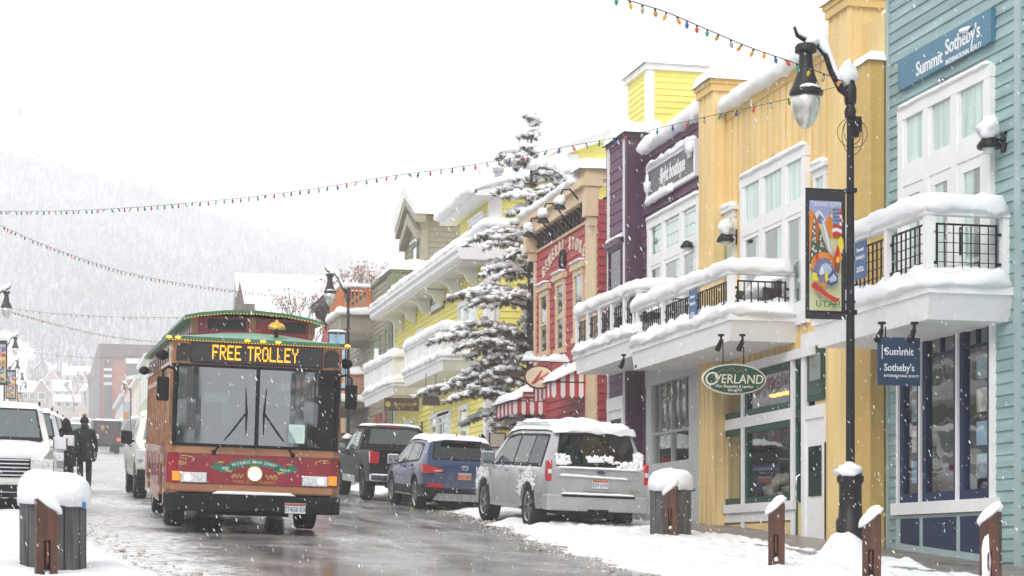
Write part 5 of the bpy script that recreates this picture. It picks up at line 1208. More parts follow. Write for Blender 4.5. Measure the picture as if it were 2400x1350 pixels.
# barn-like hall with a broad snowy roof behind the trolley
yc = 165.0; A = atY(556, 650, yc); Bc = atY(790, 680, yc); C0 = atY(556, 770, yc); hl = thing('snowy_hall', 'dark gabled hall with one broad snow covered roof behind the trolley', 'building', (A.x, yc, 10))
HB = pm('hall_brown', (.10, .06, .055), .8, var=.2); dpt = 11.0; zr_, ze = A.z, C0.z - 1.5; x0h, x1h = A.x, Bc.x + 6
mb = MB(); mb.add([(x0h, yc - 5, ze), (x0h, yc + 5, ze), (x0h, yc, zr_), (x1h, yc - 5, ze), (x1h, yc + 5, ze), (x1h, yc, zr_)], [(0, 2, 1), (3, 4, 5)]); mb.box(x0h, x1h, yc - 5, yc + 5, ze - 22, ze); mb.build('wall', HB, hl)
mb = MB()
for s_y in (-1, 1): mb.add([(x0h - .2, yc + s_y * 5.6, ze - .5), (x1h, yc + s_y * 5.6, ze - .5), (x1h, yc, zr_), (x0h - .2, yc, zr_), (x0h - .2, yc + s_y * 5.6, ze), (x1h, yc + s_y * 5.6, ze), (x1h, yc, zr_ + .4), (x0h - .2, yc, zr_ + .4)], [(0, 1, 2, 3), (4, 5, 6, 7), (0, 1, 5, 4), (3, 0, 4, 7), (1, 2, 6, 5)])
mb.build('roof', SNOW, hl, label='broad roof under smooth snow')
mb = MB(); q = atY(562, 722, yc - 6); mb.lathe([(.55, -3), (.5, 0), (0, 2.6)], (q.x, q.y, q.z - .3), 4); q = atY(577, 712, yc - 4); mb.box(q.x - .5, q.x + .7, q.y, q.y + 2, q.z - 2.5, q.z); mb.build('spire', HB, hl)
MB().box(q.x - .6, q.x + .8, q.y - .1, q.y + 2.1, q.z, q.z + .2).build('chimney_snow', SNOW, hl)
# =================================================================== the rest of the street: opposite row and the row beside the camera (what the shop windows and the windscreen reflect)
def oppose(X, Y0_, Y1_, h, col, side, label, seed, group='shopfronts facing across the street'):
    rr = random.Random(seed); z0 = roadz(-3, Y0_) + .1 if side < 0 else walkz(12, Y0_); t = thing('shopfront_building', label, 'building', (X, Y0_, z0), group); D_ = -9 if side < 0 else 9; s = 1 if side < 0 else -1
    g = pm('far_pane2', (.10, .11, .12), .15); MB().box(X, X + D_, Y0_, Y1_, z0 - 1, z0 + h).build('wall', col, t)
    MB().box(X + s * .5, X + D_, Y0_ - .05, Y1_, z0 + h, z0 + h + .4).build('cornice', WHITE, t); MB().box(X + s * .55, X + D_, Y0_, Y1_, z0 + h + .4, z0 + h + .75).build('roof_snow', SNOW, t)
    MB().box(X, X + s * 1.5, Y0_ + .4, Y1_ - .4, z0 + 3.3, z0 + 3.6).build('balcony', WHITE, t); MB().box(X, X + s * 1.55, Y0_ + .35, Y1_ - .35, z0 + 3.6, z0 + 3.9).build('balcony_snow', SNOW, t)
    m = MB(); n = int((Y1_ - Y0_) / 1.2)
    for i in range(n + 1): y = Y0_ + .5 + (Y1_ - Y0_ - 1) * i / n; m.box(X + s * 1.42, X + s * 1.5, y - .05, y + .05, z0 + 3.6, z0 + 4.6)
    m.box(X + s * 1.4, X + s * 1.52, Y0_ + .4, Y1_ - .4, z0 + 4.6, z0 + 4.8); m.build('railing', WHITE, t)
    n = max(2, int((Y1_ - Y0_) / 2.6))
    for i in range(n):
        y = Y0_ + (Y1_ - Y0_) * (i + .5) / n
        for a, b, w_ in ((.5, 2.7, .95), (4.2, 6.2, .55)):
            if b > h: continue
            o = MB().box(X, X + s * .08, y - w_, y + w_, z0 + a, z0 + b).build('window', WHITE, t); MB().box(X + s * .081, X + s * .09, y - w_ + .12, y + w_ - .12, z0 + a + .12, z0 + b - .12).build('pane', g, o)
    return t
cc = [('brown', (.16, .08, .05)), ('brick', (.28, .09, .07)), ('slate blue', (.10, .14, .19)), ('sage', (.22, .27, .18)), ('tan', (.42, .33, .22)), ('dark wood', (.08, .05, .04))]
y = -26.
for k in range(16):
    wd = 8 + (k * 37 % 5); cn, cl = cc[k * 5 % 6]
    oppose(-9.6, y, y + wd - .1, 6.2 + (k * 13 % 4) * .9, pm('opposite_' + cn.replace(' ', '_'), cl, .7, var=.1), -1, '%s shopfront, number %d from the bottom of the street in the row left of the camera' % (cn, k + 1) if False else '%s shopfront of the facing row, reflected in the shop windows' % cn, k, 'shopfronts of the facing row')
    y += wd
y = -26.
for k in range(4):
    wd = 9; cn, cl = cc[(k * 5 + 2) % 6]
    oppose(13.2, y, y + wd - .1, 7 + k % 2, pm('opposite_' + cn.replace(' ', '_'), cl, .7, var=.1), 1, '%s shopfront beside the camera, reflected in the trolley windscreen' % cn, 50 + k, 'shopfronts beside the camera')
    y += wd
# =================================================================== street lamps, banners, light strings
BN = {'sky': (.33, .36, .58), 'orange': (.66, .21, .015), 'white': (.66, .69, .74), 'dgreen': (.06, .12, .06), 'cream': (.60, .58, .34), 'red': (.52, .025, .012), 'blue': (.04, .07, .20), 'lilac': (.16, .15, .27), 'yellow': (.75, .60, .03), 'brown': (.16, .06, .04), 'letter': (.05, .22, .05), 'pale': (.40, .46, .58), 'flagblue': (.10, .14, .30), 'burnt': (.45, .10, .03), 'black': (.02, .02, .025)}
BM = {k: pm('print_' + k, v, .55, var=.06) for k, v in BN.items()}
def banner(root, x0, x1, y, z0, z1, detail=True):
    W_, H_ = x1 - x0, z1 - z0; fr = MB().box(x0, x1, y - .008, y + .008, z0, z1).build('cloth', BM['black'], root)
    lay = {}; cnt = [0]
    def P(c, pts):
        k = .0092 + .0009 * cnt[0]; cnt[0] += 1
        m = lay.setdefault(c, MB()); m.add([(x0 + W_ * (.09 + .80 * a), y - k, z0 + H_ * (.065 + .845 * b)) for a, b in pts], [tuple(range(len(pts)))])
    def el(cx, cy, rx, ry, n=14, a0=0, a1=2 * pi): return [(cx + rx * cos(a0 + (a1 - a0) * i / n), cy + ry * sin(a0 + (a1 - a0) * i / n)) for i in range(n + (1 if a1 - a0 < 6 else 0))]
    def ln(pts, w):
        L_ = [(a, b + w / 2) for a, b in pts]; R_ = [(a, b - w / 2) for a, b in pts]; return R_ + L_[::-1]
    P('cream', [(0, 0), (1, 0), (1, 1), (0, 1)])
    P('sky', [(0, .8), (1, .8), (1, 1), (0, 1)])
    P('white', [(.1, .84), (.22, .90), (.3, .92), (.42, .88), (.55, .8), (.2, .78)]); P('lilac', [(.2, .8), (.3, .88), (.45, .84), (.5, .78)])
    P('orange', [(0, .5), (.2, .5), (.3, .75), (.12, .9), (0, .92)]); P('burnt', [(.1, .45), (.5, .45), (.42, .66), (.28, .80), (.16, .88)])
    P('orange', [(.5, .66), (.98, .66), (1, .94), (.8, .93), (.62, .86), (.46, .80)]); P('dgreen', [(.18, .5), (.62, .5), (.5, .6), (.3, .74)])
    P('pale', [(.36, .84), (.46, .82), (.60, .68), (.76, .52), (.62, .49), (.5, .62)]); P('white', [(.40, .82), (.44, .81), (.62, .62), (.68, .52), (.63, .52), (.5, .68)])
    for cx, cy, h_ in ((.13, .52, .36), (.33, .55, .2)):
        P('dgreen', [(cx - .14, cy - .1), (cx + .14, cy - .1), (cx, cy + h_)])
        if detail:
            r_ = random.Random(int(cx * 100))
            for i in range(22 if h_ > .3 else 9):
                t = r_.random(); P('white', el(cx + (r_.random() - .5) * .24 * (1 - t), cy - .08 + t * (h_ + .02), .022, .012, 7))
    P('orange', el(.4, .37, .42, .16, 14, 0, pi)); P('lilac', el(.42, .33, .34, .15, 14, 0, pi)); P('pale', el(.48, .32, .22, .11, 12, 0, pi)); P('white', el(.36, .35, .05, .045))
    P('red', [(.15, .44), (.25, .44), (.25, .52), (.15, .52)])
    # flag
    P('yellow', [(.66, .5), (.68, .5), (.68, .96), (.66, .96)])
    for i in range(7 if detail else 3):
        n = 7 if detail else 3; b = .68 + .23 * i / n; P('red' if i % 2 == 0 else 'white', [(.68, b), (.82, b + .012), (.98, b - .008), (.98, b - .008 + .23 / n), (.82, b + .012 + .23 / n), (.68, b + .23 / n)])
    P('flagblue', [(.68, .78), (.9, .79), (.9, .925), (.68, .93)])
    if detail:
        for i in range(5):
            for j in range(4): P('white', el(.71 + .042 * i, .80 + .034 * j, .009, .006, 6))
    # skier
    P('yellow', el(.92, .60, .09, .075)); P('red', [(.70, .48), (.82, .60), (.88, .56), (.90, .42), (.76, .40)]); P('brown', [(.72, .42), (.9, .42), (.86, .34), (.74, .35)])
    P('blue', [(.48, .30), (.66, .36), (.84, .31), (.82, .25), (.62, .22), (.5, .24)]); P('pale', [(.54, .28), (.68, .33), (.8, .30), (.78, .27), (.6, .25)])
    P('lilac', [(.2, .30), (.42, .33), (.48, .26), (.3, .22)]); P('yellow', el(.47, .30, .05, .045)); P('yellow', [(.02, .27), (.2, .26), (.16, .33), (.05, .34)]); P('orange', el(.36, .23, .1, .02))
    P('yellow', el(.82, .46, .05, .03)); P('orange', el(.9, .48, .06, .03)); P('burnt', ln([(0, .70), (.3, .62), (.56, .52), (.74, .44)], .014))
    P('red', [(0, .235), (.12, .25), (.3, .20), (.55, .145), (.75, .115), (.86, .11), (.88, .125), (.86, .085), (.74, .065), (.5, .11), (.25, .16), (0, .20)])
    P('lilac', [(.1, .16), (.3, .11), (.28, .09)]); P('lilac', [(.5, .09), (.75, .05), (.76, .02)])
    t1 = MB(); t1.text('PARK CITY', (x0 + W_ * .49, y - .0095 - .001 * cnt[0], z0 + H_ * .872), (1, 0, 0), (0, 0, 1), W_ * .135, sp=1.05, off=.006, ext=.001); t1.build('heading', BM['white'], root)
    t1 = MB(); t1.text('UTAH', (x0 + W_ * .49, y - .0095 - .001 * cnt[0], z0 + H_ * .108), (1, 0, 0), (0, 0, 1), W_ * .21, sp=1.15, off=.022, ext=.001); t1.build('lettering', BM['letter'], root)
    big = MB(); mats = list(lay)
    for i, c in enumerate(mats):
        big.mi(i); o = len(big.v); big.v += lay[c].v
        for f in lay[c].f: big.f.append(tuple(o + q for q in f)); big.m.append(i)
    big.build('print', [BM[c] for c in mats], root)
BLK_BULB = {}
GLB = glassmat('lamp_globe', (.86, .88, .88), .55, .30, (.92, .94, .95))
def lamp_mesh(side=-1, near=True):
    """one street lamp at the origin; arm reaches towards x*side"""
    t = thing('street_lamp', '', 'street lamp', (0, 0, 0)); n = 16 if near else 10
    MB().lathe([(.20, -.3), (.20, .55), (.165, .6), (.155, .8), (.155, 1.05), (.185, 1.10), (.185, 1.16), (.12, 1.22), (.10, 1.30)], (0, 0, 0), n).build('base', IRON, t, smooth=35)
    m = MB().lathe([(.062, 1.2), (.058, 3.5), (.05, 6.1), (.075, 6.12), (.085, 6.2), (.05, 6.3)], (0, 0, 0), n)
    for z in (3.55, 3.42): m.lathe([(.07, z), (.07, z + .04)], (0, 0, 0), n)
    m.build('pole', IRON, t, smooth=35)
    s = side
    pts = [(.02 * s, 0, 6.42), (.14 * s, 0, 6.50), (.27 * s, 0, 6.72), (.36 * s, 0, 6.96), (.50 * s, 0, 7.10), (.66 * s, 0, 7.14), (.78 * s, 0, 7.20), (.82 * s, 0, 7.30), (.74 * s, 0, 7.34)]
    a = MB().tube(pts, [.055, .055, .05, .046, .042, .038, .034, .028, .022], 8); a.lathe([(.075, 6.30), (.085, 6.36), (.085, 6.52), (.06, 6.6), (.05, 6.66), (.06, 6.72), (0, 6.8)], (0, 0, 0), n); a.build('arm', IRON, t, smooth=50)
    hx = .66 * s
    MB().lathe([(.13, 7.08), (.15, 7.05), (.15, 6.98), (.09, 6.95), (.10, 6.78), (.13, 6.66), (.19, 6.50), (.225, 6.44), (.225, 6.40), (.19, 6.40)], (hx, 0, 0), n).build('lamp_housing', IRON, t, smooth=35)
    MB().lathe([(.185, 6.41), (.205, 6.28), (.17, 6.10), (.10, 5.98), (.04, 5.93), (0, 5.92)], (hx, 0, 0), n).build('globe', GLB, t, smooth=180)
    m = MB().sweep([(p[0], 0, p[2] + .02) for p in pts[1:8]], .12, .19, seed=3, step=.05, lump=.3)
    m.blob((.04 * s, 0, 6.72), (.13, .11, .17), 3, .25, 12, 9); m.blob((hx - .08 * s, -.03, 7.12), (.10, .10, .07), 5, .2); m.blob((hx, -.15, 6.47), (.14, .07, .04), 6, .2); m.blob((0, 0, 1.24), (.19, .19, .10), 8, .3, 12, 8)
    m.build('snow', SNOW, t, smooth=180)
    return t
def banner_arm(t, side):   # bracket arms belong to the lamp
    m = MB()
    for z in (5.03, 3.20): m.tube([(0, 0, z), (side * .78, 0, z)], .014, 6); m.box(-.07, .07, -.07, .07, z - .03, z + .03)
    m.build('banner_bracket', IRON, t)
    MB().sweep([(side * .06, 0, 5.04), (side * .3, 0, 5.04)], .06, .07, 3, step=.04).build('bracket_snow', SNOW, t, smooth=180)
L0_ = lamp_mesh(-1)
pL = atD(1993, 1300, 26.5); zL = roadz(pL.x, pL.y)
# height calibrated on the finial and the arm of the near lamp
zL = atD(1993, 190, 26.5).z - 6.62
L0_.location = (pL.x, pL.y, zL); L0_['label'] = 'black street lamp in the right foreground with a colourful banner, its arm heaped with snow'
# banner lies left of the near pole: separate top-level thing hung on brackets
bx0, bx1 = atD(1877, 600, 26.5), atD(1980, 600, 26.5)
zb0, zb1 = atD(1930, 750, 26.5).z, atD(1930, 447, 26.5).z
zr0 = zb1 - zL; m = MB()
for z in (zb1 + .0, zb0 + .1): m.tube([(0, 0, z - zL), (bx0.x - pL.x, 0, z - zL)], .014, 6); m.box(-.07, .07, -.07, .07, z - zL - .03, z - zL + .03)
m.add(MB().v, []);
bo = m.build('banner_bracket', IRON, None); bo.parent = L0_
bn = thing('street_banner', 'tall ski poster banner reading PARK CITY UTAH on the foreground lamp post', 'banner', (bx0.x, pL.y, zb0))
banner(bn, bx0.x, bx1.x, pL.y, zb0, zb1)
# cable box and loose wires on the near pole
m = MB(); zc_ = atD(1993, 300, 26.5).z
m.obox((pL.x + .05, pL.y - .06, zc_ + .0), (.05, 0, .0), (0, .05, 0), (.02, 0, .14)); m.obox((pL.x + .1, pL.y - .06, zc_ + .02), (.03, 0, 0), (0, .04, 0), (0, 0, .08))
for dx, l in ((-.1, .30), (.12, .42), (.17, .34)): m.tube([(pL.x + dx * sin(pi * i / 12) * 1.3, pL.y - .07, zc_ + .12 - l * 1.2 * sin(pi * i / 24) ** 2 - (.0 if i < 7 else 0) + (.0)) for i in range(0, 25)], .005, 4)
tag(m.build('cable_junction', BLK, smooth=60), 'black junction box with loose wires clipped to the foreground lamp post', 'junction box')
for i in range(2): pass
# far right lamp (behind the trolley's right shoulder) and the row along the left kerb
def put_lamp(x, y, s, label, side, group='street lamps along the kerbs', zfix=None):
    c = copy_tree(L0_); c.location = (x, y, zfix if zfix is not None else roadz(x, y) - .1); c['label'] = label; c['group'] = group
    if side > 0: c.rotation_euler = (0, 0, pi)
    return c
L0_['group'] = 'street lamps along the kerbs'
pR = atD(816, 1100, 69.0); zR = atD(816, 655, 69.0).z - 6.9
put_lamp(pR.x, pR.y, 1, 'black street lamp behind the trolley mirror with a pale blue banner', -1, zfix=zR)
ll = [('leftmost street lamp at the photo edge, nearest of the left kerb row', 15, 715), ('second nearest street lamp of the left kerb row', 36, 812), ('third nearest street lamp of the left kerb row', 41, 861), ('fourth nearest street lamp of the left kerb row', 52, 888), ('farthest street lamp of the left kerb row', 60, 907)]
LP = []
for lb, u, v in ll:
    d = F * 5.0 / (1000 - v); q = atD(u, v, d); z = q.z - 6.5; LP.append((q.x - .66, q.y, z, d))
    put_lamp(q.x - .66, q.y, 1, lb, 1, zfix=z)
for (x, y, z, d), w in zip(LP, ('nearest', 'second', 'third', 'fourth')):
    if w == 'nearest': xa, xb = x + .08, x + .70
    else: xa, xb = x + .08, x + .70
    t = thing('street_banner', '%s banner of the left kerb row, coloured poster hung on its lamp post' % w, 'banner', (xa, y, z + 3.2), 'banners along the left kerb'); banner(t, xa, xb, y, z + 3.2, z + 5.05, detail=False)
t = thing('street_banner', 'pale blue banner seen edge-lit beside the trolley mirror', 'banner', (pR.x - .7, pR.y, zR + 3.2)); 
t['label'] = 'pale blue and orange banner on the lamp post behind the trolley mirror'
MB().box(pR.x - .72, pR.x - .08, pR.y - .01, pR.y + .01, zR + 2.9, zR + 5.0).build('cloth', BM['black'], t)
m = MB(); m.box(pR.x - .68, pR.x - .12, pR.y - .014, pR.y - .011, zR + 3.0, zR + 4.92); m.build('print', pm('pale_print', (.35, .5, .62), .5, var=.5, sc=2.5, dirt=(.10, .25, .4)), t)
m = MB(); m.add([(pR.x - .68, pR.y - .018, zR + 3.1), (pR.x - .12, pR.y - .018, zR + 3.2), (pR.x - .3, pR.y - .018, zR + 3.7)], [(0, 1, 2)]); m.build('orange_shape', BM['orange'], t)
m = MB().sweep([(pR.x - .75, pR.y, zR + 5.0), (pR.x - .06, pR.y, zR + 5.0)], .1, .09, 3); m.build('snow', SNOW, t, smooth=180)
put_lamp(9.8, 205, 1, 'distant street lamp by the pale green shopfront', -1)
t = thing('street_banner', 'distant blue banner with orange patch by the pale green shopfront', 'banner', (9.1, 205, 17)); zq_ = roadz(9.8, 205) + 3.1
MB().box(9.05, 9.72, 204.98, 205.02, zq_, zq_ + 1.9).build('cloth', BM['pale'], t); MB().box(9.1, 9.6, 204.95, 204.97, zq_ + .2, zq_ + .9).build('print', BM['orange'], t)
# coloured bulb strings
BC = [pm('bulb_red', (.62, .03, .02), .3), pm('bulb_blue', (.02, .07, .32), .3), pm('bulb_green', (.01, .30, .14), .3), pm('bulb_orange', (.80, .25, .01), .3), pm('bulb_amber', (.75, .42, .02), .3), pm('bulb_clear', (.45, .40, .33), .2)]
SOCK = pm('bulb_socket', (.02, .03, .03), .5)
BMESH = []
for c in BC:
    m = MB(); m.mi(0).lathe([(.010, -.03), (.022, -.045), (.026, -.06), (.020, -.085), (.008, -.108), (0, -.113)], (0, 0, 0), 8); m.mi(1).lathe([(.012, .0), (.014, -.03), (.012, -.035)], (0, 0, 0), 8)
    o = m.build('bulb', [c, SOCK], None, smooth=50); BMESH.append(o.data); bpy.data.objects.remove(o)
WIRE = pm('string_wire', (.03, .05, .04), .6)
def bulbstring(ctrl, spacing, label, seed=0, order=(4, 3, 1, 0, 2, 4, 5, 3), s=1.0, r=.007):
    P = [atD(*c) for c in ctrl]; pts = []
    for i in range(len(P) - 1):
        a, b, c, d = P[max(0, i - 1)], P[i], P[i + 1], P[min(len(P) - 1, i + 2)]
        for k in range(16):
            q = k / 16; pts.append(.5 * ((2 * b) + (c - a) * q + (2 * a - 5 * b + 4 * c - d) * q * q + (3 * b - a - 3 * c + d) * q ** 3))
    pts.append(P[-1]); t = thing('light_string', label, 'string lights', pts[0], 'strings of coloured bulbs across the street')
    MB().tube(pts, r, 5).build('wire', WIRE, t)
    acc = 0; nxt = spacing * .5; rr_ = random.Random(seed); k = 0
    for a, b in zip(pts, pts[1:]):
        L = (b - a).length
        while acc + L >= nxt and k < 100:
            p = a.lerp(b, (nxt - acc) / L); o = bpy.data.objects.new('bulb', BMESH[order[k % len(order)]]); COL.objects.link(o); o.parent = t
            o.location = p - t.location; o.scale = (s, s, s); o.rotation_euler = (rr_.gauss(0, .25), rr_.gauss(0, .35), rr_.random() * 6); k += 1; nxt += spacing
        acc += L
bulbstring([(1300, -62, 21.5), (1465, -2, 22.6), (1560, 28, 23.3), (1655, 68, 24.2), (1760, 112, 25), (1870, 150, 25.9), (1975, 190, 26.4)], .27, 'thick string of multicoloured bulbs dropping from the top edge to the foreground lamp', 1)
bulbstring([(-120, 494, 49), (0, 495, 46), (150, 494, 43.3), (300, 487, 41), (450, 475, 38.8), (600, 460, 37), (750, 440, 35.3), (900, 415, 33.8), (1050, 395, 32.5), (1180, 374, 31.4), (1320, 345, 30.3), (1480, 315, 29.2), (1650, 275, 28.2), (1820, 238, 27.3), (1975, 200, 26.5)], .30, 'longest string of coloured bulbs crossing the white sky to the foreground lamp', 2, order=(1, 0, 5, 2), s=.85, r=.0045)
bulbstring([(-60, 503, 43), (0, 528, 45), (100, 572, 48), (200, 609, 51), (300, 639, 54), (400, 660, 57), (500, 675, 60), (600, 687, 63), (700, 696, 66), (785, 700, 68.5)], .30, 'string of coloured bulbs sloping across the misty hillside towards the trolley', 3, order=(2, 5, 1, 3, 0), s=.85, r=.005)
bulbstring([(20, 722, 79), (120, 734, 78), (250, 742, 76), (380, 744, 74), (480, 741, 73), (600, 730, 71.5), (700, 717, 70.5), (785, 703, 69.5)], .36, 'nearly level string of tiny bulbs from the leftmost lamp over the trolley roof', 4, s=.9, r=.006)
bulbstring([(25, 730, 79), (80, 746, 84), (140, 762, 90), (230, 783, 98), (330, 797, 108), (420, 803, 118)], .38, 'string of tiny bulbs sagging from the leftmost lamp behind the trolley roof', 5, s=.9, r=.006)
bulbstring([(40, 820, 120), (120, 831, 122), (215, 838, 125), (335, 834, 128)], .5, 'faint distant string of bulbs in front of the brick block', 6, s=1.0, r=.008)

# =================================================================== bollards, bins, foreground snow heaps
WD = pm('red_brown_timber', (.085, .028, .014), .55, var=.5, sc=3, bump=.3, bsc=12, stretch=(4, 4, .6), dirt=(.03, .012, .008))
WD2 = pm('weathered_slat', (.10, .095, .095), .7, var=.4, sc=3, bump=.4, bsc=10, stretch=(5, 5, .5))
def bollard(x, y, z, yaw, label, h=.86, slope=1, deep=0.0, snowy=False):
    t = thing('bollard', label, 'bollard', (0, 0, 0), 'slanted timber bollards around the kerb'); w = .10
    s = slope; a, b = (h - .15, h) if s > 0 else (h, h - .15)
    m = MB()
    for x0, x1 in ((-w, -.032), (.032, w)):
        za, zb = a + (b - a) * (x0 + w) / (2 * w), a + (b - a) * (x1 + w) / (2 * w); m.add([(x0, -w, -.4), (x1, -w, -.4), (x1, w, -.4), (x0, w, -.4), (x0, -w, za), (x1, -w, zb), (x1, w, zb), (x0, w, za)], [(0, 3, 2, 1), (4, 5, 6, 7), (0, 1, 5, 4), (1, 2, 6, 5), (2, 3, 7, 6), (3, 0, 4, 7)])
    za, zb = a + (b - a) * .34, a + (b - a) * .66
    m.add([(-.032, -w, .46), (.032, -w, .46), (.032, w, .46), (-.032, w, .46), (-.032, -w, za), (.032, -w, zb), (.032, w, zb), (-.032, w, za)], [(0, 3, 2, 1), (4, 5, 6, 7), (0, 1, 5, 4), (1, 2, 6, 5), (2, 3, 7, 6), (3, 0, 4, 7)])
    m.box(-.032, .032, -w, w, -.4, .12); m.box(-.032, .032, .03, w, .12, .46); m.build('post', WD, t)
    MB().tube([(.0, -w - .002, .24), (0, -w - .03, .30), (0, -w - .03, .40), (0, -w - .002, .44)], .010, 6).build('tie_ring', pm('rust', (.16, .06, .03), .6), t)
    m = MB(); zm = (a + b) / 2
    o_ = len(m.v); m.blob((0, 0, 0), (.135, .115, .085), x, .14, 16, 10); sl_ = (b - a) / (2 * w)
    for k in range(o_, len(m.v)): X, Y, Z = m.v[k]; m.v[k] = (X - .012 * s, Y, zm + .042 + Z * (1.25 if Z > 0 else .8) + sl_ * X * .95)
    m.blob((0, -.04, .13), (.035, .06, .045), x, .3)
    if snowy: m.blob((-.03, -.085, .34), (.05, .04, .33), x, .25, 10, 10); m.blob((-.06, -.08, .05), (.09, .07, .16), x + 2, .2)
    m.build('snow', SNOW, t, smooth=180)
    t.location = (x, y, z); t.rotation_euler = (0, 0, yaw); return t
def gp(u, v, fn=bank): return onG(u, v, 0, fn)
def atbase(u, v, d): p = atD(u, v, d); return p
for u, vt, d, yaw, lb, sl, hh, sn in ((1573, 1140, 31.5, -.25, 'slanted timber bollard in front of the right litter bin', 1, .82, 0), (1820, 1180, 24.6, -.2, 'slanted timber bollard alone in the snow before the green shop window', 1, .86, 0),
                              (2043, 1206, 21.8, -.25, 'slanted timber bollard just right of the foreground lamp post', 1, .86, 0), (2322, 1200, 21.0, -.45, 'snow plastered slanted timber bollard in the bottom right corner', 1, .88, 1)):
    p = atD(u, vt, d); bollard(p.x, p.y, p.z - hh, yaw - TH, lb, hh, sl, snowy=bool(sn))
p = atD(108, 1170, 18.6); bollard(p.x, p.y, p.z - .86, .35 - TH, 'slanted timber bollard in front of the left litter bin', .86, -1)
def litter_bin(x, y, z, yaw, r, h, label, seed):
    t = thing('litter_bin', label, 'litter bin', (0, 0, 0), 'slatted litter bins'); n = 11
    m = MB()
    for i in range(n):
        a0, a1 = 2 * pi * i / n + .02, 2 * pi * (i + 1) / n - .02; hh = h - .01 * (i % 3)
        m.add([(r * cos(a0), r * sin(a0), -.3), (r * cos(a1), r * sin(a1), -.3), ((r - .04) * cos(a1), (r - .04) * sin(a1), -.3), ((r - .04) * cos(a0), (r - .04) * sin(a0), -.3),
               (r * cos(a0), r * sin(a0), hh), (r * cos(a1), r * sin(a1), hh), ((r - .04) * cos(a1), (r - .04) * sin(a1), hh), ((r - .04) * cos(a0), (r - .04) * sin(a0), hh)], [(0, 1, 5, 4), (1, 2, 6, 5), (2, 3, 7, 6), (3, 0, 4, 7), (4, 5, 6, 7)])
    m.build('slats', WD2, t)
    MB().lathe([(r - .05, -.2), (r - .05, h - .03), (r - .1, h - .03)], (0, 0, 0), 20).build('liner', BLK, t, smooth=40)
    c = MB().box(r * .42, r * 1.02, -r * .62, -r * .05, h - .10, h - .045); c.build('recycling_lid', pm('recycling_blue', (.02, .16, .42), .4), t)
    m = MB(); nn = 18; vs = []; R = r * 1.12
    for j in range(9):
        ph = j / 8 * pi / 2; 
        for i in range(nn):
            a = 2 * pi * i / nn; k = 1 + .13 * N(cos(a) * 1.3 + seed, sin(a) * 1.3, j * .2); rr_ = R * (cos(ph) ** .45 if j < 8 else 0) * k
            vs.append((rr_ * cos(a), rr_ * sin(a), h - .03 + .30 * sin(ph) ** .8 * (1 + .25 * N(cos(a), sin(a), seed)) + (-.05 * (1 + N(a, seed, 0, 1.5)) if j == 0 else 0)))
    fs = [(j * nn + i, j * nn + (i + 1) % nn, (j + 1) * nn + (i + 1) % nn, (j + 1) * nn + i) for j in range(8) for i in range(nn)] + [tuple(range(nn))[::-1]]
    m.add(vs, fs); m.build('snow_cap', SNOW, t, smooth=180)
    t.location = (x, y, z); t.rotation_euler = (0, 0, yaw); return t
p = atD(124, 1168, 19.6); litter_bin(p.x, p.y, p.z - .84, -.1, .335, .84, 'slatted litter bin under a thick snow cap at the lower left', 1)
p = atD(1571, 1138, 32.3); litter_bin(p.x, p.y, p.z - .84, .2, .35, .84, 'slatted litter bin with snow cap beside the parked silver vehicle', 4)
# mound piled round the near lamp base and the dark box it covers
p = atD(1990, 1240, 26.0)
m = MB(); gz = walkz(p.x, p.y)
def mound(x, y): r_ = sqrt(((x - p.x + .12) / .48) ** 2 + ((y - p.y + .1) / .5) ** 2); return .50 * (lambda q: q * q * (3 - 2 * q))(max(0, min(1, 1.12 - r_))) * (1 + .30 * N(x * 2, y * 2, 4)) + .12 * N(x * 3, y * 3, 9) * max(0, 1 - r_)
n = 30; vs = []
for j in range(n + 1):
    for i in range(n + 1):
        x, y = p.x - 1.1 + 2.2 * i / n, p.y - 1.1 + 2.2 * j / n; vs.append((x, y, bank(x, y) - .04 + mound(x, y)))
m.add(vs, [(j * (n + 1) + i, j * (n + 1) + i + 1, (j + 1) * (n + 1) + i + 1, (j + 1) * (n + 1) + i) for j in range(n) for i in range(n)])
tag(m.build('snow_mound', SNOW, smooth=180), 'pointed heap of snow piled around the foot of the foreground lamp post', 'snow heap')

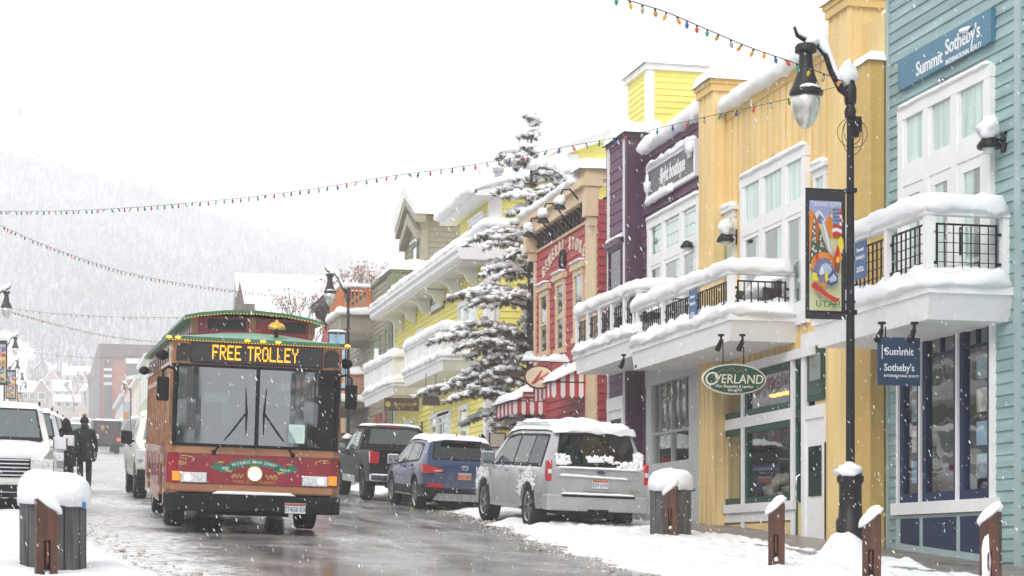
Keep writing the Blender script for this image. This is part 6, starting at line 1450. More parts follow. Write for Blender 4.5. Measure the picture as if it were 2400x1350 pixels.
# =================================================================== conifer by the general store, bare trees
NEED = pm('pine_needle', (.16, .135, .075), .8, var=.35, sc=4); BARK = pm('bark', (.09, .065, .05), .9, var=.3, sc=8, bump=.5)
def conifer():
    D = 52.3; base = atD(1243, 1130, D); top = atD(1246, 266, D); t = thing('snowy_conifer', 'tall sparse conifer loaded with clumps of snow beside the general store', 'tree', (base.x, base.y, base.z))
    H = top.z - base.z; rr = random.Random(21); lean = top.x - base.x
    MB().tube([(base.x + lean * k / 10 + .05 * N(k, 3), base.y, base.z + H * k / 10) for k in range(11)], [.17 - .0155 * k for k in range(11)], 8).build('trunk', BARK, t, smooth=60)
    nm, sm, bm = MB(), MB(), MB()
    def tuft(p, r, k=7):
        for _ in range(k):
            a = rr.random() * 2 * pi; e = rr.uniform(-.9, .9); d = Vector((cos(a) * cos(e), sin(a) * cos(e), sin(e) - .1)) * r * rr.uniform(.6, 1.1); q = d.cross(Vector((0, 0, 1)))
            if q.length < 1e-4: continue
            q = q.normalized() * .016; c = Vector(p); nm.add([c - q, c + q, c + d], [(0, 1, 2)])
            d2 = Vector((-d.y, d.x, d.z * .6)) * .8; nm.add([c + Vector((0, 0, .008)), c - Vector((0, 0, .008)), c + d2], [(0, 1, 2)])
    def branch(z, ang, L, droop, dens=1.0, snow=1.0):
        o = Vector((base.x + lean * (z - base.z) / H, base.y, z)); d = Vector((cos(ang), sin(ang), 0)); pts = []
        n = max(4, int(L / .16))
        for i in range(n + 1):
            s_ = i / n; pts.append(o + d * (L * s_) + Vector((.06 * N(s_ * 4, ang, z), .06 * N(s_ * 4, z, ang), L * (.18 * sin(s_ * 2.2) - droop * s_ * s_))))
        bm.tube(pts, [.035 * (1 - .8 * i / n) * min(1.3, L / 1.6) + .005 for i in range(n + 1)], 5)
        side = Vector((-d.y, d.x, 0)); i0 = 1 if L < 1 else n // 4
        if n - i0 >= 2: sm.sweep([p_ + Vector((0, 0, .03)) for p_ in pts[i0:]], .13, .075, seed=z * 3 + ang, step=.09, lump=.9, rough=.6)
        for i in range(1, n + 1):
            s_ = i / n
            if s_ < .22 and L > 1: continue
            w = L * .30 * (1 - s_ * .6) * (.6 + .5 * rr.random()); k = int(max(1, w / .16))
            for sg_ in (-1, 1):
                for j in range(k + 1):
                    if rr.random() > dens: continue
                    q = pts[i] + side * (sg_ * w * (j + .3) / (k + .5)) + d * (.1 * j) + Vector((rr.gauss(0, .03), rr.gauss(0, .03), -.05 * j + rr.gauss(0, .03)))
                    tuft(q, rr.uniform(.12, .20), 12); 
                    if j: bm.add([pts[i] + Vector((0, 0, .008)), pts[i] - Vector((0, 0, .008)), q], [(0, 1, 2)])
                    if rr.random() < .5 * snow: sm.blob((q.x, q.y, q.z + .07), (rr.uniform(.05, .15), rr.uniform(.05, .15), rr.uniform(.035, .075)), len(sm.v) * .01, .55, 8, 6)
    zz = base.z + 1.4
    while zz < top.z - .1:
        f = (zz - base.z) / H; Lm = (2.15 * (1 - f) ** .75 + .12) * (1 if f < .62 else .85)
        for k in range(3 if f > .6 else 4):
            a = rr.random() * 2 * pi; branch(zz + rr.uniform(-.08, .08), a, Lm * rr.uniform(.5, 1.0), rr.uniform(.05, .3), .5 if f > .6 else .62, 1.4)
        zz += .36 if f < .6 else .42
    for v, uE, vE in ((940, 985, 955), (900, 1020, 965), (820, 1012, 830), (790, 1060, 800), (715, 1042, 735), (700, 1080, 715), (580, 1105, 585), (560, 1130, 575), (455, 1168, 462), (640, 1128, 668), (870, 1090, 900), (840, 1100, 860), (980, 1130, 985), (560, 1330, 520), (400, 1325, 440), (380, 1170, 375), (450, 1330, 480)):
        z = atD(1243, v, D).z; L = (uE - 1243) / (F / D); dz = atD(uE, vE, D).z - z; a = atan2(-ST, CT) + (pi if L < 0 else 0) + rr.uniform(.1, .35); L = abs(L)
        o = Vector((base.x, base.y, z)); branch(z, a, L, .06 - dz / L * .7 if True else .1, 1.0, 1.35)
        branch(z - .12, a + .22, L * .8, .1 - dz / L * .6, .9, 1.2)
    sm.blob((top.x, top.y, top.z + .02), (.14, .14, .12), 2, .2); sm.blob((top.x - .02, top.y, top.z - .22), (.12, .12, .12), 3, .3)
    for (u, v, s_) in ((1205, 345, .2), (1198, 372, .17), (1247, 385, .17), (1206, 455, .2), (1215, 430, .16), (1190, 440, .12), (1240, 460, .14)):
        q = atD(u, v, D - .2); sm.blob(tuple(q), (s_, s_, s_ * .9), u, .3)
    bm.build('branches', BARK, t); nm.build('needles', NEED, t); sm.build('snow', SNOW, t, smooth=180)
conifer()
BK2 = pm('brown_twig', (.20, .12, .08), .9, var=.2); LF = pm('dry_leaf', (.36, .16, .08), .9, var=.3)
def bare_tree(u, v, d, H, label, seed, spread=.5):
    base = atD(u, v, d); t = thing('bare_tree', label, 'tree', tuple(base), 'bare winter trees behind the trolley'); rr = random.Random(seed); tm, lm, sm = MB(), MB(), MB()
    def grow(p, dr, L, r, lv):
        q = p + dr * L; mid = p + dr * L * .5 + Vector((rr.gauss(0, .04), rr.gauss(0, .04), 0)) * L
        tm.tube([p, mid, q], [r, r * .85, r * .68], 5 if lv < 2 else 3, cap=False)
        if lv >= 2 and abs(dr.z) < .93: sm.add([mid + Vector((0, 0, r)), q + Vector((.01, 0, r)), q + Vector((0, .02, r + .05)), mid + Vector((0, .02, r + .06))], [(0, 1, 2, 3)])
        if lv >= 5:
            if rr.random() < .42:
                for _ in range(2):
                    c = q + Vector((rr.gauss(0, .1), rr.gauss(0, .1), rr.gauss(0, .1))); s_ = rr.uniform(.03, .07); lm.add([c + Vector((-s_, 0, 0)), c + Vector((s_, .02, s_ * .4)), c + Vector((0, 0, -s_ * 1.6))], [(0, 1, 2)])
            return
        for _ in range(3 if lv < 4 else 2):
            a = rr.random() * 6.3; e = spread * rr.uniform(.5, 1.2); nd = (dr + Vector((cos(a) * e, sin(a) * e, .12))).normalized(); grow(q, nd, L * rr.uniform(.62, .82), r * .62, lv + 1)
    grow(base, Vector((0, 0, 1)), H * .27, H * .014, 0)
    tm.build('trunk', BK2, t); lm.build('leaves', LF, t); sm.build('snow', SNOW, t)
bare_tree(705, 960, 92, 6.6, 'bare brown tree standing just right of the trolley roof', 1)
bare_tree(750, 900, 98, 5.9, 'bare brown tree behind the far street lamp', 2, .55)
bare_tree(835, 850, 105, 6.4, 'bare tree with rusty leaves above the upper orange balcony', 3)
bare_tree(890, 830, 108, 6.1, 'bare tree with rusty leaves left of the taupe tower', 4, .6)
bare_tree(800, 830, 110, 5.5, 'smaller bare tree above the crimson building', 5, .6)
bare_tree(172, 965, 330, 7, 'bare leafless tree below the hillside houses', 6, .5)
bare_tree(200, 950, 350, 8, 'bare rusty tree beside the brick block', 7, .6)
# =================================================================== vehicles
def paint(name, col, **k): return pm(name, col, .34, var=.10, sc=2.2, coat=.15, salt=.45, **k)
class Car:
    """lofted body: +y is the driving direction, rear bumper at y=0"""
    def __init__(s, L, Wd, prof, belt, wheels, R, floor=.32, tum=.17, hood=None, edge=.10):
        s.L, s.W, s.prof, s.beltp, s.wheels, s.R, s.floor, s.tum, s.edge = L, Wd, prof, belt, wheels, R, floor, tum, edge
        s.H = max(z for y, z in prof)
    def T(s, y): return lerpt(y, s.prof)
    def B(s, y): return lerpt(y, s.beltp)
    def w(s, y): return s.W / 2 - .05 * exp(-(y / .10)) - .17 * exp(-((s.L - y) / .28))
    def ring(s, y):
        w, B, T = s.w(y), s.B(y), s.T(y); Bq = min(B, T); zb = s.floor
        if y < .5: zb = max(zb, s.floor + .10 * (1 - y / .5))
        if s.L - y < .6: zb = max(zb, s.floor + .08 * (1 - (s.L - y) / .6))
        fl = zb; Ra = s.R * 1.17
        for yc in s.wheels:
            if abs(y - yc) < Ra: zb = max(zb, s.R + sqrt(Ra * Ra - (y - yc) ** 2))
        zb = min(zb, Bq - .12)
        tf = max(0, min(1, (T - B) / max(.05, s.H - B)))
        wr = w - s.tum * tf - .06
        return [(0, fl), (w - .30, fl), (w - .30, zb), (w - .035, zb), (w - .012, max(zb + .03, fl + .12)), (w, max(zb + .06, fl + (Bq - fl) * .55)), (w - .012, max(zb + .09, Bq - .10)), (w - .05, Bq - .012),
                (wr + (.0 if tf > 0 else .0), max(Bq, T - s.edge * max(.12, tf))), (wr - .09, max(Bq + .004, T - .028 * max(.3, tf))), (wr * .5, T + .012), (0, T + .018)]
    def stations(s):
        ys = {0, .015, .04, .08, .14, s.L, s.L - .015, s.L - .04, s.L - .09, s.L - .16}
        y = .2
        while y < s.L - .2: ys.add(round(y, 3)); y += .07
        for p in s.prof + s.beltp: ys.add(min(s.L, max(0, p[0])))
        for yc in s.wheels:
            for q in (-1, 1): ys.add(yc + q * s.R * 1.168); ys.add(yc + q * s.R * 1.175)
        return sorted(ys)
    def body(s, root, mat, name='body'):
        m = MB(); ys = s.stations(); vs = []; K = 22
        for y in ys:
            r = s.ring(y); e = 0
            full = [(x, z) for x, z in r] + [(-x, z) for x, z in r[-2:0:-1]]
            vs += [(x, y, z) for x, z in full]
        fs = [(i * K + k, i * K + (k + 1) % K, (i + 1) * K + (k + 1) % K, (i + 1) * K + k) for i in range(len(ys) - 1) for k in range(K)]
        fs += [tuple(range(K))[::-1], tuple((len(ys) - 1) * K + k for k in range(K))]
        m.add(vs, fs); return m.build(name, mat, root, smooth=32)
    def pt(s, y, q, sx=1):
        r = s.ring(y); i = min(len(r) - 2, int(q)); t = q - i; a, b = r[i], r[i + 1]
        return Vector((sx * (a[0] + (b[0] - a[0]) * t), y, a[1] + (b[1] - a[1]) * t))
    def panel(s, m, corners, sx=1, off=.006, nu=8, nv=4, thick=0):
        """corners: (y,q) at bottom-rear, bottom-front, top-front, top-rear"""
        A, B_, C, D = corners; vs = []
        def P(y, q): return s.pt(y, q, sx)
        for j in range(nv + 1):
            for i in range(nu + 1):
                a, b = i / nu, j / nv
                y = (A[0] * (1 - a) + B_[0] * a) * (1 - b) + (D[0] * (1 - a) + C[0] * a) * b; q = (A[1] * (1 - a) + B_[1] * a) * (1 - b) + (D[1] * (1 - a) + C[1] * a) * b
                e = .01; p = P(y, q); du = P(y + e, q) - P(y - e, q); dv = P(y, min(q + .05, 10.999)) - P(y, q - .05)
                n = du.cross(dv); n = n.normalized() if n.length > 1e-9 else Vector((sx, 0, 0))
                c = Vector((0, s.L / 2 if 1.0 < y < s.L - 1 else (1.2 if y <= 1.0 else s.L - 1.2), .8))
                if n.dot(p - c) < 0: n = -n
                vs.append(p + n * off)
        return m.add(vs, [(j * (nu + 1) + i, j * (nu + 1) + i + 1, (j + 1) * (nu + 1) + i + 1, (j + 1) * (nu + 1) + i) for j in range(nv) for i in range(nu)])
    def cross_panel(s, m, y0, y1, f0, f1, q0=8.6, off=.008, n=14, nv=5):
        """window lying across the car on the sloping screen between stations y0 (low) and y1 (high)"""
        vs = []
        for j in range(nv + 1):
            b = j / nv; y = y0 + (y1 - y0) * b; f = f0 + (f1 - f0) * b
            for i in range(n + 1):
                x = -1 + 2 * i / n; w_ = s.ring(y)[9][0]; z = s.T(y) + .012 * (1 - abs(x)) + .004
                ny = (s.T(y + .01) - s.T(y - .01)) / .02; nn = Vector((0, -ny, 1)).normalized(); curve = .05 * (x * x) * (1 if y1 > y0 else -1)
                vs.append(Vector((x * w_ * f, y, z)) + nn * off)
        return m.add(vs, [(j * (n + 1) + i, j * (n + 1) + i + 1, (j + 1) * (n + 1) + i + 1, (j + 1) * (n + 1) + i) for j in range(nv) for i in range(n)])
def wheel(root, x, y, R, wd=.26, spokes=6, rim=None, side=1, dual=False, name='wheel'):
    o = MB(); xo = x + side * wd / 2; xi = x - side * wd / 2
    prof = [(R * .62, xi), (R * .93, xi), (R, xi + side * .03), (R, xo - side * .03), (R * .93, xo), (R * .66, xo), (R * .64, xo - side * .02)]
    n = 28; vs = []
    for r, h in prof:
        for k in range(n): q = 2 * pi * k / n; vs.append((h, y + r * cos(q), R + r * sin(q)))
    fs = [(i * n + k, i * n + (k + 1) % n, (i + 1) * n + (k + 1) % n, (i + 1) * n + k) for i in range(len(prof) - 1) for k in range(n)]
    o.add(vs, fs); t = o.build(name, RUB, root, smooth=40)
    m = MB(); xs_ = xo - side * .05
    m.lathe([(R * .64, xo - side * .01), (R * .655, xo - side * .004), (R * .60, xo - side * .02), (R * .585, xs_ - side * .08)], (0, y, R), 28, 'x', False)
    m.lathe([(R * .13, xs_ + side * .03), (R * .11, xs_ + side * .035), (0, xs_ + side * .037)], (0, y, R), 14, 'x')
    for k in range(spokes):
        a = 2 * pi * k / spokes + .3; d = Vector((0, cos(a), sin(a))); p = Vector((0, -sin(a), cos(a))); c = Vector((xs_ + side * .005, y, R))
        for sg in (-1, 1):
            m.obox(c + d * R * .36 + p * R * .055 * sg, (side * .018, 0, 0), d * R * .26 + p * R * .045 * sg, p * R * .035)
    m.build('rim', rim or ALU, t, smooth=40)
    MB().lathe([(R * .58, xs_ - side * .1), (0, xs_ - side * .101)], (0, y, R), 20, 'x').build('brake_disc', pm('dark_hub', (.03, .03, .032), .6), t)
    return t
def plate(root, x, y, z, s=1, txt='E59 6VN', top=(.55, .16, .08), facing=-1, base=(.72, .74, .76), tcol=(.10, .14, .28), name='licence_plate'):
    ax_ = (1, 0, 0) if facing < 0 else (-1, 0, 0); yy = y + facing * .006
    p = MB().box(x - .155, x + .155, min(y, yy), max(y, yy), z - .078, z + .078).build(name, pm('plate_%d' % int(base[0] * 100), base, .4, var=.05), root)
    MB().box(x - .15, x + .15, yy + facing * .001, yy + facing * .002, z + .035, z + .074).build('plate_band', pm('plate_top_%d' % int(top[0] * 100), top, .5, var=.3, sc=30), p)
    m = MB(); m.text(txt, (x, yy + facing * .003, z - .022), ax_, (0, 0, 1), .10, off=.006, sx=.82, ext=.001); m.build('plate_number', pm('plate_ink', tcol, .5), p)
    return p
REDL = pm('tail_red', (.55, .015, .02), .15, var=.15, sc=20, coat=.5); LENS = pm('clear_lens', (.72, .74, .76), .12, var=.2, sc=25, coat=.5)
TRIM = pm('black_plastic', (.012, .012, .014), .6, var=.2, spec=.2)
def mirror(root, x, y, z, side, mat, s=1.0, big=False, facing=-1):
    w, h = (.13, .12) if not big else (.13, .16)
    m = MB(); m.obox((x + side * .16 * s, y, z), (w * s, 0, 0), (0, .07, 0), (0, 0, h * s)); m.obox((x + side * .03, y, z - h * .5), (.06, 0, 0), (0, .03, 0), (0, 0, .03)); o = m.build('mirror', mat, root)
    md = o.modifiers.new('bevel', 'BEVEL'); md.width = .03; md.segments = 3
    MB().box(x + side * .16 * s - w * s * .85, x + side * .16 * s + w * s * .85, y - .075, y - .071, z - h * s * .8, z + h * s * .8).build('mirror_glass', pm('mirror_glass', (.5, .55, .58), .08, .9), o)
def lampbox(root, x0, x1, y0, y1, z0, z1, mat, name='tail_light', sub=None, bev=.02):
    o = MB().box(x0, x1, y0, y1, z0, z1).build(name, mat, root); md = o.modifiers.new('bevel', 'BEVEL'); md.width = bev; md.segments = 2
    return o
def roofsnow(c, root, y0, y1, h=.07, wf=1.0, name='roof_snow', edge=.16, mask=None, rough=.3, nx=22, ny=36, seed=3):
    m = MB(); vs = []
    for j in range(ny + 1):
        y = y0 + (y1 - y0) * j / ny; r = c.ring(y)
        for i in range(nx + 1):
            a = -1 + 2 * i / nx; w_ = (r[8][0] + .01) * wf; x = a * w_; z = c.T(y) + .018 * (1 - abs(a)) - (.05 * max(0, abs(a) - .86) / .14 if wf >= 1 else 0)
            e = min((y - y0), (y1 - y), (w_ - abs(x))) / edge; e = max(0, min(1, e)); e = sqrt(1 - (1 - e) ** 2)
            k = 1 + rough * 2 * N(x, y, seed, 1.7) + rough * N(x, y, seed, 6)
            if mask: e *= max(0, min(1, mask(x, y)))
            vs.append((x, y, z + h * e * k + (.004 if e > .02 else -.02)))
    m.add(vs, [(j * (nx + 1) + i, j * (nx + 1) + i + 1, (j + 1) * (nx + 1) + i + 1, (j + 1) * (nx + 1) + i) for j in range(ny) for i in range(nx)])
    return m.build(name, SNOW, root, smooth=180)
def line_panel(c, root, ys, q0, q1, sx, name='door_seam'):
    pass
def seams(c, root, lines, mat=None):
    m = MB()
    for y, q0, q1 in lines:
        for sx in (-1, 1): c.panel(m, ((y, q0), (y + .012, q0), (y + .012, q1), (y, q1)), sx, .002, 1, 8)
    return m.build('panel_gap', mat or TRIM, root)
def handles(c, root, ys, mat, q=6.3):
    for y in ys:
        for sx in (-1, 1):
            p = c.pt(y, q, sx); MB().box(p.x - .005 * sx, p.x + sx * .035, y - .09, y + .09, p.z - .018, p.z + .018).build('door_handle', mat, root)
def underbody(c, root):
    m = MB(); m.box(-c.W / 2 + .33, c.W / 2 - .33, .25, c.L - .5, c.floor - .08, c.floor + .02)
    for y in c.wheels: m.tube([(-c.W / 2 + .2, y, c.R), (c.W / 2 - .2, y, c.R)], .05, 8); m.blob((0, y, c.R), (.16, .16, .14), y, .05)
    m.tube([(.3, .1, c.floor - .04), (.3, 1.8, c.floor - .06)], .04, 8); m.box(-.45, .45, .3, .8, c.floor - .14, c.floor - .02)
    m.build('underbody', pm('underbody_black', (.025, .023, .022), .8, var=.4), root)

# ---------------------------------------------------------------- silver SUV, rear three-quarter
def suv():
    t = thing('parked_suv', 'silver SUV with snow plastered roof and rear window parked near the litter bin', 'car', group='vehicles parked along the right kerb')
    SIL = paint('silver_paint', (.46, .47, .49), metal=.25)
    c = Car(5.25, 2.0, [(0, 1.14), (.03, 1.17), (.07, 1.24), (.20, 1.55), (.33, 1.84), (.42, 1.90), (.9, 1.93), (2.6, 1.93), (3.1, 1.88), (3.4, 1.74), (4.05, 1.24), (4.3, 1.18), (5.0, 1.08), (5.2, 1.0), (5.25, .9)],
            [(0, 1.14), (.5, 1.16), (3.9, 1.14), (4.2, 1.14), (5.0, 1.05), (5.25, .88)], (1.12, 4.17), .415, .40, .21)
    c.body(t, SIL)
    g = MB(); c.cross_panel(g, .075, .315, .93, .93, off=.012); g.build('rear_window', DARKG, t)
    g = MB(); vs = []
    f = MB(); c.cross_panel(f, .045, .36, .99, 1.0, off=.004); f.build('rear_window_frame', TRIM, t)
    for sx in (-1, 1):
        for (a, b, k) in ((.52, 1.35, 0), (1.42, 2.28, 1), (2.36, 3.32, 2)):
            g = MB(); top = b - (.05 if k < 2 else .22)
            if k == 2: c.panel(g, ((a, 7.12), (3.78, 7.12), (3.18, 7.82), (a + .02, 7.86)), sx, .008)
            else: c.panel(g, ((a + (.05 if k == 0 else 0), 7.12), (b, 7.12), (b, 7.86), (a + (.12 if k == 0 else 0), 7.86)), sx, .008)
            g.build('side_window', DARKG if k == 0 else CARG, t)
    for sx in (-1, 1):   # window surround
        f = MB(); c.panel(f, ((.47, 7.03), (3.9, 7.03), (3.22, 7.93), (.58, 7.93)), sx, .004, 20); f.build('window_surround', TRIM, t)
    for sx in (-1, 1):
        a = lampbox(t, sx * .975 - .09 * (sx > 0) - .0, sx * .975 + (.09 if sx < 0 else 0), -.015, .16, .92, 1.30, REDL)
        a.name = 'tail_light'; x = sx * .93; MB().box(x - .035, x + .035, -.026, -.0151, 1.06, 1.14).build('reversing_lamp', LENS, a)
    # hatch detail, bumper
    m = MB(); m.box(-.78, .78, -.012, .02, 1.0, 1.06); m.build('hatch_trim', SIL, t)
    o = MB().box(-.985, .985, -.09, .25, .40, .70).build('rear_bumper', SIL, t); md = o.modifiers.new('bevel', 'BEVEL'); md.width = .05; md.segments = 4
    MB().box(-.70, .70, -.096, -.07, .655, .69).build('bumper_step', TRIM, t); MB().box(-.2, .2, -.094, -.08, .40, .44).build('tow_cover', TRIM, t)
    MB().sweep([(-.72, -.06, .70), (.72, -.06, .70)], .08, .035, 3, step=.06, lump=.4).build('bumper_snow', SNOW, t, smooth=180)
    plate(t, 0.05, -.012, .90, txt='E59 6VN'); MB().box(-.28, .38, -.02, -.008, .775, .80).build('plate_lip', SIL, t)
    bd = MB().prism(oval(.085, .035, 24), (.05, -.008, 1.115), (1, 0, 0), (0, 0, 1), (0, -.012, 0)).build('badge', pm('badge_blue', (.02, .04, .12), .3), t)
    r_ = MB(); r_.tube([(.05 + .09 * cos(a), -.02, 1.115 + .038 * sin(a)) for a in [2 * pi * i / 24 for i in range(25)]], .005, 4); r_.build('badge_ring', CHR, bd)
    m = MB(); m.text('Ford', (.05, -.022, 1.115), (1, 0, 0), (0, 0, 1), .06, shear=.25, ext=.001); m.build('badge_letters', CHR, bd)
    m = MB(); m.text('EXPEDITION', (-.55, -.018, 1.03), (1, 0, 0), (0, 0, 1), .045); m.text('EcoBoost', (.70, -.014, .80), (1, 0, 0), (0, 0, 1), .05); m.build('model_lettering', CHR, t)
    MB().box(-.09, .09, .33, .37, 1.83, 1.865).build('brake_lamp', REDL, t)
    MB().tube([(-.25, .02, 1.27), (.2, -.03 + .06, 1.29)], .012, 6).build('rear_wiper', BLK, t)
    o = MB().tube([(.62, .1, .30), (.62, -.12, .29)], .055, 14, cap=False); o.build('exhaust', CHR, t, smooth=60)
    MB().lathe([(.048, -.11), (0, -.10)], (.62, 0, .29), 12, 'y').build('exhaust_mouth', BLK, t)
    for sx in (-1, 1):
        for y in c.wheels: wheel(t, sx * .84, y, .415, .27, 6, side=sx)
        mirror(t, sx * .94, 3.55, 1.25, sx, CHR if sx < 0 else SIL, big=True)
        m = MB(); m.tube([(sx * .74, .75, 1.94), (sx * .74, .8, 1.99), (sx * .74, 2.8, 1.99), (sx * .74, 2.9, 1.93)], .018, 6); m.build('roof_rail', CHR, t)
        MB().box(sx * .93, sx * 1.0, 1.75, 3.6, .36, .42).build('running_board', SIL, t)
    seams(c, t, ((1.40, 3.6, 7), (2.33, 3.6, 7), (3.42, 3.6, 7))); handles(c, t, (1.62, 2.55), SIL); underbody(c, t)
    for sx in (-1, 1):
        m = MB(); c.panel(m, ((.25, 3.4), (.55, 3.4), (.55, 4.6), (.25, 4.6)), sx, .004); m.build('lower_cladding', pm('grey_cladding', (.30, .30, .31), .5), t)
    roofsnow(c, t, .33, 3.35, .10, 1.02, rough=.45, seed=5)
    # snow stuck on hatch glass, fenders, hood
    m = MB(); rs = random.Random(8)
    for (cx, w_, zc, n) in ((-.66, .26, 1.32, 60), (.05, .5, 1.335, 80), (.62, .5, 1.25, 90), (.80, .16, 1.40, 45)):
        for k in range(n):
            x = cx + rs.uniform(-w_ / 2, w_ / 2); z = zc + rs.uniform(-.06, .06) * (1.4 if w_ < .3 else 1); y = .06 + (z - 1.22) * .40; r = rs.uniform(.012, .038); m.blob((x, y - .015, z), (r * 1.2, r * .6, r), k + cx, .5, 7, 5)
    m.sweep([(-.80, .315, 1.80), (-.3, .30, 1.83), (.3, .30, 1.83), (.80, .315, 1.80)], .13, .10, 7, step=.03, lump=1.1, rough=.5)
    for k in range(520):
        y = rs.uniform(.5, 4.6); sx = -1; p = c.pt(y, 7.0 + rs.gauss(0, .05), sx); r = rs.uniform(.008, .024); m.blob((p.x + .004, y, p.z - abs(rs.gauss(0, .035))), (r * .5, r * 2.2, r), k, .5, 6, 4)
    for yc in c.wheels:
        for k in range(230):
            a = rs.uniform(.35, 2.4); R_ = .415 * 1.17 + abs(rs.gauss(0, .13)); y = yc + cos(a) * R_; z = .415 + sin(a) * R_
            if z < 1.12: r = rs.uniform(.008, .026); m.blob((c.pt(y, 5, -1).x, y, z), (.010, r * 1.5, r * 1.3), k, .5, 6, 4)
    m.build('stuck_snow', SNOW, t, smooth=180)
    m = MB(); m.sweep([(-.8, -.02, 1.17), (.8, -.02, 1.17)], .05, .03, 3, step=.06, lump=.6); m.sweep([(-.75, -.02, 1.03), (.6, -.02, 1.0)], .03, .03, 5, step=.06, lump=.8); m.build('hatch_snow', SNOW, t, smooth=180)
    roofsnow(c, t, 4.1, 5.1, .05, .95, 'hood_snow', seed=8, rough=.5)
    q = atD(1395, 1200, 35.0); seat(t, q.x, q.y, radians(2.6)); return t
suv()
# ---------------------------------------------------------------- blue crossover
def crossover():
    t = thing('parked_crossover', 'dark blue crossover with orange licence plate parked behind the silver SUV', 'car', group='vehicles parked along the right kerb')
    BLU = pm('blue_paint', (.010, .034, .11), .28, var=.10, sc=2.2, coat=.3, salt=.3, spec=.35)
    c = Car(4.7, 1.88, [(0, 1.0), (.03, 1.06), (.10, 1.14), (.40, 1.50), (.46, 1.58), (.75, 1.64), (1.8, 1.68), (2.4, 1.66), (2.8, 1.55), (3.6, 1.08), (4.2, .96), (4.6, .82), (4.7, .7)], [(0, 1.0), (.4, 1.12), (1.0, 1.08), (3.4, .98), (4.2, .93), (4.7, .68)], (.95, 3.65), .36, .30, .20)
    c.body(t, BLU)
    g = MB(); c.cross_panel(g, .12, .405, .93, .90, off=.012); g.build('rear_window', DARKG, t)
    f = MB(); c.cross_panel(f, .11, .43, .97, .97, off=.006); f.build('rear_window_frame', TRIM, t)
    for sx in (-1, 1):
        for k, cr in enumerate((((.85, 7.15), (1.12, 7.12), (1.12, 7.8), (.95, 7.7)), ((1.18, 7.12), (2.02, 7.12), (2.02, 7.88), (1.18, 7.82)), ((2.1, 7.12), (3.25, 7.12), (2.65, 7.86), (2.1, 7.88)))):
            g = MB(); c.panel(g, cr, sx, .008); g.build('side_window', CARG, t)
        f = MB(); c.panel(f, ((.78, 7.04), (3.4, 7.04), (2.7, 7.93), (.92, 7.9)), sx, .004, 20); f.build('window_surround', TRIM, t)
        f = MB(); c.panel(f, ((.0, 3.3), (4.6, 3.3), (4.6, 4.4), (.0, 4.4)), sx, .004, 60); f.build('sill_cladding', TRIM, t)
        # tail lamps that wrap the corner
        m = MB(); m.prism([(sx * .46, .90), (sx * .5, .95), (sx * .93, 1.04), (sx * .95, .92), (sx * .90, .84), (sx * .62, .86)], (0, .09, 0), (1, 0, 0), (0, 0, 1), (0, -.115, 0)); m.prism([(.0, .84), (.0, 1.04), (.42, 1.06), (.28, .92)], (sx * .87, 0, 0), (0, 1, 0), (0, 0, 1), (sx * .075, 0, 0)); o = m.build('tail_light', REDL, t)
        MB().box(sx * .60 - .08, sx * .60 + .08, -.035, -.026, .895, .915).build('reversing_lamp', LENS, o)
        MB().prism([(sx * .45, .52), (sx * .85, .54), (sx * .80, .62), (sx * .5, .61)], (0, .0, 0), (1, 0, 0), (0, 0, 1), (0, -.05, 0)).build('fog_lamp', REDL, t)
        for y in c.wheels: wheel(t, sx * .80, y, .36, .23, 5, side=sx)
        mirror(t, sx * .88, 2.95, 1.10, sx, CHR)
    o = MB().box(-.92, .92, -.07, .3, .30, .52).build('rear_bumper', TRIM, t); md = o.modifiers.new('bevel', 'BEVEL'); md.width = .06; md.segments = 4
    MB().prism([(-.72, .26), (-.6, .40), (.6, .40), (.72, .26), (.6, .24), (-.6, .24)], (0, -.075, 0), (1, 0, 0), (0, 0, 1), (0, -.02, 0)).build('skid_plate', ALU, t)
    MB().box(-.45, .45, .30, .55, 1.575, 1.60).build('roof_spoiler', BLU, t); MB().box(-.16, .16, .40, .43, 1.545, 1.57).build('brake_lamp', REDL, t)
    MB().prism([(-.07, .0), (.07, 0), (0, .09)], (0, .95, 1.66), (0, 1, 0), (0, 0, 1), (.02, 0, 0)).build('roof_fin', TRIM, t)
    plate(t, .02, -.005, .80, txt='U21 7BC', top=(.30, .45, .6), base=(.70, .22, .07), tcol=(.7, .7, .66))
    bd = MB().tube([(.02 + .085 * cos(a), -.015, .985 + .045 * sin(a)) for a in [2 * pi * i / 24 for i in range(25)]], .008, 5); bd.tube([(-.02, -.015, .95), (0, -.015, 1.02)], .008, 5); bd.tube([(.05, -.015, .95), (.07, -.015, 1.02)], .008, 5); bd.tube([(-.01, -.015, .985), (.06, -.015, .985)], .007, 5); bd.build('badge', CHR, t)
    m = MB(); m.text('SANTA FE', (-.56, -.012, .83), (1, 0, 0), (0, 0, 1), .045); m.build('model_lettering', CHR, t)
    MB().box(-.30, .34, .09, .10, 1.14, 1.165).build('rear_wiper', BLK, t)
    seams(c, t, ((1.15, 3.6, 7), (2.05, 3.6, 7), (3.0, 3.6, 7))); handles(c, t, (1.35, 2.2), BLU); underbody(c, t)
    roofsnow(c, t, .5, 2.75, .035, 1.0, rough=.5, seed=2)
    q = atD(1083, 1180, 43.2); seat(t, q.x, q.y, radians(1)); return t
crossover()
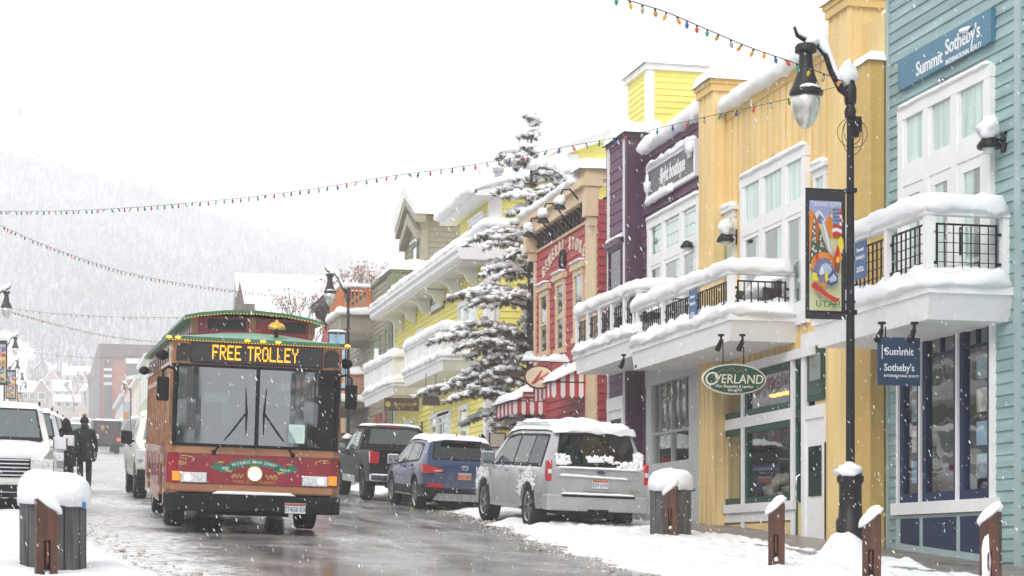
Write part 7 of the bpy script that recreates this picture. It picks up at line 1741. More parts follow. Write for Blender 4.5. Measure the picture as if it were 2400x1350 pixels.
# ---------------------------------------------------------------- dark pickup, rear three-quarter
def pickup():
    t = thing('parked_pickup', 'dark grey pickup truck with chrome bumper parked farthest of the three at right', 'pickup truck', group='vehicles parked along the right kerb')
    DK = pm('charcoal_paint', (.012, .010, .011), .45, var=.10, sc=2.2, salt=.12, spec=.15)
    c = Car(5.8, 2.0, [(0, 1.28), (1.95, 1.28), (2.0, 1.33), (2.22, 1.86), (2.4, 1.92), (3.2, 1.92), (3.6, 1.84), (4.35, 1.26), (5.0, 1.2), (5.65, 1.05), (5.8, .9)], [(0, 1.27), (1.9, 1.27), (2.1, 1.24), (4.4, 1.2), (5.0, 1.15), (5.8, .88)], (1.2, 4.85), .42, .48, .16)
    c.body(t, DK)
    g = MB(); c.cross_panel(g, 2.04, 2.20, .85, .85, off=.012); g.build('rear_window', CARG, t)
    f = MB(); c.cross_panel(f, 2.01, 2.23, .95, .98, off=.005); f.build('rear_window_frame', TRIM, t)
    for sx in (-1, 1):
        for cr in (((2.35, 7.15), (3.05, 7.15), (3.05, 7.86), (2.42, 7.86)), ((3.13, 7.15), (4.15, 7.15), (3.6, 7.84), (3.13, 7.86))):
            g = MB(); c.panel(g, cr, sx, .008); g.build('side_window', CARG, t)
        m = MB(); m.box(sx * .78, sx * .955, -.02, .10, .95, 1.24); m.prism([(0, .95), (0, 1.26), (.22, 1.22), (.12, .98)], (sx * .93, 0, 0), (0, 1, 0), (0, 0, 1), (sx * .07, 0, 0)); m.build('tail_light', REDL, t)
        for y in c.wheels: wheel(t, sx * .83, y, .42, .28, 6, side=sx, rim=pm('dark_rim', (.12, .12, .125), .3, .8))
        mirror(t, sx * .95, 3.95, 1.30, sx, BLK, big=True); MB().box(sx * .94, sx * 1.0, 2.2, 4.1, .42, .60).build('running_board', pm('silver_step', (.45, .45, .46), .35, .7), t)
    m = MB(); m.box(-.88, .88, .06, 1.93, 1.281, 1.30); m.build('bed_cover', TRIM, t)
    MB().box(-.80, .80, -.016, .02, .72, 1.25).build('tailgate', DK, t); MB().box(-.8, .8, -.03, .02, 1.25, 1.29).build('tailgate_spoiler', TRIM, t)
    o = MB().box(-.98, .98, -.16, .12, .50, .70).build('rear_bumper', CHR, t); md = o.modifiers.new('bevel', 'BEVEL'); md.width = .04; md.segments = 3
    MB().box(-.16, .16, 2.21, 2.25, 1.87, 1.90).build('brake_lamp', REDL, t)
    seams(c, t, ((2.12, 3.6, 7), (3.09, 3.6, 7), (4.25, 3.6, 7))); handles(c, t, (2.3, 3.3), DK); underbody(c, t)
    roofsnow(c, t, 2.4, 3.6, .03, .98, rough=.5, seed=12)
    q = atD(955, 1160, 48.2); seat(t, q.x, q.y, radians(.5)); return t
pickup()
# ---------------------------------------------------------------- vehicles facing the camera at left
def front_suv(label, paintm, u, v, d, name='parked_suv', snow=True, scale=1.0, boxy=True, group='vehicles parked along the left kerb', detailed=True):
    t = thing(name, label, 'car', group=group)
    c = Car(4.95, 1.97, [(0, 1.1), (.05, 1.2), (.30, 1.84), (.5, 1.89), (2.6, 1.90), (2.95, 1.84), (3.55, 1.30), (3.7, 1.22), (4.5, 1.12), (4.8, 1.04), (4.95, .92)], [(0, 1.1), (.5, 1.16), (3.5, 1.16), (3.8, 1.16), (4.5, 1.06), (4.95, .90)], (1.0, 3.95), .40, .38, .15)
    c.body(t, paintm)
    g = MB(); c.cross_panel(g, 3.54, 2.99, .92, .92, off=.010); g.build('windscreen', WSG, t)
    f = MB(); c.cross_panel(f, 3.60, 2.95, .97, .97, off=.004); f.build('windscreen_frame', TRIM, t)
    for sx in (-1, 1):
        for cr in (((.6, 7.12), (1.3, 7.12), (1.3, 7.86), (.7, 7.86)), ((1.38, 7.12), (2.2, 7.12), (2.2, 7.86), (1.38, 7.86)), ((2.28, 7.12), (3.3, 7.12), (2.85, 7.84), (2.28, 7.86))):
            g = MB(); c.panel(g, cr, sx, .008); g.build('side_window', CARG, t)
        for y in c.wheels: wheel(t, sx * .82, y, .40, .26, 6, side=sx)
        mirror(t, sx * .93, 3.2, 1.24, sx, CHR, big=False)
        lampbox(t, sx * .62 - .0, sx * .96, 4.72, 4.93, .80, .98, LENS, 'headlight'); MB().lathe([(.06, 4.90), (0, 4.91)], (sx * .7, 0, .55), 12, 'y').build('fog_lamp', LENS, t)
    m = MB(); m.box(-.58, .58, 4.90, 4.955, .66, .99)
    gr = m.build('grille', TRIM, t); m = MB()
    for i in range(5): m.box(-.56, .56, 4.955, 4.975, .69 + i * .065, .71 + i * .065)
    m.box(-.6, .6, 4.95, 4.98, .985, 1.02); m.build('grille_bar', CHR, gr)
    o = MB().box(-.97, .97, 4.80, 5.03, .40, .64).build('front_bumper', paintm, t); md = o.modifiers.new('bevel', 'BEVEL'); md.width = .06; md.segments = 4
    MB().box(-.55, .55, 5.03, 5.04, .42, .54).build('air_intake', TRIM, t)
    m = MB(); m.tube([(-.75, 3.62, 1.27), (-.1, 3.52, 1.33)], .012, 5); m.tube([(-.1, 3.62, 1.27), (.6, 3.52, 1.33)], .012, 5); m.build('wiper', BLK, t)
    for sx in (-1, 1):
        m = MB(); m.tube([(sx * .72, .8, 1.91), (sx * .72, .85, 1.97), (sx * .72, 2.6, 1.97), (sx * .72, 2.65, 1.91)], .018, 6); m.build('roof_rail', TRIM, t)
    seams(c, t, ((1.34, 3.6, 7), (2.24, 3.6, 7), (3.4, 3.6, 7))); handles(c, t, (1.5, 2.4), paintm); underbody(c, t)
    if snow: roofsnow(c, t, .4, 2.9, .045, 1.0, rough=.4, seed=u); roofsnow(c, t, 3.8, 4.75, .03, .9, 'hood_snow', seed=4, rough=.6)
    q = atD(u, v, d); seat(t, q.x, q.y + 4.95, pi); return t
WHT = paint('white_car_paint', (.74, .73, .70)); 
front_suv('white SUV facing the camera at the left edge behind the litter bin', WHT, -12, 1200, 32.6)
front_suv('pale SUV parked second in line behind the white one at the left edge', paint('pale_car_paint', (.5, .52, .53)), 42, 1150, 41.5)
front_suv('light grey SUV with raised snowy roof, third in the left parked line', paint('grey_car_paint', (.33, .34, .36)), 70, 1130, 51)
front_suv('small distant white car parked in line left of the two walkers', WHT, 98, 1100, 66)
front_suv('distant silver car seen between the walkers and the box truck', paint('silver_car2', (.45, .46, .48)), 178, 1050, 100, group='distant traffic')
# white pickup following the trolley
def front_pickup():
    t = thing('moving_pickup', 'white pickup truck with black mirror following behind the trolley', 'pickup truck')
    c = Car(5.8, 2.0, [(0, 1.28), (1.95, 1.28), (2.0, 1.33), (2.22, 1.86), (2.4, 1.92), (3.2, 1.92), (3.6, 1.84), (4.35, 1.26), (5.0, 1.2), (5.65, 1.08), (5.8, .95)], [(0, 1.27), (1.9, 1.27), (2.1, 1.24), (4.4, 1.2), (5.0, 1.15), (5.8, .9)], (1.2, 4.85), .42, .48, .16)
    c.body(t, WHT)
    g = MB(); c.cross_panel(g, 4.30, 3.64, .92, .92, off=.010); g.build('windscreen', WSG, t)
    for sx in (-1, 1):
        for cr in (((2.35, 7.15), (3.05, 7.15), (3.05, 7.86), (2.42, 7.86)), ((3.13, 7.15), (4.15, 7.15), (3.6, 7.84), (3.13, 7.86))):
            g = MB(); c.panel(g, cr, sx, .008); g.build('side_window', CARG, t)
        for y in c.wheels: wheel(t, sx * .83, y, .42, .28, 6, side=sx)
        mirror(t, sx * .96, 3.95, 1.34, sx, BLK, s=.95, big=True); lampbox(t, sx * .68, sx * .97, 5.55, 5.79, .86, 1.08, LENS, 'headlight')
    m = MB(); m.box(-.62, .62, 5.74, 5.81, .68, 1.06); m.build('grille', CHR, t); MB().box(-.95, .95, 5.7, 5.92, .5, .66).build('front_bumper', TRIM, t)
    seams(c, t, ((2.12, 3.6, 7), (3.09, 3.6, 7), (4.25, 3.6, 7))); handles(c, t, (2.3, 3.3), BLK); underbody(c, t)
    roofsnow(c, t, 2.4, 3.55, .03, .98, rough=.5, seed=12)
    q = atD(424, 1150, 42.0); seat(t, q.x, q.y + 5.8, pi)
front_pickup()
# delivery truck and far traffic
def van(label, u, v, d, w, h, L, col, name='delivery_truck', lights=True, shield=False, group='distant traffic', cat='truck'):
    t = thing(name, label, cat, group=group)
    o = MB().box(-w / 2, w / 2, .1, L, .55, h).build('cargo_box', col, t); md = o.modifiers.new('bevel', 'BEVEL'); md.width = .08; md.segments = 3
    m = MB(); m.box(-w / 2 + .05, w / 2 - .05, -.05, .1, .5, .7); m.build('rear_bumper', TRIM, t)
    MB().box(-w / 2 + .25, w / 2 - .25, .08, .1, .75, h - .25).build('roller_door', pm(col.name + '_door', tuple(x * .9 for x in col.diffuse_color[:3]) if False else (.045, .03, .025) if shield else (.5, .5, .5), .5, var=.1), t)
    for sx in (-1, 1):
        if lights: MB().lathe([(.12, .05), (0, .02)], (sx * (w / 2 - .16), 0, 1.1), 12, 'y').build('tail_light', pm('lit_tail', (.7, .02, .02), .3, emit=(1, .05, .03), es=3), t)
        for y in (1.1, L - 1.2): wheel(t, sx * (w / 2 - .18), y, .42, .28, 5, side=sx)
    if shield: MB().prism([(-.15, .2), (.15, .2), (.15, 0), (.08, -.14), (0, -.19), (-.08, -.14), (-.15, 0)], (-.35, .078, 1.95), (1, 0, 0), (0, 0, 1), (0, -.02, 0)).build('shield_emblem', pm('gold_emblem', (.50, .27, .04), .4), t)
    MB().sheet(-w / 2, w / 2, .1, L, lambda x, y: h, .12, 8, 14, 3, .2).build('roof_snow', SNOW, t, smooth=180)
    q = atD(u, v, d); seat(t, q.x, q.y, 0); return t
BR_ = pm('truck_brown', (.030, .019, .015), .45, var=.12)
van('dark brown delivery truck with gold shield driving away up the street', 249, 1056, 150, 2.15, 2.55, 6.5, BR_, shield=True)
van('white box truck far up the street left of the brown truck', 190, 1035, 205, 2.4, 3.1, 6.5, pm('truck_white', (.7, .69, .66), .5), lights=False)
van('distant white truck with a red roof stripe beyond the parked cars', 126, 1040, 190, 2.2, 2.6, 5.5, pm('truck_white', (.7, .69, .66), .5), lights=False, name='service_truck')
tr = [o for o in COL.objects if o.name.startswith('service_truck')][0]
m = MB().box(-1.12, 1.12, .0, 5.4, 2.3, 2.62); ro = m.build('roof_stripe', pm('stripe_red', (.55, .05, .03), .5), None); ro.parent = tr
van('distant pale car with red tail lights right of the brown truck', 284, 1052, 165, 1.85, 1.45, 4.2, paint('pale_car_paint', (.5, .52, .53)), name='distant_car', cat='car')
van('distant pale car farther ahead beyond the brown truck', 208, 1040, 240, 1.85, 1.5, 4.2, paint('silver_car2', (.45, .46, .48)), name='distant_car', cat='car')
# =================================================================== trolley bus (local: front at y=0 facing -y, body towards +y)
def trolley():
    t = thing('trolley_bus', 'red and wood brown trolley bus with green roof and lit FREE TROLLEY sign', 'bus')
    WOOD = pm('bus_wood', (.38, .165, .075), .5, var=.22, sc=2.5, coat=.4, stretch=(.4, 3, 3)); RED = pm('bus_red', (.27, .010, .026), .35, var=.14, sc=3, coat=.3)
    GRN = pm('bus_green', (.045, .19, .11), .35, var=.08); GRL = pm('bus_green_light', (.26, .44, .35), .45, var=.06); GOLD_ = pm('bus_gold', (.60, .38, .10), .35, .3, var=.1)
    W_, L_ = 1.275, 8.8; ch = .13
    def plan(o=0, y0=0, y1=L_): w = W_ + o; return [(-w + ch, y0 - o), (w - ch, y0 - o), (w, y0 + ch), (w, y1), (-w, y1), (-w, y0 + ch)]
    def ringz(m, o, z0, z1, y0=0, y1=L_):
        p = plan(o, y0, y1); n = len(p); vs = [(x, y, z) for z in (z0, z1) for x, y in p]; m.add(vs, [tuple(range(n))[::-1], tuple(range(n, 2 * n))] + [(i, (i + 1) % n, n + (i + 1) % n, n + i) for i in range(n)]); return m
    # lower body with wheel openings on the sides
    wy = (2.35, 7.0); R = .48
    m = MB()
    for sx in (-1, 1):
        ys = sorted({ch, .9, 1.75, *[wy[0] + R * 1.15 * cos(a) for a in [pi * k / 10 for k in range(11)]], 4.2, 5.5, *[wy[1] + R * 1.15 * cos(a) for a in [pi * k / 10 for k in range(11)]], L_})
        def zb(y):
            for yc in wy:
                if abs(y - yc) < R * 1.15: return max(.36, R + sqrt((R * 1.15) ** 2 - (y - yc) ** 2))
            return .36
        for a, b in zip(ys, ys[1:]): m.add([(sx * W_, a, zb(a + 1e-4)), (sx * W_, b, zb(b - 1e-4)), (sx * W_, b, 1.25), (sx * W_, a, 1.25)], [(0, 1, 2, 3) if sx > 0 else (3, 2, 1, 0)])
        for yc in wy: 
            pts = [(yc + R * 1.15 * cos(pi * k / 10), R + R * 1.15 * sin(pi * k / 10)) for k in range(11)]
            for (a, b), (c_, d) in zip(pts, pts[1:]): m.add([(sx * W_, a, b), (sx * W_, c_, d), (sx * (W_ - .45), c_, d), (sx * (W_ - .45), a, b)], [(0, 1, 2, 3)])
    m.add([(-W_ + ch, 0, .62), (W_ - ch, 0, .62), (W_ - ch, 0, 1.25), (-W_ + ch, 0, 1.25), (W_, ch, .36), (W_, ch, 1.25), (-W_, ch, .36), (-W_, ch, 1.25), (W_ - ch, 0, .36), (-W_ + ch, 0, .36), (-W_, L_, .4), (W_, L_, .4), (W_, L_, 1.25), (-W_, L_, 1.25)], [(0, 1, 2, 3), (8, 4, 5, 2), (6, 9, 3, 7), (11, 10, 13, 12)])
    m.build('lower_body', WOOD, t)
    m = MB(); m.box(-W_ + .46, W_ - .46, .2, L_ - .1, .34, .40); m.add([(-W_ + .01, .1, 1.2), (W_ - .01, .1, 1.2), (W_ - .01, L_ - .01, 1.2), (-W_ + .01, L_ - .01, 1.2)], [(0, 1, 2, 3)]); m.box(-.7, .7, 1.5, 8.2, .22, .34)
    for y in wy: m.tube([(-1, y, R), (1, y, R)], .07, 8)
    m.build('floor', pm('underbody_black', (.025, .023, .022), .8, var=.4), t)
    # front red panel, wood mouldings
    m = MB(); m.box(-W_ + ch, W_ - ch, -.014, 0, .75, 1.18); m.box(-.55, .55, -.013, 0, 1.18, 1.21)
    for sx in (-1, 1): m.obox((sx * (W_ - ch / 2), ch / 2, .965), (ch / 2, sx * ch / 2, 0), (sx * .008, -.008, 0), (0, 0, .215))
    m.build('front_panel', RED, t)
    m = MB()
    for z0, z1 in ((.64, .735), (1.195, 1.30)): ringz(m, .022, z0, z1, 0, .6)
    m.build('front_moulding', WOOD, t)
    # side red panels & wood frames
    m, w2 = MB(), MB()
    for sx in (-1, 1):
        for a, b in ((.28, .98), (1.12, 1.62), (3.1, 4.2), (4.3, 5.3), (5.4, 6.25), (7.7, 8.7)): m.box(sx * W_, sx * (W_ + .012), a, b, .62, 1.12)
        w2.box(sx * W_, sx * (W_ + .03), 0.2, L_, 1.17, 1.27); w2.box(sx * W_, sx * (W_ + .022), 3.0, 6.3, .42, .50)
    m.each('side_panel', RED, t); w2.build('side_moulding', WOOD, t)
    # doors and side windows on both sides: dark glass in wood posts
    g = MB(); p = MB()
    for sx in (-1, 1):
        yy = [.22, .62, 1.02, 1.75, 2.6, 3.45, 4.3, 5.15, 6.0, 6.85, 7.7, 8.55]
        for a, b in zip(yy, yy[1:]): g.box(sx * (W_ - .03), sx * (W_ - .024), a + .05, b - .05, 1.3 if a > 1 else .5, 2.28)
        for a in yy: p.box(sx * (W_ - .04), sx * (W_ + .012), a - .045, a + .045, 1.25, 2.5)
        for q in (.62,): p.box(sx * (W_ - .03), sx * (W_ + .02), q - .03, q + .03, .42, 1.27)
        p.box(sx * (W_ - .04), sx * (W_ + .008), .2, L_, 2.28, 2.36)
    p.box(-W_ + .04, W_ - .04, L_ - .04, L_, 1.25, 1.45); p.box(-W_, W_, L_ - .04, L_, 2.3, 2.87)
    for x in (-W_ + .06, W_ - .06): p.box(x - .06, x + .06, L_ - .05, L_ - .002, 1.2, 2.5)
    p.each('window_post', WOOD, t); g.each('side_window', WSG, t)
    MB().box(-W_ + .1, W_ - .1, L_ - .03, L_ - .024, 1.4, 2.3).build('rear_glass', CARG, t)
    # header band with arched lights
    m = MB(); ringz(m, 0, 2.52, 2.86); m.build('header', WOOD, t)
    for sx in (-1, 1):
        for k in range(9):
            y = 1.2 + k * .85
            MB().prism([(-.16, .0)] + [(.16 * cos(a), .10 + .12 * sin(a)) for a in [pi - pi * i / 8 for i in range(9)]] + [(.16, 0)], (sx * (W_ + .001), y, 2.57), (0, 1, 0), (0, 0, 1), (sx * .008, 0, 0)).build('arched_light', BLK, t)
        q = MB().prism([(-.115, -.12), (.115, -.12)] + [(.115 * cos(a), .05 + .09 * sin(a)) for a in [pi * i / 8 for i in range(9)]], (sx * 1.10, -.001, 2.68), (1, 0, 0), (0, 0, 1), (0, -.012, 0)); q.build('front_vent', pm('vent_dark', (.03, .025, .02), .5), t)
        for dz, dy in ((.03, .5), (.0, 7.6)): MB().blob((sx * (W_ + .12), dy, 2.62 + dz), (.10, .07, .08), 3, .06).build('corner_camera', BLK, t, smooth=180)
    m = MB(); vs = []
    m.prism([(-.985, -.16), (.985, -.16), (.985, .145), (-.985, .145)], (-.02, -.002, 2.70), (1, 0, 0), (0, 0, 1), (0, -.03, 0)); sb = m.build('sign_box', pm('sign_glass', (.02, .02, .024), .12), t); md = sb.modifiers.new('bevel', 'BEVEL'); md.width = .05; md.segments = 3
    LED = pm('amber_led', (1, .42, .02), .5, emit=(1, .36, .01), es=1.15)
    FONT = {'F': '11111,10000,10000,11110,10000,10000,10000', 'R': '11110,10001,10001,11110,10100,10010,10001', 'E': '11111,10000,10000,11110,10000,10000,11111', 'T': '11111,00100,00100,00100,00100,00100,00100', 'O': '01110,10001,10001,10001,10001,10001,01110', 'L': '10000,10000,10000,10000,10000,10000,11111', 'Y': '10001,10001,01010,00100,00100,00100,00100', ' ': '000,000,000,000,000,000,000'}
    m = MB(); txt = 'FREE TROLLEY'; px = .0185; pz = .031; tw = sum((len(FONT[c].split(',')[0]) + 1) for c in txt) * px; x = -.03 - tw / 2
    for c in txt:
        rows = FONT[c].split(',')
        for r, row in enumerate(rows):
            for i, b in enumerate(row):
                if b == '1': cx = x + i * px; cz = 2.80 - r * pz; m.box(cx - px * .46, cx + px * .46, -.038, -.0325, cz - pz * .46, cz + pz * .46)
        x += (len(rows[0]) + 1) * px
    m.build('led_lettering', LED, sb)
    m = MB()
    for r in range(9): m.box(-.93, -.56, -.0345, -.0325, 2.57 + r * .03, 2.571 + r * .03 + .004)
    m.build('led_grid', pm('led_off', (.07, .06, .05), .4), sb)
    # roofs
    m = MB(); ringz(m, .08, 2.875, 2.92); m.build('roof_edge', GRN, t)
    m = MB(); wv = W_ + .09; prof = [(-wv, 2.92), (-.9, 2.99), (-.45, 3.05), (0, 3.07), (.45, 3.05), (.9, 2.99), (wv, 2.92)]; vs = []
    for y, s_ in ((-.08, 0.0), (.25, .5), (.7, .9), (1.2, 1), (L_ - .6, 1), (L_ + .08, 0)): vs += [(x * (1 - .0), y, 2.922 + (z - 2.92) * s_) for x, z in prof]
    m.add(vs, [(j * 7 + i, j * 7 + i + 1, (j + 1) * 7 + i + 1, (j + 1) * 7 + i) for j in range(5) for i in range(6)]); m.build('lower_roof', GRL, t, smooth=60)
    cy0, cy1, cw = .95, 8.0, .90
    m = MB(); m.box(-cw, cw, cy0, cy1, 3.0, 3.30); cs = m.build('clerestory', RED, t)
    for a, b in ((-.70, -.12), (.30, .80)): MB().box(a, b, cy0 - .012, cy0 - .002, 3.10, 3.26).build('clerestory_window', pm('vent_dark', (.03, .025, .02), .5), cs)
    m = MB()
    for x in (-cw, -.02, cw): m.box(x - .05, x + .05, cy0 - .02, cy0 + .05, 3.02, 3.31)
    n = 12
    for i in range(n + 1):
        y = cy0 + (cy1 - cy0) * i / n
        for sx in (-1, 1): m.box(sx * cw, sx * (cw + .02), y - .05, y + .05, 3.0, 3.30)
    m.build('clerestory_post', WOOD, t)
    for sx in (-1, 1):
        m = MB()
        for i in range(n): y = cy0 + (cy1 - cy0) * (i + .5) / n; m.box(sx * cw, sx * (cw + .01), y - .2, y + .2, 3.08, 3.27)
        m.build('clerestory_side_glass', pm('pale_glass', (.5, .52, .5), .2), t)
    m = MB(); ww = cw + .16; prof = [(-ww, 3.28), (-.85, 3.33), (-.45, 3.385), (0, 3.405), (.45, 3.385), (.85, 3.33), (ww, 3.28)]
    vs = [(x, y, z) for y in (cy0 - .2, cy1 + .2) for x, z in prof] + [(x, y, z - .045) for y in (cy0 - .2, cy1 + .2) for x, z in prof]
    m.add(vs, [(i, i + 1, 7 + i + 1, 7 + i) for i in range(6)] + [(14 + i, 21 + i, 21 + i + 1, 14 + i + 1) for i in range(6)] + [(i, 14 + i, 14 + i + 1, i + 1) for i in range(6)] + [(0, 7, 21, 14), (6, 20, 27, 13)]); m.build('upper_roof', GRN, t, smooth=50)
    MB().sheet(-.8, .8, cy0 + .3, cy1 - .2, lambda x, y: 3.40 - .09 * x * x, .035, 10, 30, 2, .3).build('roof_snow', SNOW, t, smooth=180)
    AM = pm('amber_marker', (1, .45, .03), .4, emit=(1, .45, .02), es=2.2)
    m = MB()
    for i in range(60): x = -W_ - .05 + (2 * W_ + .1) * i / 59; m.box(x - .012, x + .012, -.115, -.10, 2.855, 2.868)
    for i in range(44): x = -ww + 2 * ww * i / 43; z = lerpt(x, prof) - .06; m.box(x - .012, x + .012, cy0 - .215, cy0 - .2, z, z + .012)
    tr_ = m.build('rope_light', pm('rope_light', (.9, .45, .08), .5, emit=(1, .5, .08), es=.5), t)
    for x in (-1.33, -1.2, -.18, .05, .28, 1.32): o = MB().blob((x, -.11, 2.895), (.045, .02, .018), 2, 0); o.build('marker_lamp', AM, t, smooth=180)
    # bell
    q = (.27, .12, 2.98)
    MB().lathe([(.035, 0), (.025, .05), (.02, .12)], q, 10).build('bell_stand', BLK, t)
    MB().lathe([(.135, .12), (.14, .135), (.125, .17), (.09, .205), (.035, .225), (.02, .25), (.012, .262), (0, .265)], q, 24).build('bell', pm('brass', (.80, .45, .08), .2, .8, var=.05), t, smooth=60)
    # windscreen
    fr = MB(); yf = -.012; z0, z1 = 1.30, 2.52; xw = W_ - .035
    fr.box(-xw, xw, yf - .02, .06, z0, z0 + .05); fr.box(-xw, xw, yf - .02, .06, z1 - .045, z1); fr.box(-.022, .022, yf - .12, .05, z0, z1)
    for sx in (-1, 1): fr.box(sx * xw, sx * (xw - .045), yf - .02, .10, z0 + .05, z1 - .045)
    wf = fr.build('windscreen_frame', BLK, t)
    WS = glassmat('bus_glass', (.60, .66, .67), .30, .03, (.78, .86, .90))
    for a, b in ((-xw + .04, -.03), (.03, xw - .04)):
        m = MB(); vs = []; nx_, nz_ = 16, 8
        for j in range(nz_ + 1):
            for i in range(nx_ + 1):
                x = a + (b - a) * i / nx_; f = abs(x) / xw; zz = z0 + .045 + (z1 - z0 - .09) * j / nz_
                vs.append((x, yf - .10 + .125 * f ** 3.4 + .03 * (j / nz_), zz))
        m.add(vs, [(j * (nx_ + 1) + i, j * (nx_ + 1) + i + 1, (j + 1) * (nx_ + 1) + i + 1, (j + 1) * (nx_ + 1) + i) for j in range(nz_) for i in range(nx_)]); m.build('windscreen', WS, t, smooth=180)
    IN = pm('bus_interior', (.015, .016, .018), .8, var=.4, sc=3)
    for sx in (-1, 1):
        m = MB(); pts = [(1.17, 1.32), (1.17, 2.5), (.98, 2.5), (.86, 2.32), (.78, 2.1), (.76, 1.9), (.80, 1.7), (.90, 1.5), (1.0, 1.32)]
        m.prism([(sx * a, b) for a, b in pts], (0, .22, 0), (1, 0, 0), (0, 0, 1), (0, .5, 0)); m.build('dark_reflection_shape', IN, t)  # dark shapes stand in for the curved reflections at the windscreen corners
    m = MB(); m.prism([(-1.1, 1.3), (1.1, 1.3), (1.05, 1.5), (.75, 1.62), (.5, 1.72), (.2, 1.72), (-.1, 1.66), (-.5, 1.62), (-.9, 1.5)], (0, .18, 0), (1, 0, 0), (0, 0, 1), (0, .35, 0)); m.build('dashboard', IN, t)
    m = MB(); m.tube([(.42 + .23 * cos(a), .62 + .06 * sin(a), 1.66 + .16 * sin(a)) for a in [2 * pi * i / 24 for i in range(25)]], .016, 6); m.build('steering_wheel', BLK, t)
    m = MB()
    for r in range(7):
        for sx in (-1, 1): m.box(sx * .35, sx * 1.15, 2.2 + r * .85, 2.32 + r * .85, 1.2, 2.0)
    m.each('passenger_seat', IN, t)
    # interior partition behind driver, ceiling
    MB().box(-W_ + .02, W_ - .02, .2, L_ - .05, 2.50, 2.515).build('ceiling', pm('ceiling_grey', (.35, .37, .37), .8), t)
    MB().box(.48, .72, -.10, -.097, 1.40, 1.68).build('route_notice', pm('pale_notice', (.62, .78, .74), .6, var=.05), t)
    m = MB()
    for k in range(6): m.box(.50, .70, -.103, -.1005, 1.45 + k * .035, 1.452 + k * .035)
    m.build('notice_line', pm('notice_ink', (.25, .4, .38), .6), t)
    for x0, x1, xt in ((-.62, -.28, -.10), (.56, .22, .05)):
        m = MB(); m.tube([(x0, -.05, 1.22), ((x0 + xt) / 2 + .0, -.13, 1.55), (x1 + (.12 if x0 < 0 else -.12), -.12, 1.83)], .014, 6); bx = x1 + (.12 if x0 < 0 else -.12)
        m.tube([(bx, -.115, 1.50), (bx, -.11, 1.83), (bx + (-.02 if x0 < 0 else .03), -.10, 2.2)], [.008, .02, .006], 5); m.blob((x0, -.04, 1.22), (.035, .02, .035), 2, .05); m.build('wiper', BLK, t)
    # lamps
    LIT = pm('lit_headlamp', (1, 1, 1), .3, emit=(1, .93, .78), es=2.6); WRM = pm('warm_headlamp', (1, 1, 1), .3, emit=(1, .88, .62), es=1.5)
    for sx in (-1, 1):
        o = MB().box(sx * .905 - .20, sx * .905 + .20, -.045, -.012, .755, .915).build('headlight', CHR, t); md = o.modifiers.new('bevel', 'BEVEL'); md.width = .015; md.segments = 2
        for k, dx in enumerate((-.09, .09)):
            lit = (sx < 0 and k == 0) or (sx > 0 and k == 1)
            q = MB().box(sx * .905 + dx - .075, sx * .905 + dx + .075, -.053, -.046, .775, .895).build('lens', LENS, o); MB().lathe([(.045 if lit else .035, -.056), (0, -.058)], (sx * .905 + dx, 0, .835), 16, 'y').build('beam', LIT if lit else LENS, o)
        a = MB().box(sx * 1.165 - .055, sx * 1.165 + .075, -.03, .04, .78, .92).build('turn_signal', pm('amber_lens', (.85, .28, .02), .25, emit=(1, .3, .02), es=.25), t)
        # mirrors on arms
        m = MB(); m.tube([(sx * 1.2, -.02, 2.42), (sx * 1.33, -.10, 2.46), (sx * 1.40, -.12, 2.40), (sx * 1.40, -.12, 2.3)], .02, 6); arm = m.build('mirror_arm', BLK, t)
        o = MB().box(sx * 1.40 - .09, sx * 1.40 + .09, -.18, -.08, 1.95, 2.31).build('mirror', TRIM, t); md = o.modifiers.new('bevel', 'BEVEL'); md.width = .03; md.segments = 3
        for y in wy: wheel(t, sx * (W_ - .22), y, R, .30, 8, side=sx, rim=CHR)
    o = MB().lathe([(.118, -.03), (.125, -.04), (.118, -.055), (.10, -.06)], (0.0, 0, .915), 28, 'y', False); o.build('centre_lamp', GOLD_, t, smooth=60); MB().lathe([(.098, -.045), (.06, -.062), (0, -.068)], (0.0, 0, .915), 28, 'y').build('centre_lens', WRM, t, smooth=60)
    # bumper
    m = MB(); ringz(m, .05, .33, .60, 0, .5); o = m.build('front_bumper', TRIM, t); md = o.modifiers.new('bevel', 'BEVEL'); md.width = .04; md.segments = 3
    MB().sweep([(-.62, -.02, .60), (.62, -.02, .60)], .09, .045, 3, step=.08).build('bumper_snow', SNOW, t, smooth=180)
    plate(t, .62, -.062, .42, txt='77458 EX', top=(.42, .13, .08))
    # painted ribbons, scrolls and lettering
    RIB = pm('ribbon_green', (.02, .20, .13), .4); yy = -.017
    def ribbon(m, pts, w): 
        L = []; R_ = []
        for i, (a, b) in enumerate(pts):
            c0, c1 = pts[max(0, i - 1)], pts[min(len(pts) - 1, i + 1)]; dx, dz = c1[0] - c0[0], c1[1] - c0[1]; n = sqrt(dx * dx + dz * dz) or 1; ww_ = w[i] if isinstance(w, list) else w
            L.append((a - dz / n * ww_ / 2, b + dx / n * ww_ / 2)); R_.append((a + dz / n * ww_ / 2, b - dx / n * ww_ / 2))
        for i in range(len(pts) - 1): m.add([(L[i][0], yy, L[i][1]), (L[i + 1][0], yy, L[i + 1][1]), (R_[i + 1][0], yy, R_[i + 1][1]), (R_[i][0], yy, R_[i][1])], [(0, 3, 2, 1)])
    m = MB(); ribbon(m, [(-.36 + .72 * i / 16, 1.03 + .06 * sin(pi * i / 16)) for i in range(17)], .10)
    for sx in (-1, 1): ribbon(m, [(sx * (.30 + .36 * i / 8), 1.0 + .02 * cos(i * .9) - .02 * i / 8) for i in range(9)], [.10, .11, .11, .10, .09, .08, .07, .05, .02]); ribbon(m, [(sx * (.50 + .1 * i / 4), 1.03 + .035 * i / 4) for i in range(5)], [.05, .05, .04, .03, .01])
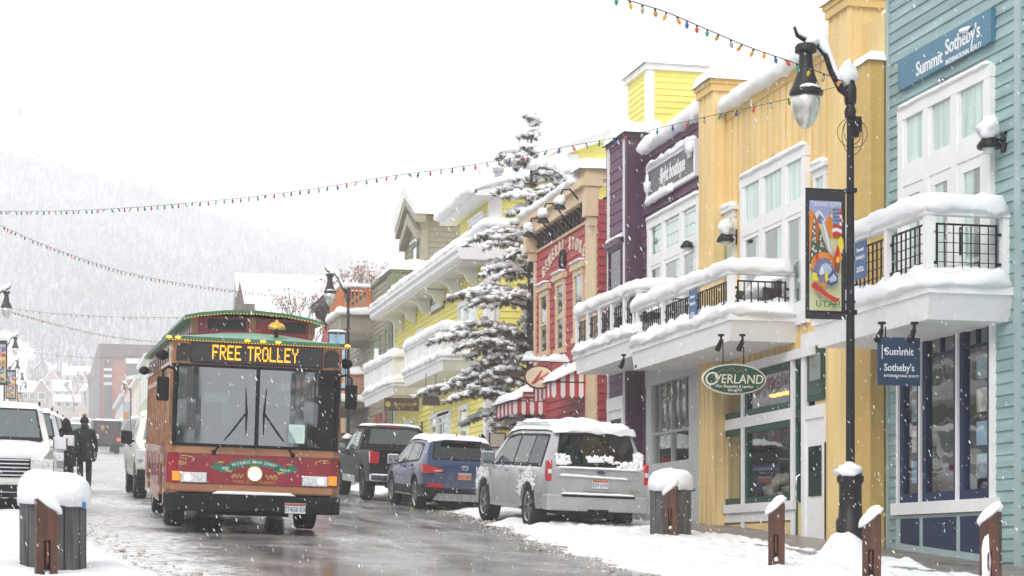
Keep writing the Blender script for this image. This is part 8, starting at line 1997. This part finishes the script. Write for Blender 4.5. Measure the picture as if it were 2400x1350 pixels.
    m.build('ribbon', RIB, t)
    yy = -.021; m = MB()
    for sx in (-1, 1):
        ribbon(m, [(sx * .44, .965), (sx * .40, .945), (sx * .34, .94)], .028); ribbon(m, [(sx * .47, 1.07), (sx * .52, 1.08), (sx * .55, 1.07)], .02)
        ribbon(m, [(sx * (.16 + .18 * i / 20), .875 + .035 * sin(i * .95)) for i in range(21)], .012); ribbon(m, [(sx * (.18 + .16 * i / 12), .885 - .02 * sin(i * 1.1)) for i in range(13)], .01)
        ribbon(m, [(sx * 1.10, 1.155), (sx * 1.0, 1.15), (sx * .92, 1.13), (sx * .9, 1.10), (sx * .93, 1.10)], .014); ribbon(m, [(sx * 1.12, 1.12), (sx * 1.0, 1.11)], .008)
    m.build('gold_scroll', GOLD_, t)
    m = MB(); s_ = 'HISTORIC MAIN STREET'
    for i, chh in enumerate(s_):
        f = i / (len(s_) - 1); x = -.32 + .64 * f; z = 1.03 + .06 * sin(pi * (x + .36) / .72); a = .06 * pi / .72 * cos(pi * (x + .36) / .72)
        if chh != ' ': m.text(chh, (x, -.022, z), (cos(a), 0, sin(a)), (-sin(a), 0, cos(a)), .056 if chh not in 'HMS' or i in (2,) else .066, off=.012, ext=.001)
    m.text('FREE', (-.44, -.022, .985), (1, 0, .05), (-.05, 0, 1), .05, off=.01, ext=.001); m.text('TROLLEY', (.455, -.022, .985), (1, 0, -.05), (.05, 0, 1), .042, off=.01, ext=.001); m.build('ribbon_lettering', SW, t)
    m = MB(); m.text('PARK CITY TRANSIT', (0, -.018, .79), (1, 0, 0), (0, 0, 1), .062, sp=1.15, ext=.001); m.text('884', (-1.075, -.018, 1.04), (1, 0, 0), (0, 0, 1), .10, ext=.001, sx=.8); m.build('gold_lettering', GOLD_, t)
    q = atD(592, 1255, 28.9); seat(t, q.x, q.y, radians(-.9)); 
    return t
TB = trolley()
# =================================================================== people
def skinned(name, pts, edges, radii, mat, parent, sub=2, root_i=0):
    me = bpy.data.meshes.new(name); me.from_pydata(pts, edges, []); o = bpy.data.objects.new(name, me); COL.objects.link(o)
    sk = o.modifiers.new('skin', 'SKIN'); sk.use_smooth_shade = True
    lay = me.skin_vertices[0].data if me.skin_vertices else None
    if lay is None:
        bpy.context.view_layer.objects.active = o
        lay = me.skin_vertices[0].data
    for i, r in enumerate(radii): lay[i].radius = (r, r) if not isinstance(r, tuple) else r
    lay[root_i].use_root = True
    ss = o.modifiers.new('sub', 'SUBSURF'); ss.levels = sub; ss.render_levels = sub
    bpy.context.view_layer.update(); dg = bpy.context.evaluated_depsgraph_get()
    m2 = bpy.data.meshes.new_from_object(o.evaluated_get(dg)); o.modifiers.clear(); o.data = m2; bpy.data.meshes.remove(me); m2.materials.clear(); m2.materials.append(mat)
    m2.polygons.foreach_set('use_smooth', [True] * len(m2.polygons)); o.name = name; o.parent = parent; return o
COAT = pm('black_coat', (.012, .012, .016), .85, var=.35, sc=5, bump=.5, bsc=10); TROU = pm('dark_trousers', (.05, .052, .06), .8, var=.2); SKIN_ = pm('skin', (.45, .26, .19), .5, var=.05); HAT = pm('knit_hat', (.018, .018, .02), .9, bump=.6, bsc=60); POM = pm('pompom', (.45, .20, .07), .95, bump=.8, bsc=60)
def person(label, x, y, z, yaw, H=1.72, stride=.12, arm=(.0, .0), hood=False, hat=True, lean=0, longcoat=True, group=None, armL=.1, armR=.1, seated=False, skirt=.62, flesh=SKIN_):
    t = thing('person', label, 'person', (0, 0, 0), group); s = H / 1.75
    P = []; R = []; E = []
    def v(x_, y_, z_, r): P.append((x_ * s, y_ * s, z_ * s)); R.append(r * s if not isinstance(r, tuple) else (r[0] * s, r[1] * s)); return len(P) - 1
    pel = v(0, 0, .95, (.17, .13)); wst = v(0, .0, 1.12, (.155, .12)); chs = v(0, .0, 1.32, (.225, .16)); shd = v(0, 0, 1.44, (.17, .125)); nk = v(0, .015, 1.52, .06); hd0 = v(0, .03, 1.60, .085); hd1 = v(0, .02, 1.70, .085)
    E += [(pel, wst), (wst, chs), (chs, shd), (shd, nk), (nk, hd0), (hd0, hd1)]
    if seated:
        for sx in (-1, 1): a = v(sx * .1, .1, .92, .09); b = v(sx * .13, .45, .9, .07); c = v(sx * .13, .5, .5, .05); E += [(pel, a), (a, b), (b, c)]
    else:
        for sx in (-1, 1):
            f = sx * stride; a = v(sx * .10, 0, .88, .10); b = v(sx * .11, f * .6 + .02, .48, .07); c = v(sx * .11, f - .02, .10, .05); d = v(sx * .12, f + .12, .04, (.05, .04)); E += [(pel, a), (a, b), (b, c), (c, d)]
    hands = []
    for sx, sw in ((-1, armL), (1, armR)):
        a = v(sx * .20, 0, 1.42, .075); b = v(sx * .27, -.02 + sw * .3, 1.15, .06); c = v(sx * (.29 if sw >= 0 else .27), sw, .92 if not seated else 1.1, .045); E += [(shd, a), (a, b), (b, c)]; hands.append((P[c], sx, sw))
    body = skinned('body', P, E, R, COAT, t, 2, 0)
    # coat skirt
    if longcoat and not seated:
        m = MB(); n = 24; vs = []; prof = [(1.20, .205, .165), (1.0, .225, .185), (.85, .24, .20), (.7, .25, .215), (skirt, .25, .22)]
        for zz, rx, ry in prof:
            for k in range(n): a = 2 * pi * k / n; kk = 1 + .04 * sin(a * 5 + zz * 4); vs.append((rx * s * cos(a) * kk, ry * s * sin(a) * kk, zz * s))
        m.add(vs, [(j * n + k, (j + 1) * n + k, (j + 1) * n + (k + 1) % n, j * n + (k + 1) % n) for j in range(4) for k in range(n)] + [tuple(4 * n + k for k in range(n))]); m.build('coat', COAT, t, smooth=180)
    if not seated:
        for sx in (-1, 1):
            f = sx * stride; MB().tube([(sx * .11 * s, f * .6 * s + .02, .60 * s), (sx * .11 * s, (f - .02) * s, .12 * s)], [.078 * s, .062 * s], 12).build('trouser_leg', TROU, t, smooth=180)
            m = MB().blob((sx * .12 * s, (f + .05) * s, .045 * s), (.055 * s, .145 * s, .055 * s), 2, .02, 12, 8); m.build('boot', BLK, t, smooth=180)
    # head: face, hair
    m = MB(); c = (0, .03 * s, 1.645 * s); m.blob(c, (.078 * s, .095 * s, .115 * s), 2, .02, 16, 12); m.blob((0, .125 * s, 1.63 * s), (.014 * s, .02 * s, .025 * s), 1, 0, 8, 6)
    for sx in (-1, 1): m.blob((sx * .078 * s, .02 * s, 1.64 * s), (.012 * s, .02 * s, .03 * s), 1, 0, 8, 6)
    hd = m.build('head', flesh, t, smooth=180)
    m = MB()
    for sx in (-1, 1): m.blob((sx * .03 * s, .115 * s, 1.66 * s), (.010 * s, .006 * s, .006 * s), 1, 0, 8, 6)
    m.blob((0, .118 * s, 1.595 * s), (.022 * s, .006 * s, .006 * s), 1, 0, 8, 6); m.build('eyes_and_mouth', pm('dark_face', (.08, .03, .03), .5), hd)
    if hood:
        m = MB(); m.blob((0, -.005 * s, 1.65 * s), (.115 * s, .13 * s, .155 * s), 3, .08, 16, 12); m.blob((0, -.03 * s, 1.50 * s), (.16 * s, .13 * s, .11 * s), 4, .08, 14, 10); m.build('hood', COAT, t, smooth=180)
    elif hat:
        m = MB(); m.blob((0, .0 * s, 1.70 * s), (.10 * s, .115 * s, .10 * s), 3, .03, 16, 12); m.lathe([(.095 * s, 1.64 * s), (.105 * s, 1.65 * s), (.105 * s, 1.70 * s), (.095 * s, 1.71 * s)], (0, .005, 0), 18); m.build('knit_hat', HAT, t, smooth=180)
        MB().blob((0, -.01 * s, 1.82 * s), (.05 * s, .05 * s, .045 * s), 4, .3, 12, 9).build('pompom', POM, t, smooth=180)
        MB().blob((0, -.045 * s, 1.58 * s), (.085 * s, .07 * s, .09 * s), 3, .1, 12, 9).build('hair', pm('brown_hair', (.05, .03, .02), .7, bump=.5, bsc=80), t, smooth=180)
    else:
        MB().blob((0, -.005 * s, 1.685 * s), (.085 * s, .10 * s, .09 * s), 3, .05, 12, 9).build('hair', pm('brown_hair', (.05, .03, .02), .7, bump=.5, bsc=80), t, smooth=180)
    for (hx, hy, hz), sx, sw in hands:   # gloved hands: palm, four curled fingers, thumb
        pts = [(hx, hy, hz), (hx + sx * .002, hy + .01, hz - .09 * s)]; E2 = [(0, 1)]; R2 = [.03 * s, .036 * s]
        for k, (dy, l) in enumerate(((-.03, .062), (-.01, .074), (.011, .070), (.031, .055))):
            i = len(pts); pts += [(hx, hy + .01 + dy * s, hz - .115 * s), (hx - sx * .008, hy + .015 + dy * s, hz - (.115 + l * .55) * s), (hx - sx * .028, hy + .02 + dy * s, hz - (.115 + l) * s)]; E2 += [(1, i), (i, i + 1), (i + 1, i + 2)]; R2 += [.011 * s, .010 * s, .008 * s]
        i = len(pts); pts += [(hx - sx * .01, hy + .045 * s, hz - .06 * s), (hx - sx * .02, hy + .065 * s, hz - .105 * s)]; E2 += [(0, i), (i, i + 1)]; R2 += [.013 * s, .010 * s]
        skinned('hand', pts, E2, R2, pm('glove', (.02, .02, .022), .8) if not seated else flesh, t, 1, 0)
    t.rotation_euler = (0, 0, yaw); t.location = (x, y, z); return t
q = atD(196, 1145, 47.0); z_ = roadz(q.x, q.y) + .02
def foot(u, vtop, d, H): p = atD(u, vtop, d); return p.x, p.y, p.z - H
x, y, z = foot(198, 983, 46.5, 1.80); person('right walker in a long black coat and knit hat with tan pompom', x, y, roadz(x, y) + .03, .05, 1.74, stride=.14, armL=-.10, armR=.14, hat=True, skirt=.72, group='pair of walkers in black')
x, y, z = foot(155, 990, 46.0, 1.72); person('left walker in a hooded black coat, close beside the other', x, y, roadz(x, y) + .03, -.05, 1.68, stride=-.12, armL=.12, armR=.06, hood=True, skirt=.60, group='pair of walkers in black')
x, y, z = foot(1128, 1022, 50.5, 1.72); person('person in a dark hood half hidden behind the blue crossover', x, y, z, .3, 1.72, hood=True)
x, y, z = foot(1143, 1038, 49.8, 1.60); person('shorter person in dark clothes beside the hooded one behind the crossover', x, y, z, -.2, 1.6, hat=False)
dr = person('driver seated behind the right half of the trolley windscreen', 0, 0, 0, pi, 1.70, seated=True, hat=False, armL=.32, armR=.32)
dr.parent = None; dr.matrix_world = TB.matrix_world @ Matrix.Translation((.42, 1.05, .42)) @ Matrix.Rotation(pi, 4, 'Z')
# =================================================================== falling snow and misty air
rs = random.Random(99); FLK = []
mb = MB()
for k in range(14000):
    d = 5.5 + 60 * rs.random() ** 1.3; u = rs.uniform(-100, 2500); v = rs.uniform(-100, 1340); p = atD(u, v, d)
    if p.z < roadz(min(p.x, 12), p.y) + .05: continue
    r = rs.uniform(.0009, .0028) * (1 + d / 26.) * (1.5 if k % 40 == 0 else 1); dx = rs.uniform(.2, .5)
    # ragged flake: three crossed slivers
    for q in range(2):
        a = Vector((rs.gauss(.5, .2), rs.gauss(0, .25), rs.gauss(-1.2, .3))).normalized() * r * 2.6; b = Vector((rs.gauss(0, 1), rs.gauss(0, 1), rs.gauss(0, 1))).normalized() * r * .8
        mb.add([p - a, p - b, p + a, p + b], [(0, 1, 2, 3)])
tag(mb.build('falling_snow', SNOW), 'snowflakes drifting down through the air over the whole street', 'snowflakes', kind='stuff')
m = bpy.data.materials.new('haze_air'); m.use_nodes = True; n_ = m.node_tree; n_.nodes.clear(); o_ = n_.nodes.new('ShaderNodeOutputMaterial'); pv = n_.nodes.new('ShaderNodeVolumePrincipled')
pv.inputs['Color'].default_value = (.99, .992, .997, 1); pv.inputs['Density'].default_value = .0013; pv.inputs['Anisotropy'].default_value = 0.0
n_.links.new(pv.outputs[0], o_.inputs['Volume'])
hz = MB().box(-430, 580, -75, 1510, -80, 285).build('haze', m); hz['kind'] = 'stuff'; hz['label'] = 'pale falling-snow mist filling the air over the street and hillside'; hz['category'] = 'mist'
m.cycles.homogeneous_volume = True if hasattr(m.cycles, 'homogeneous_volume') else None
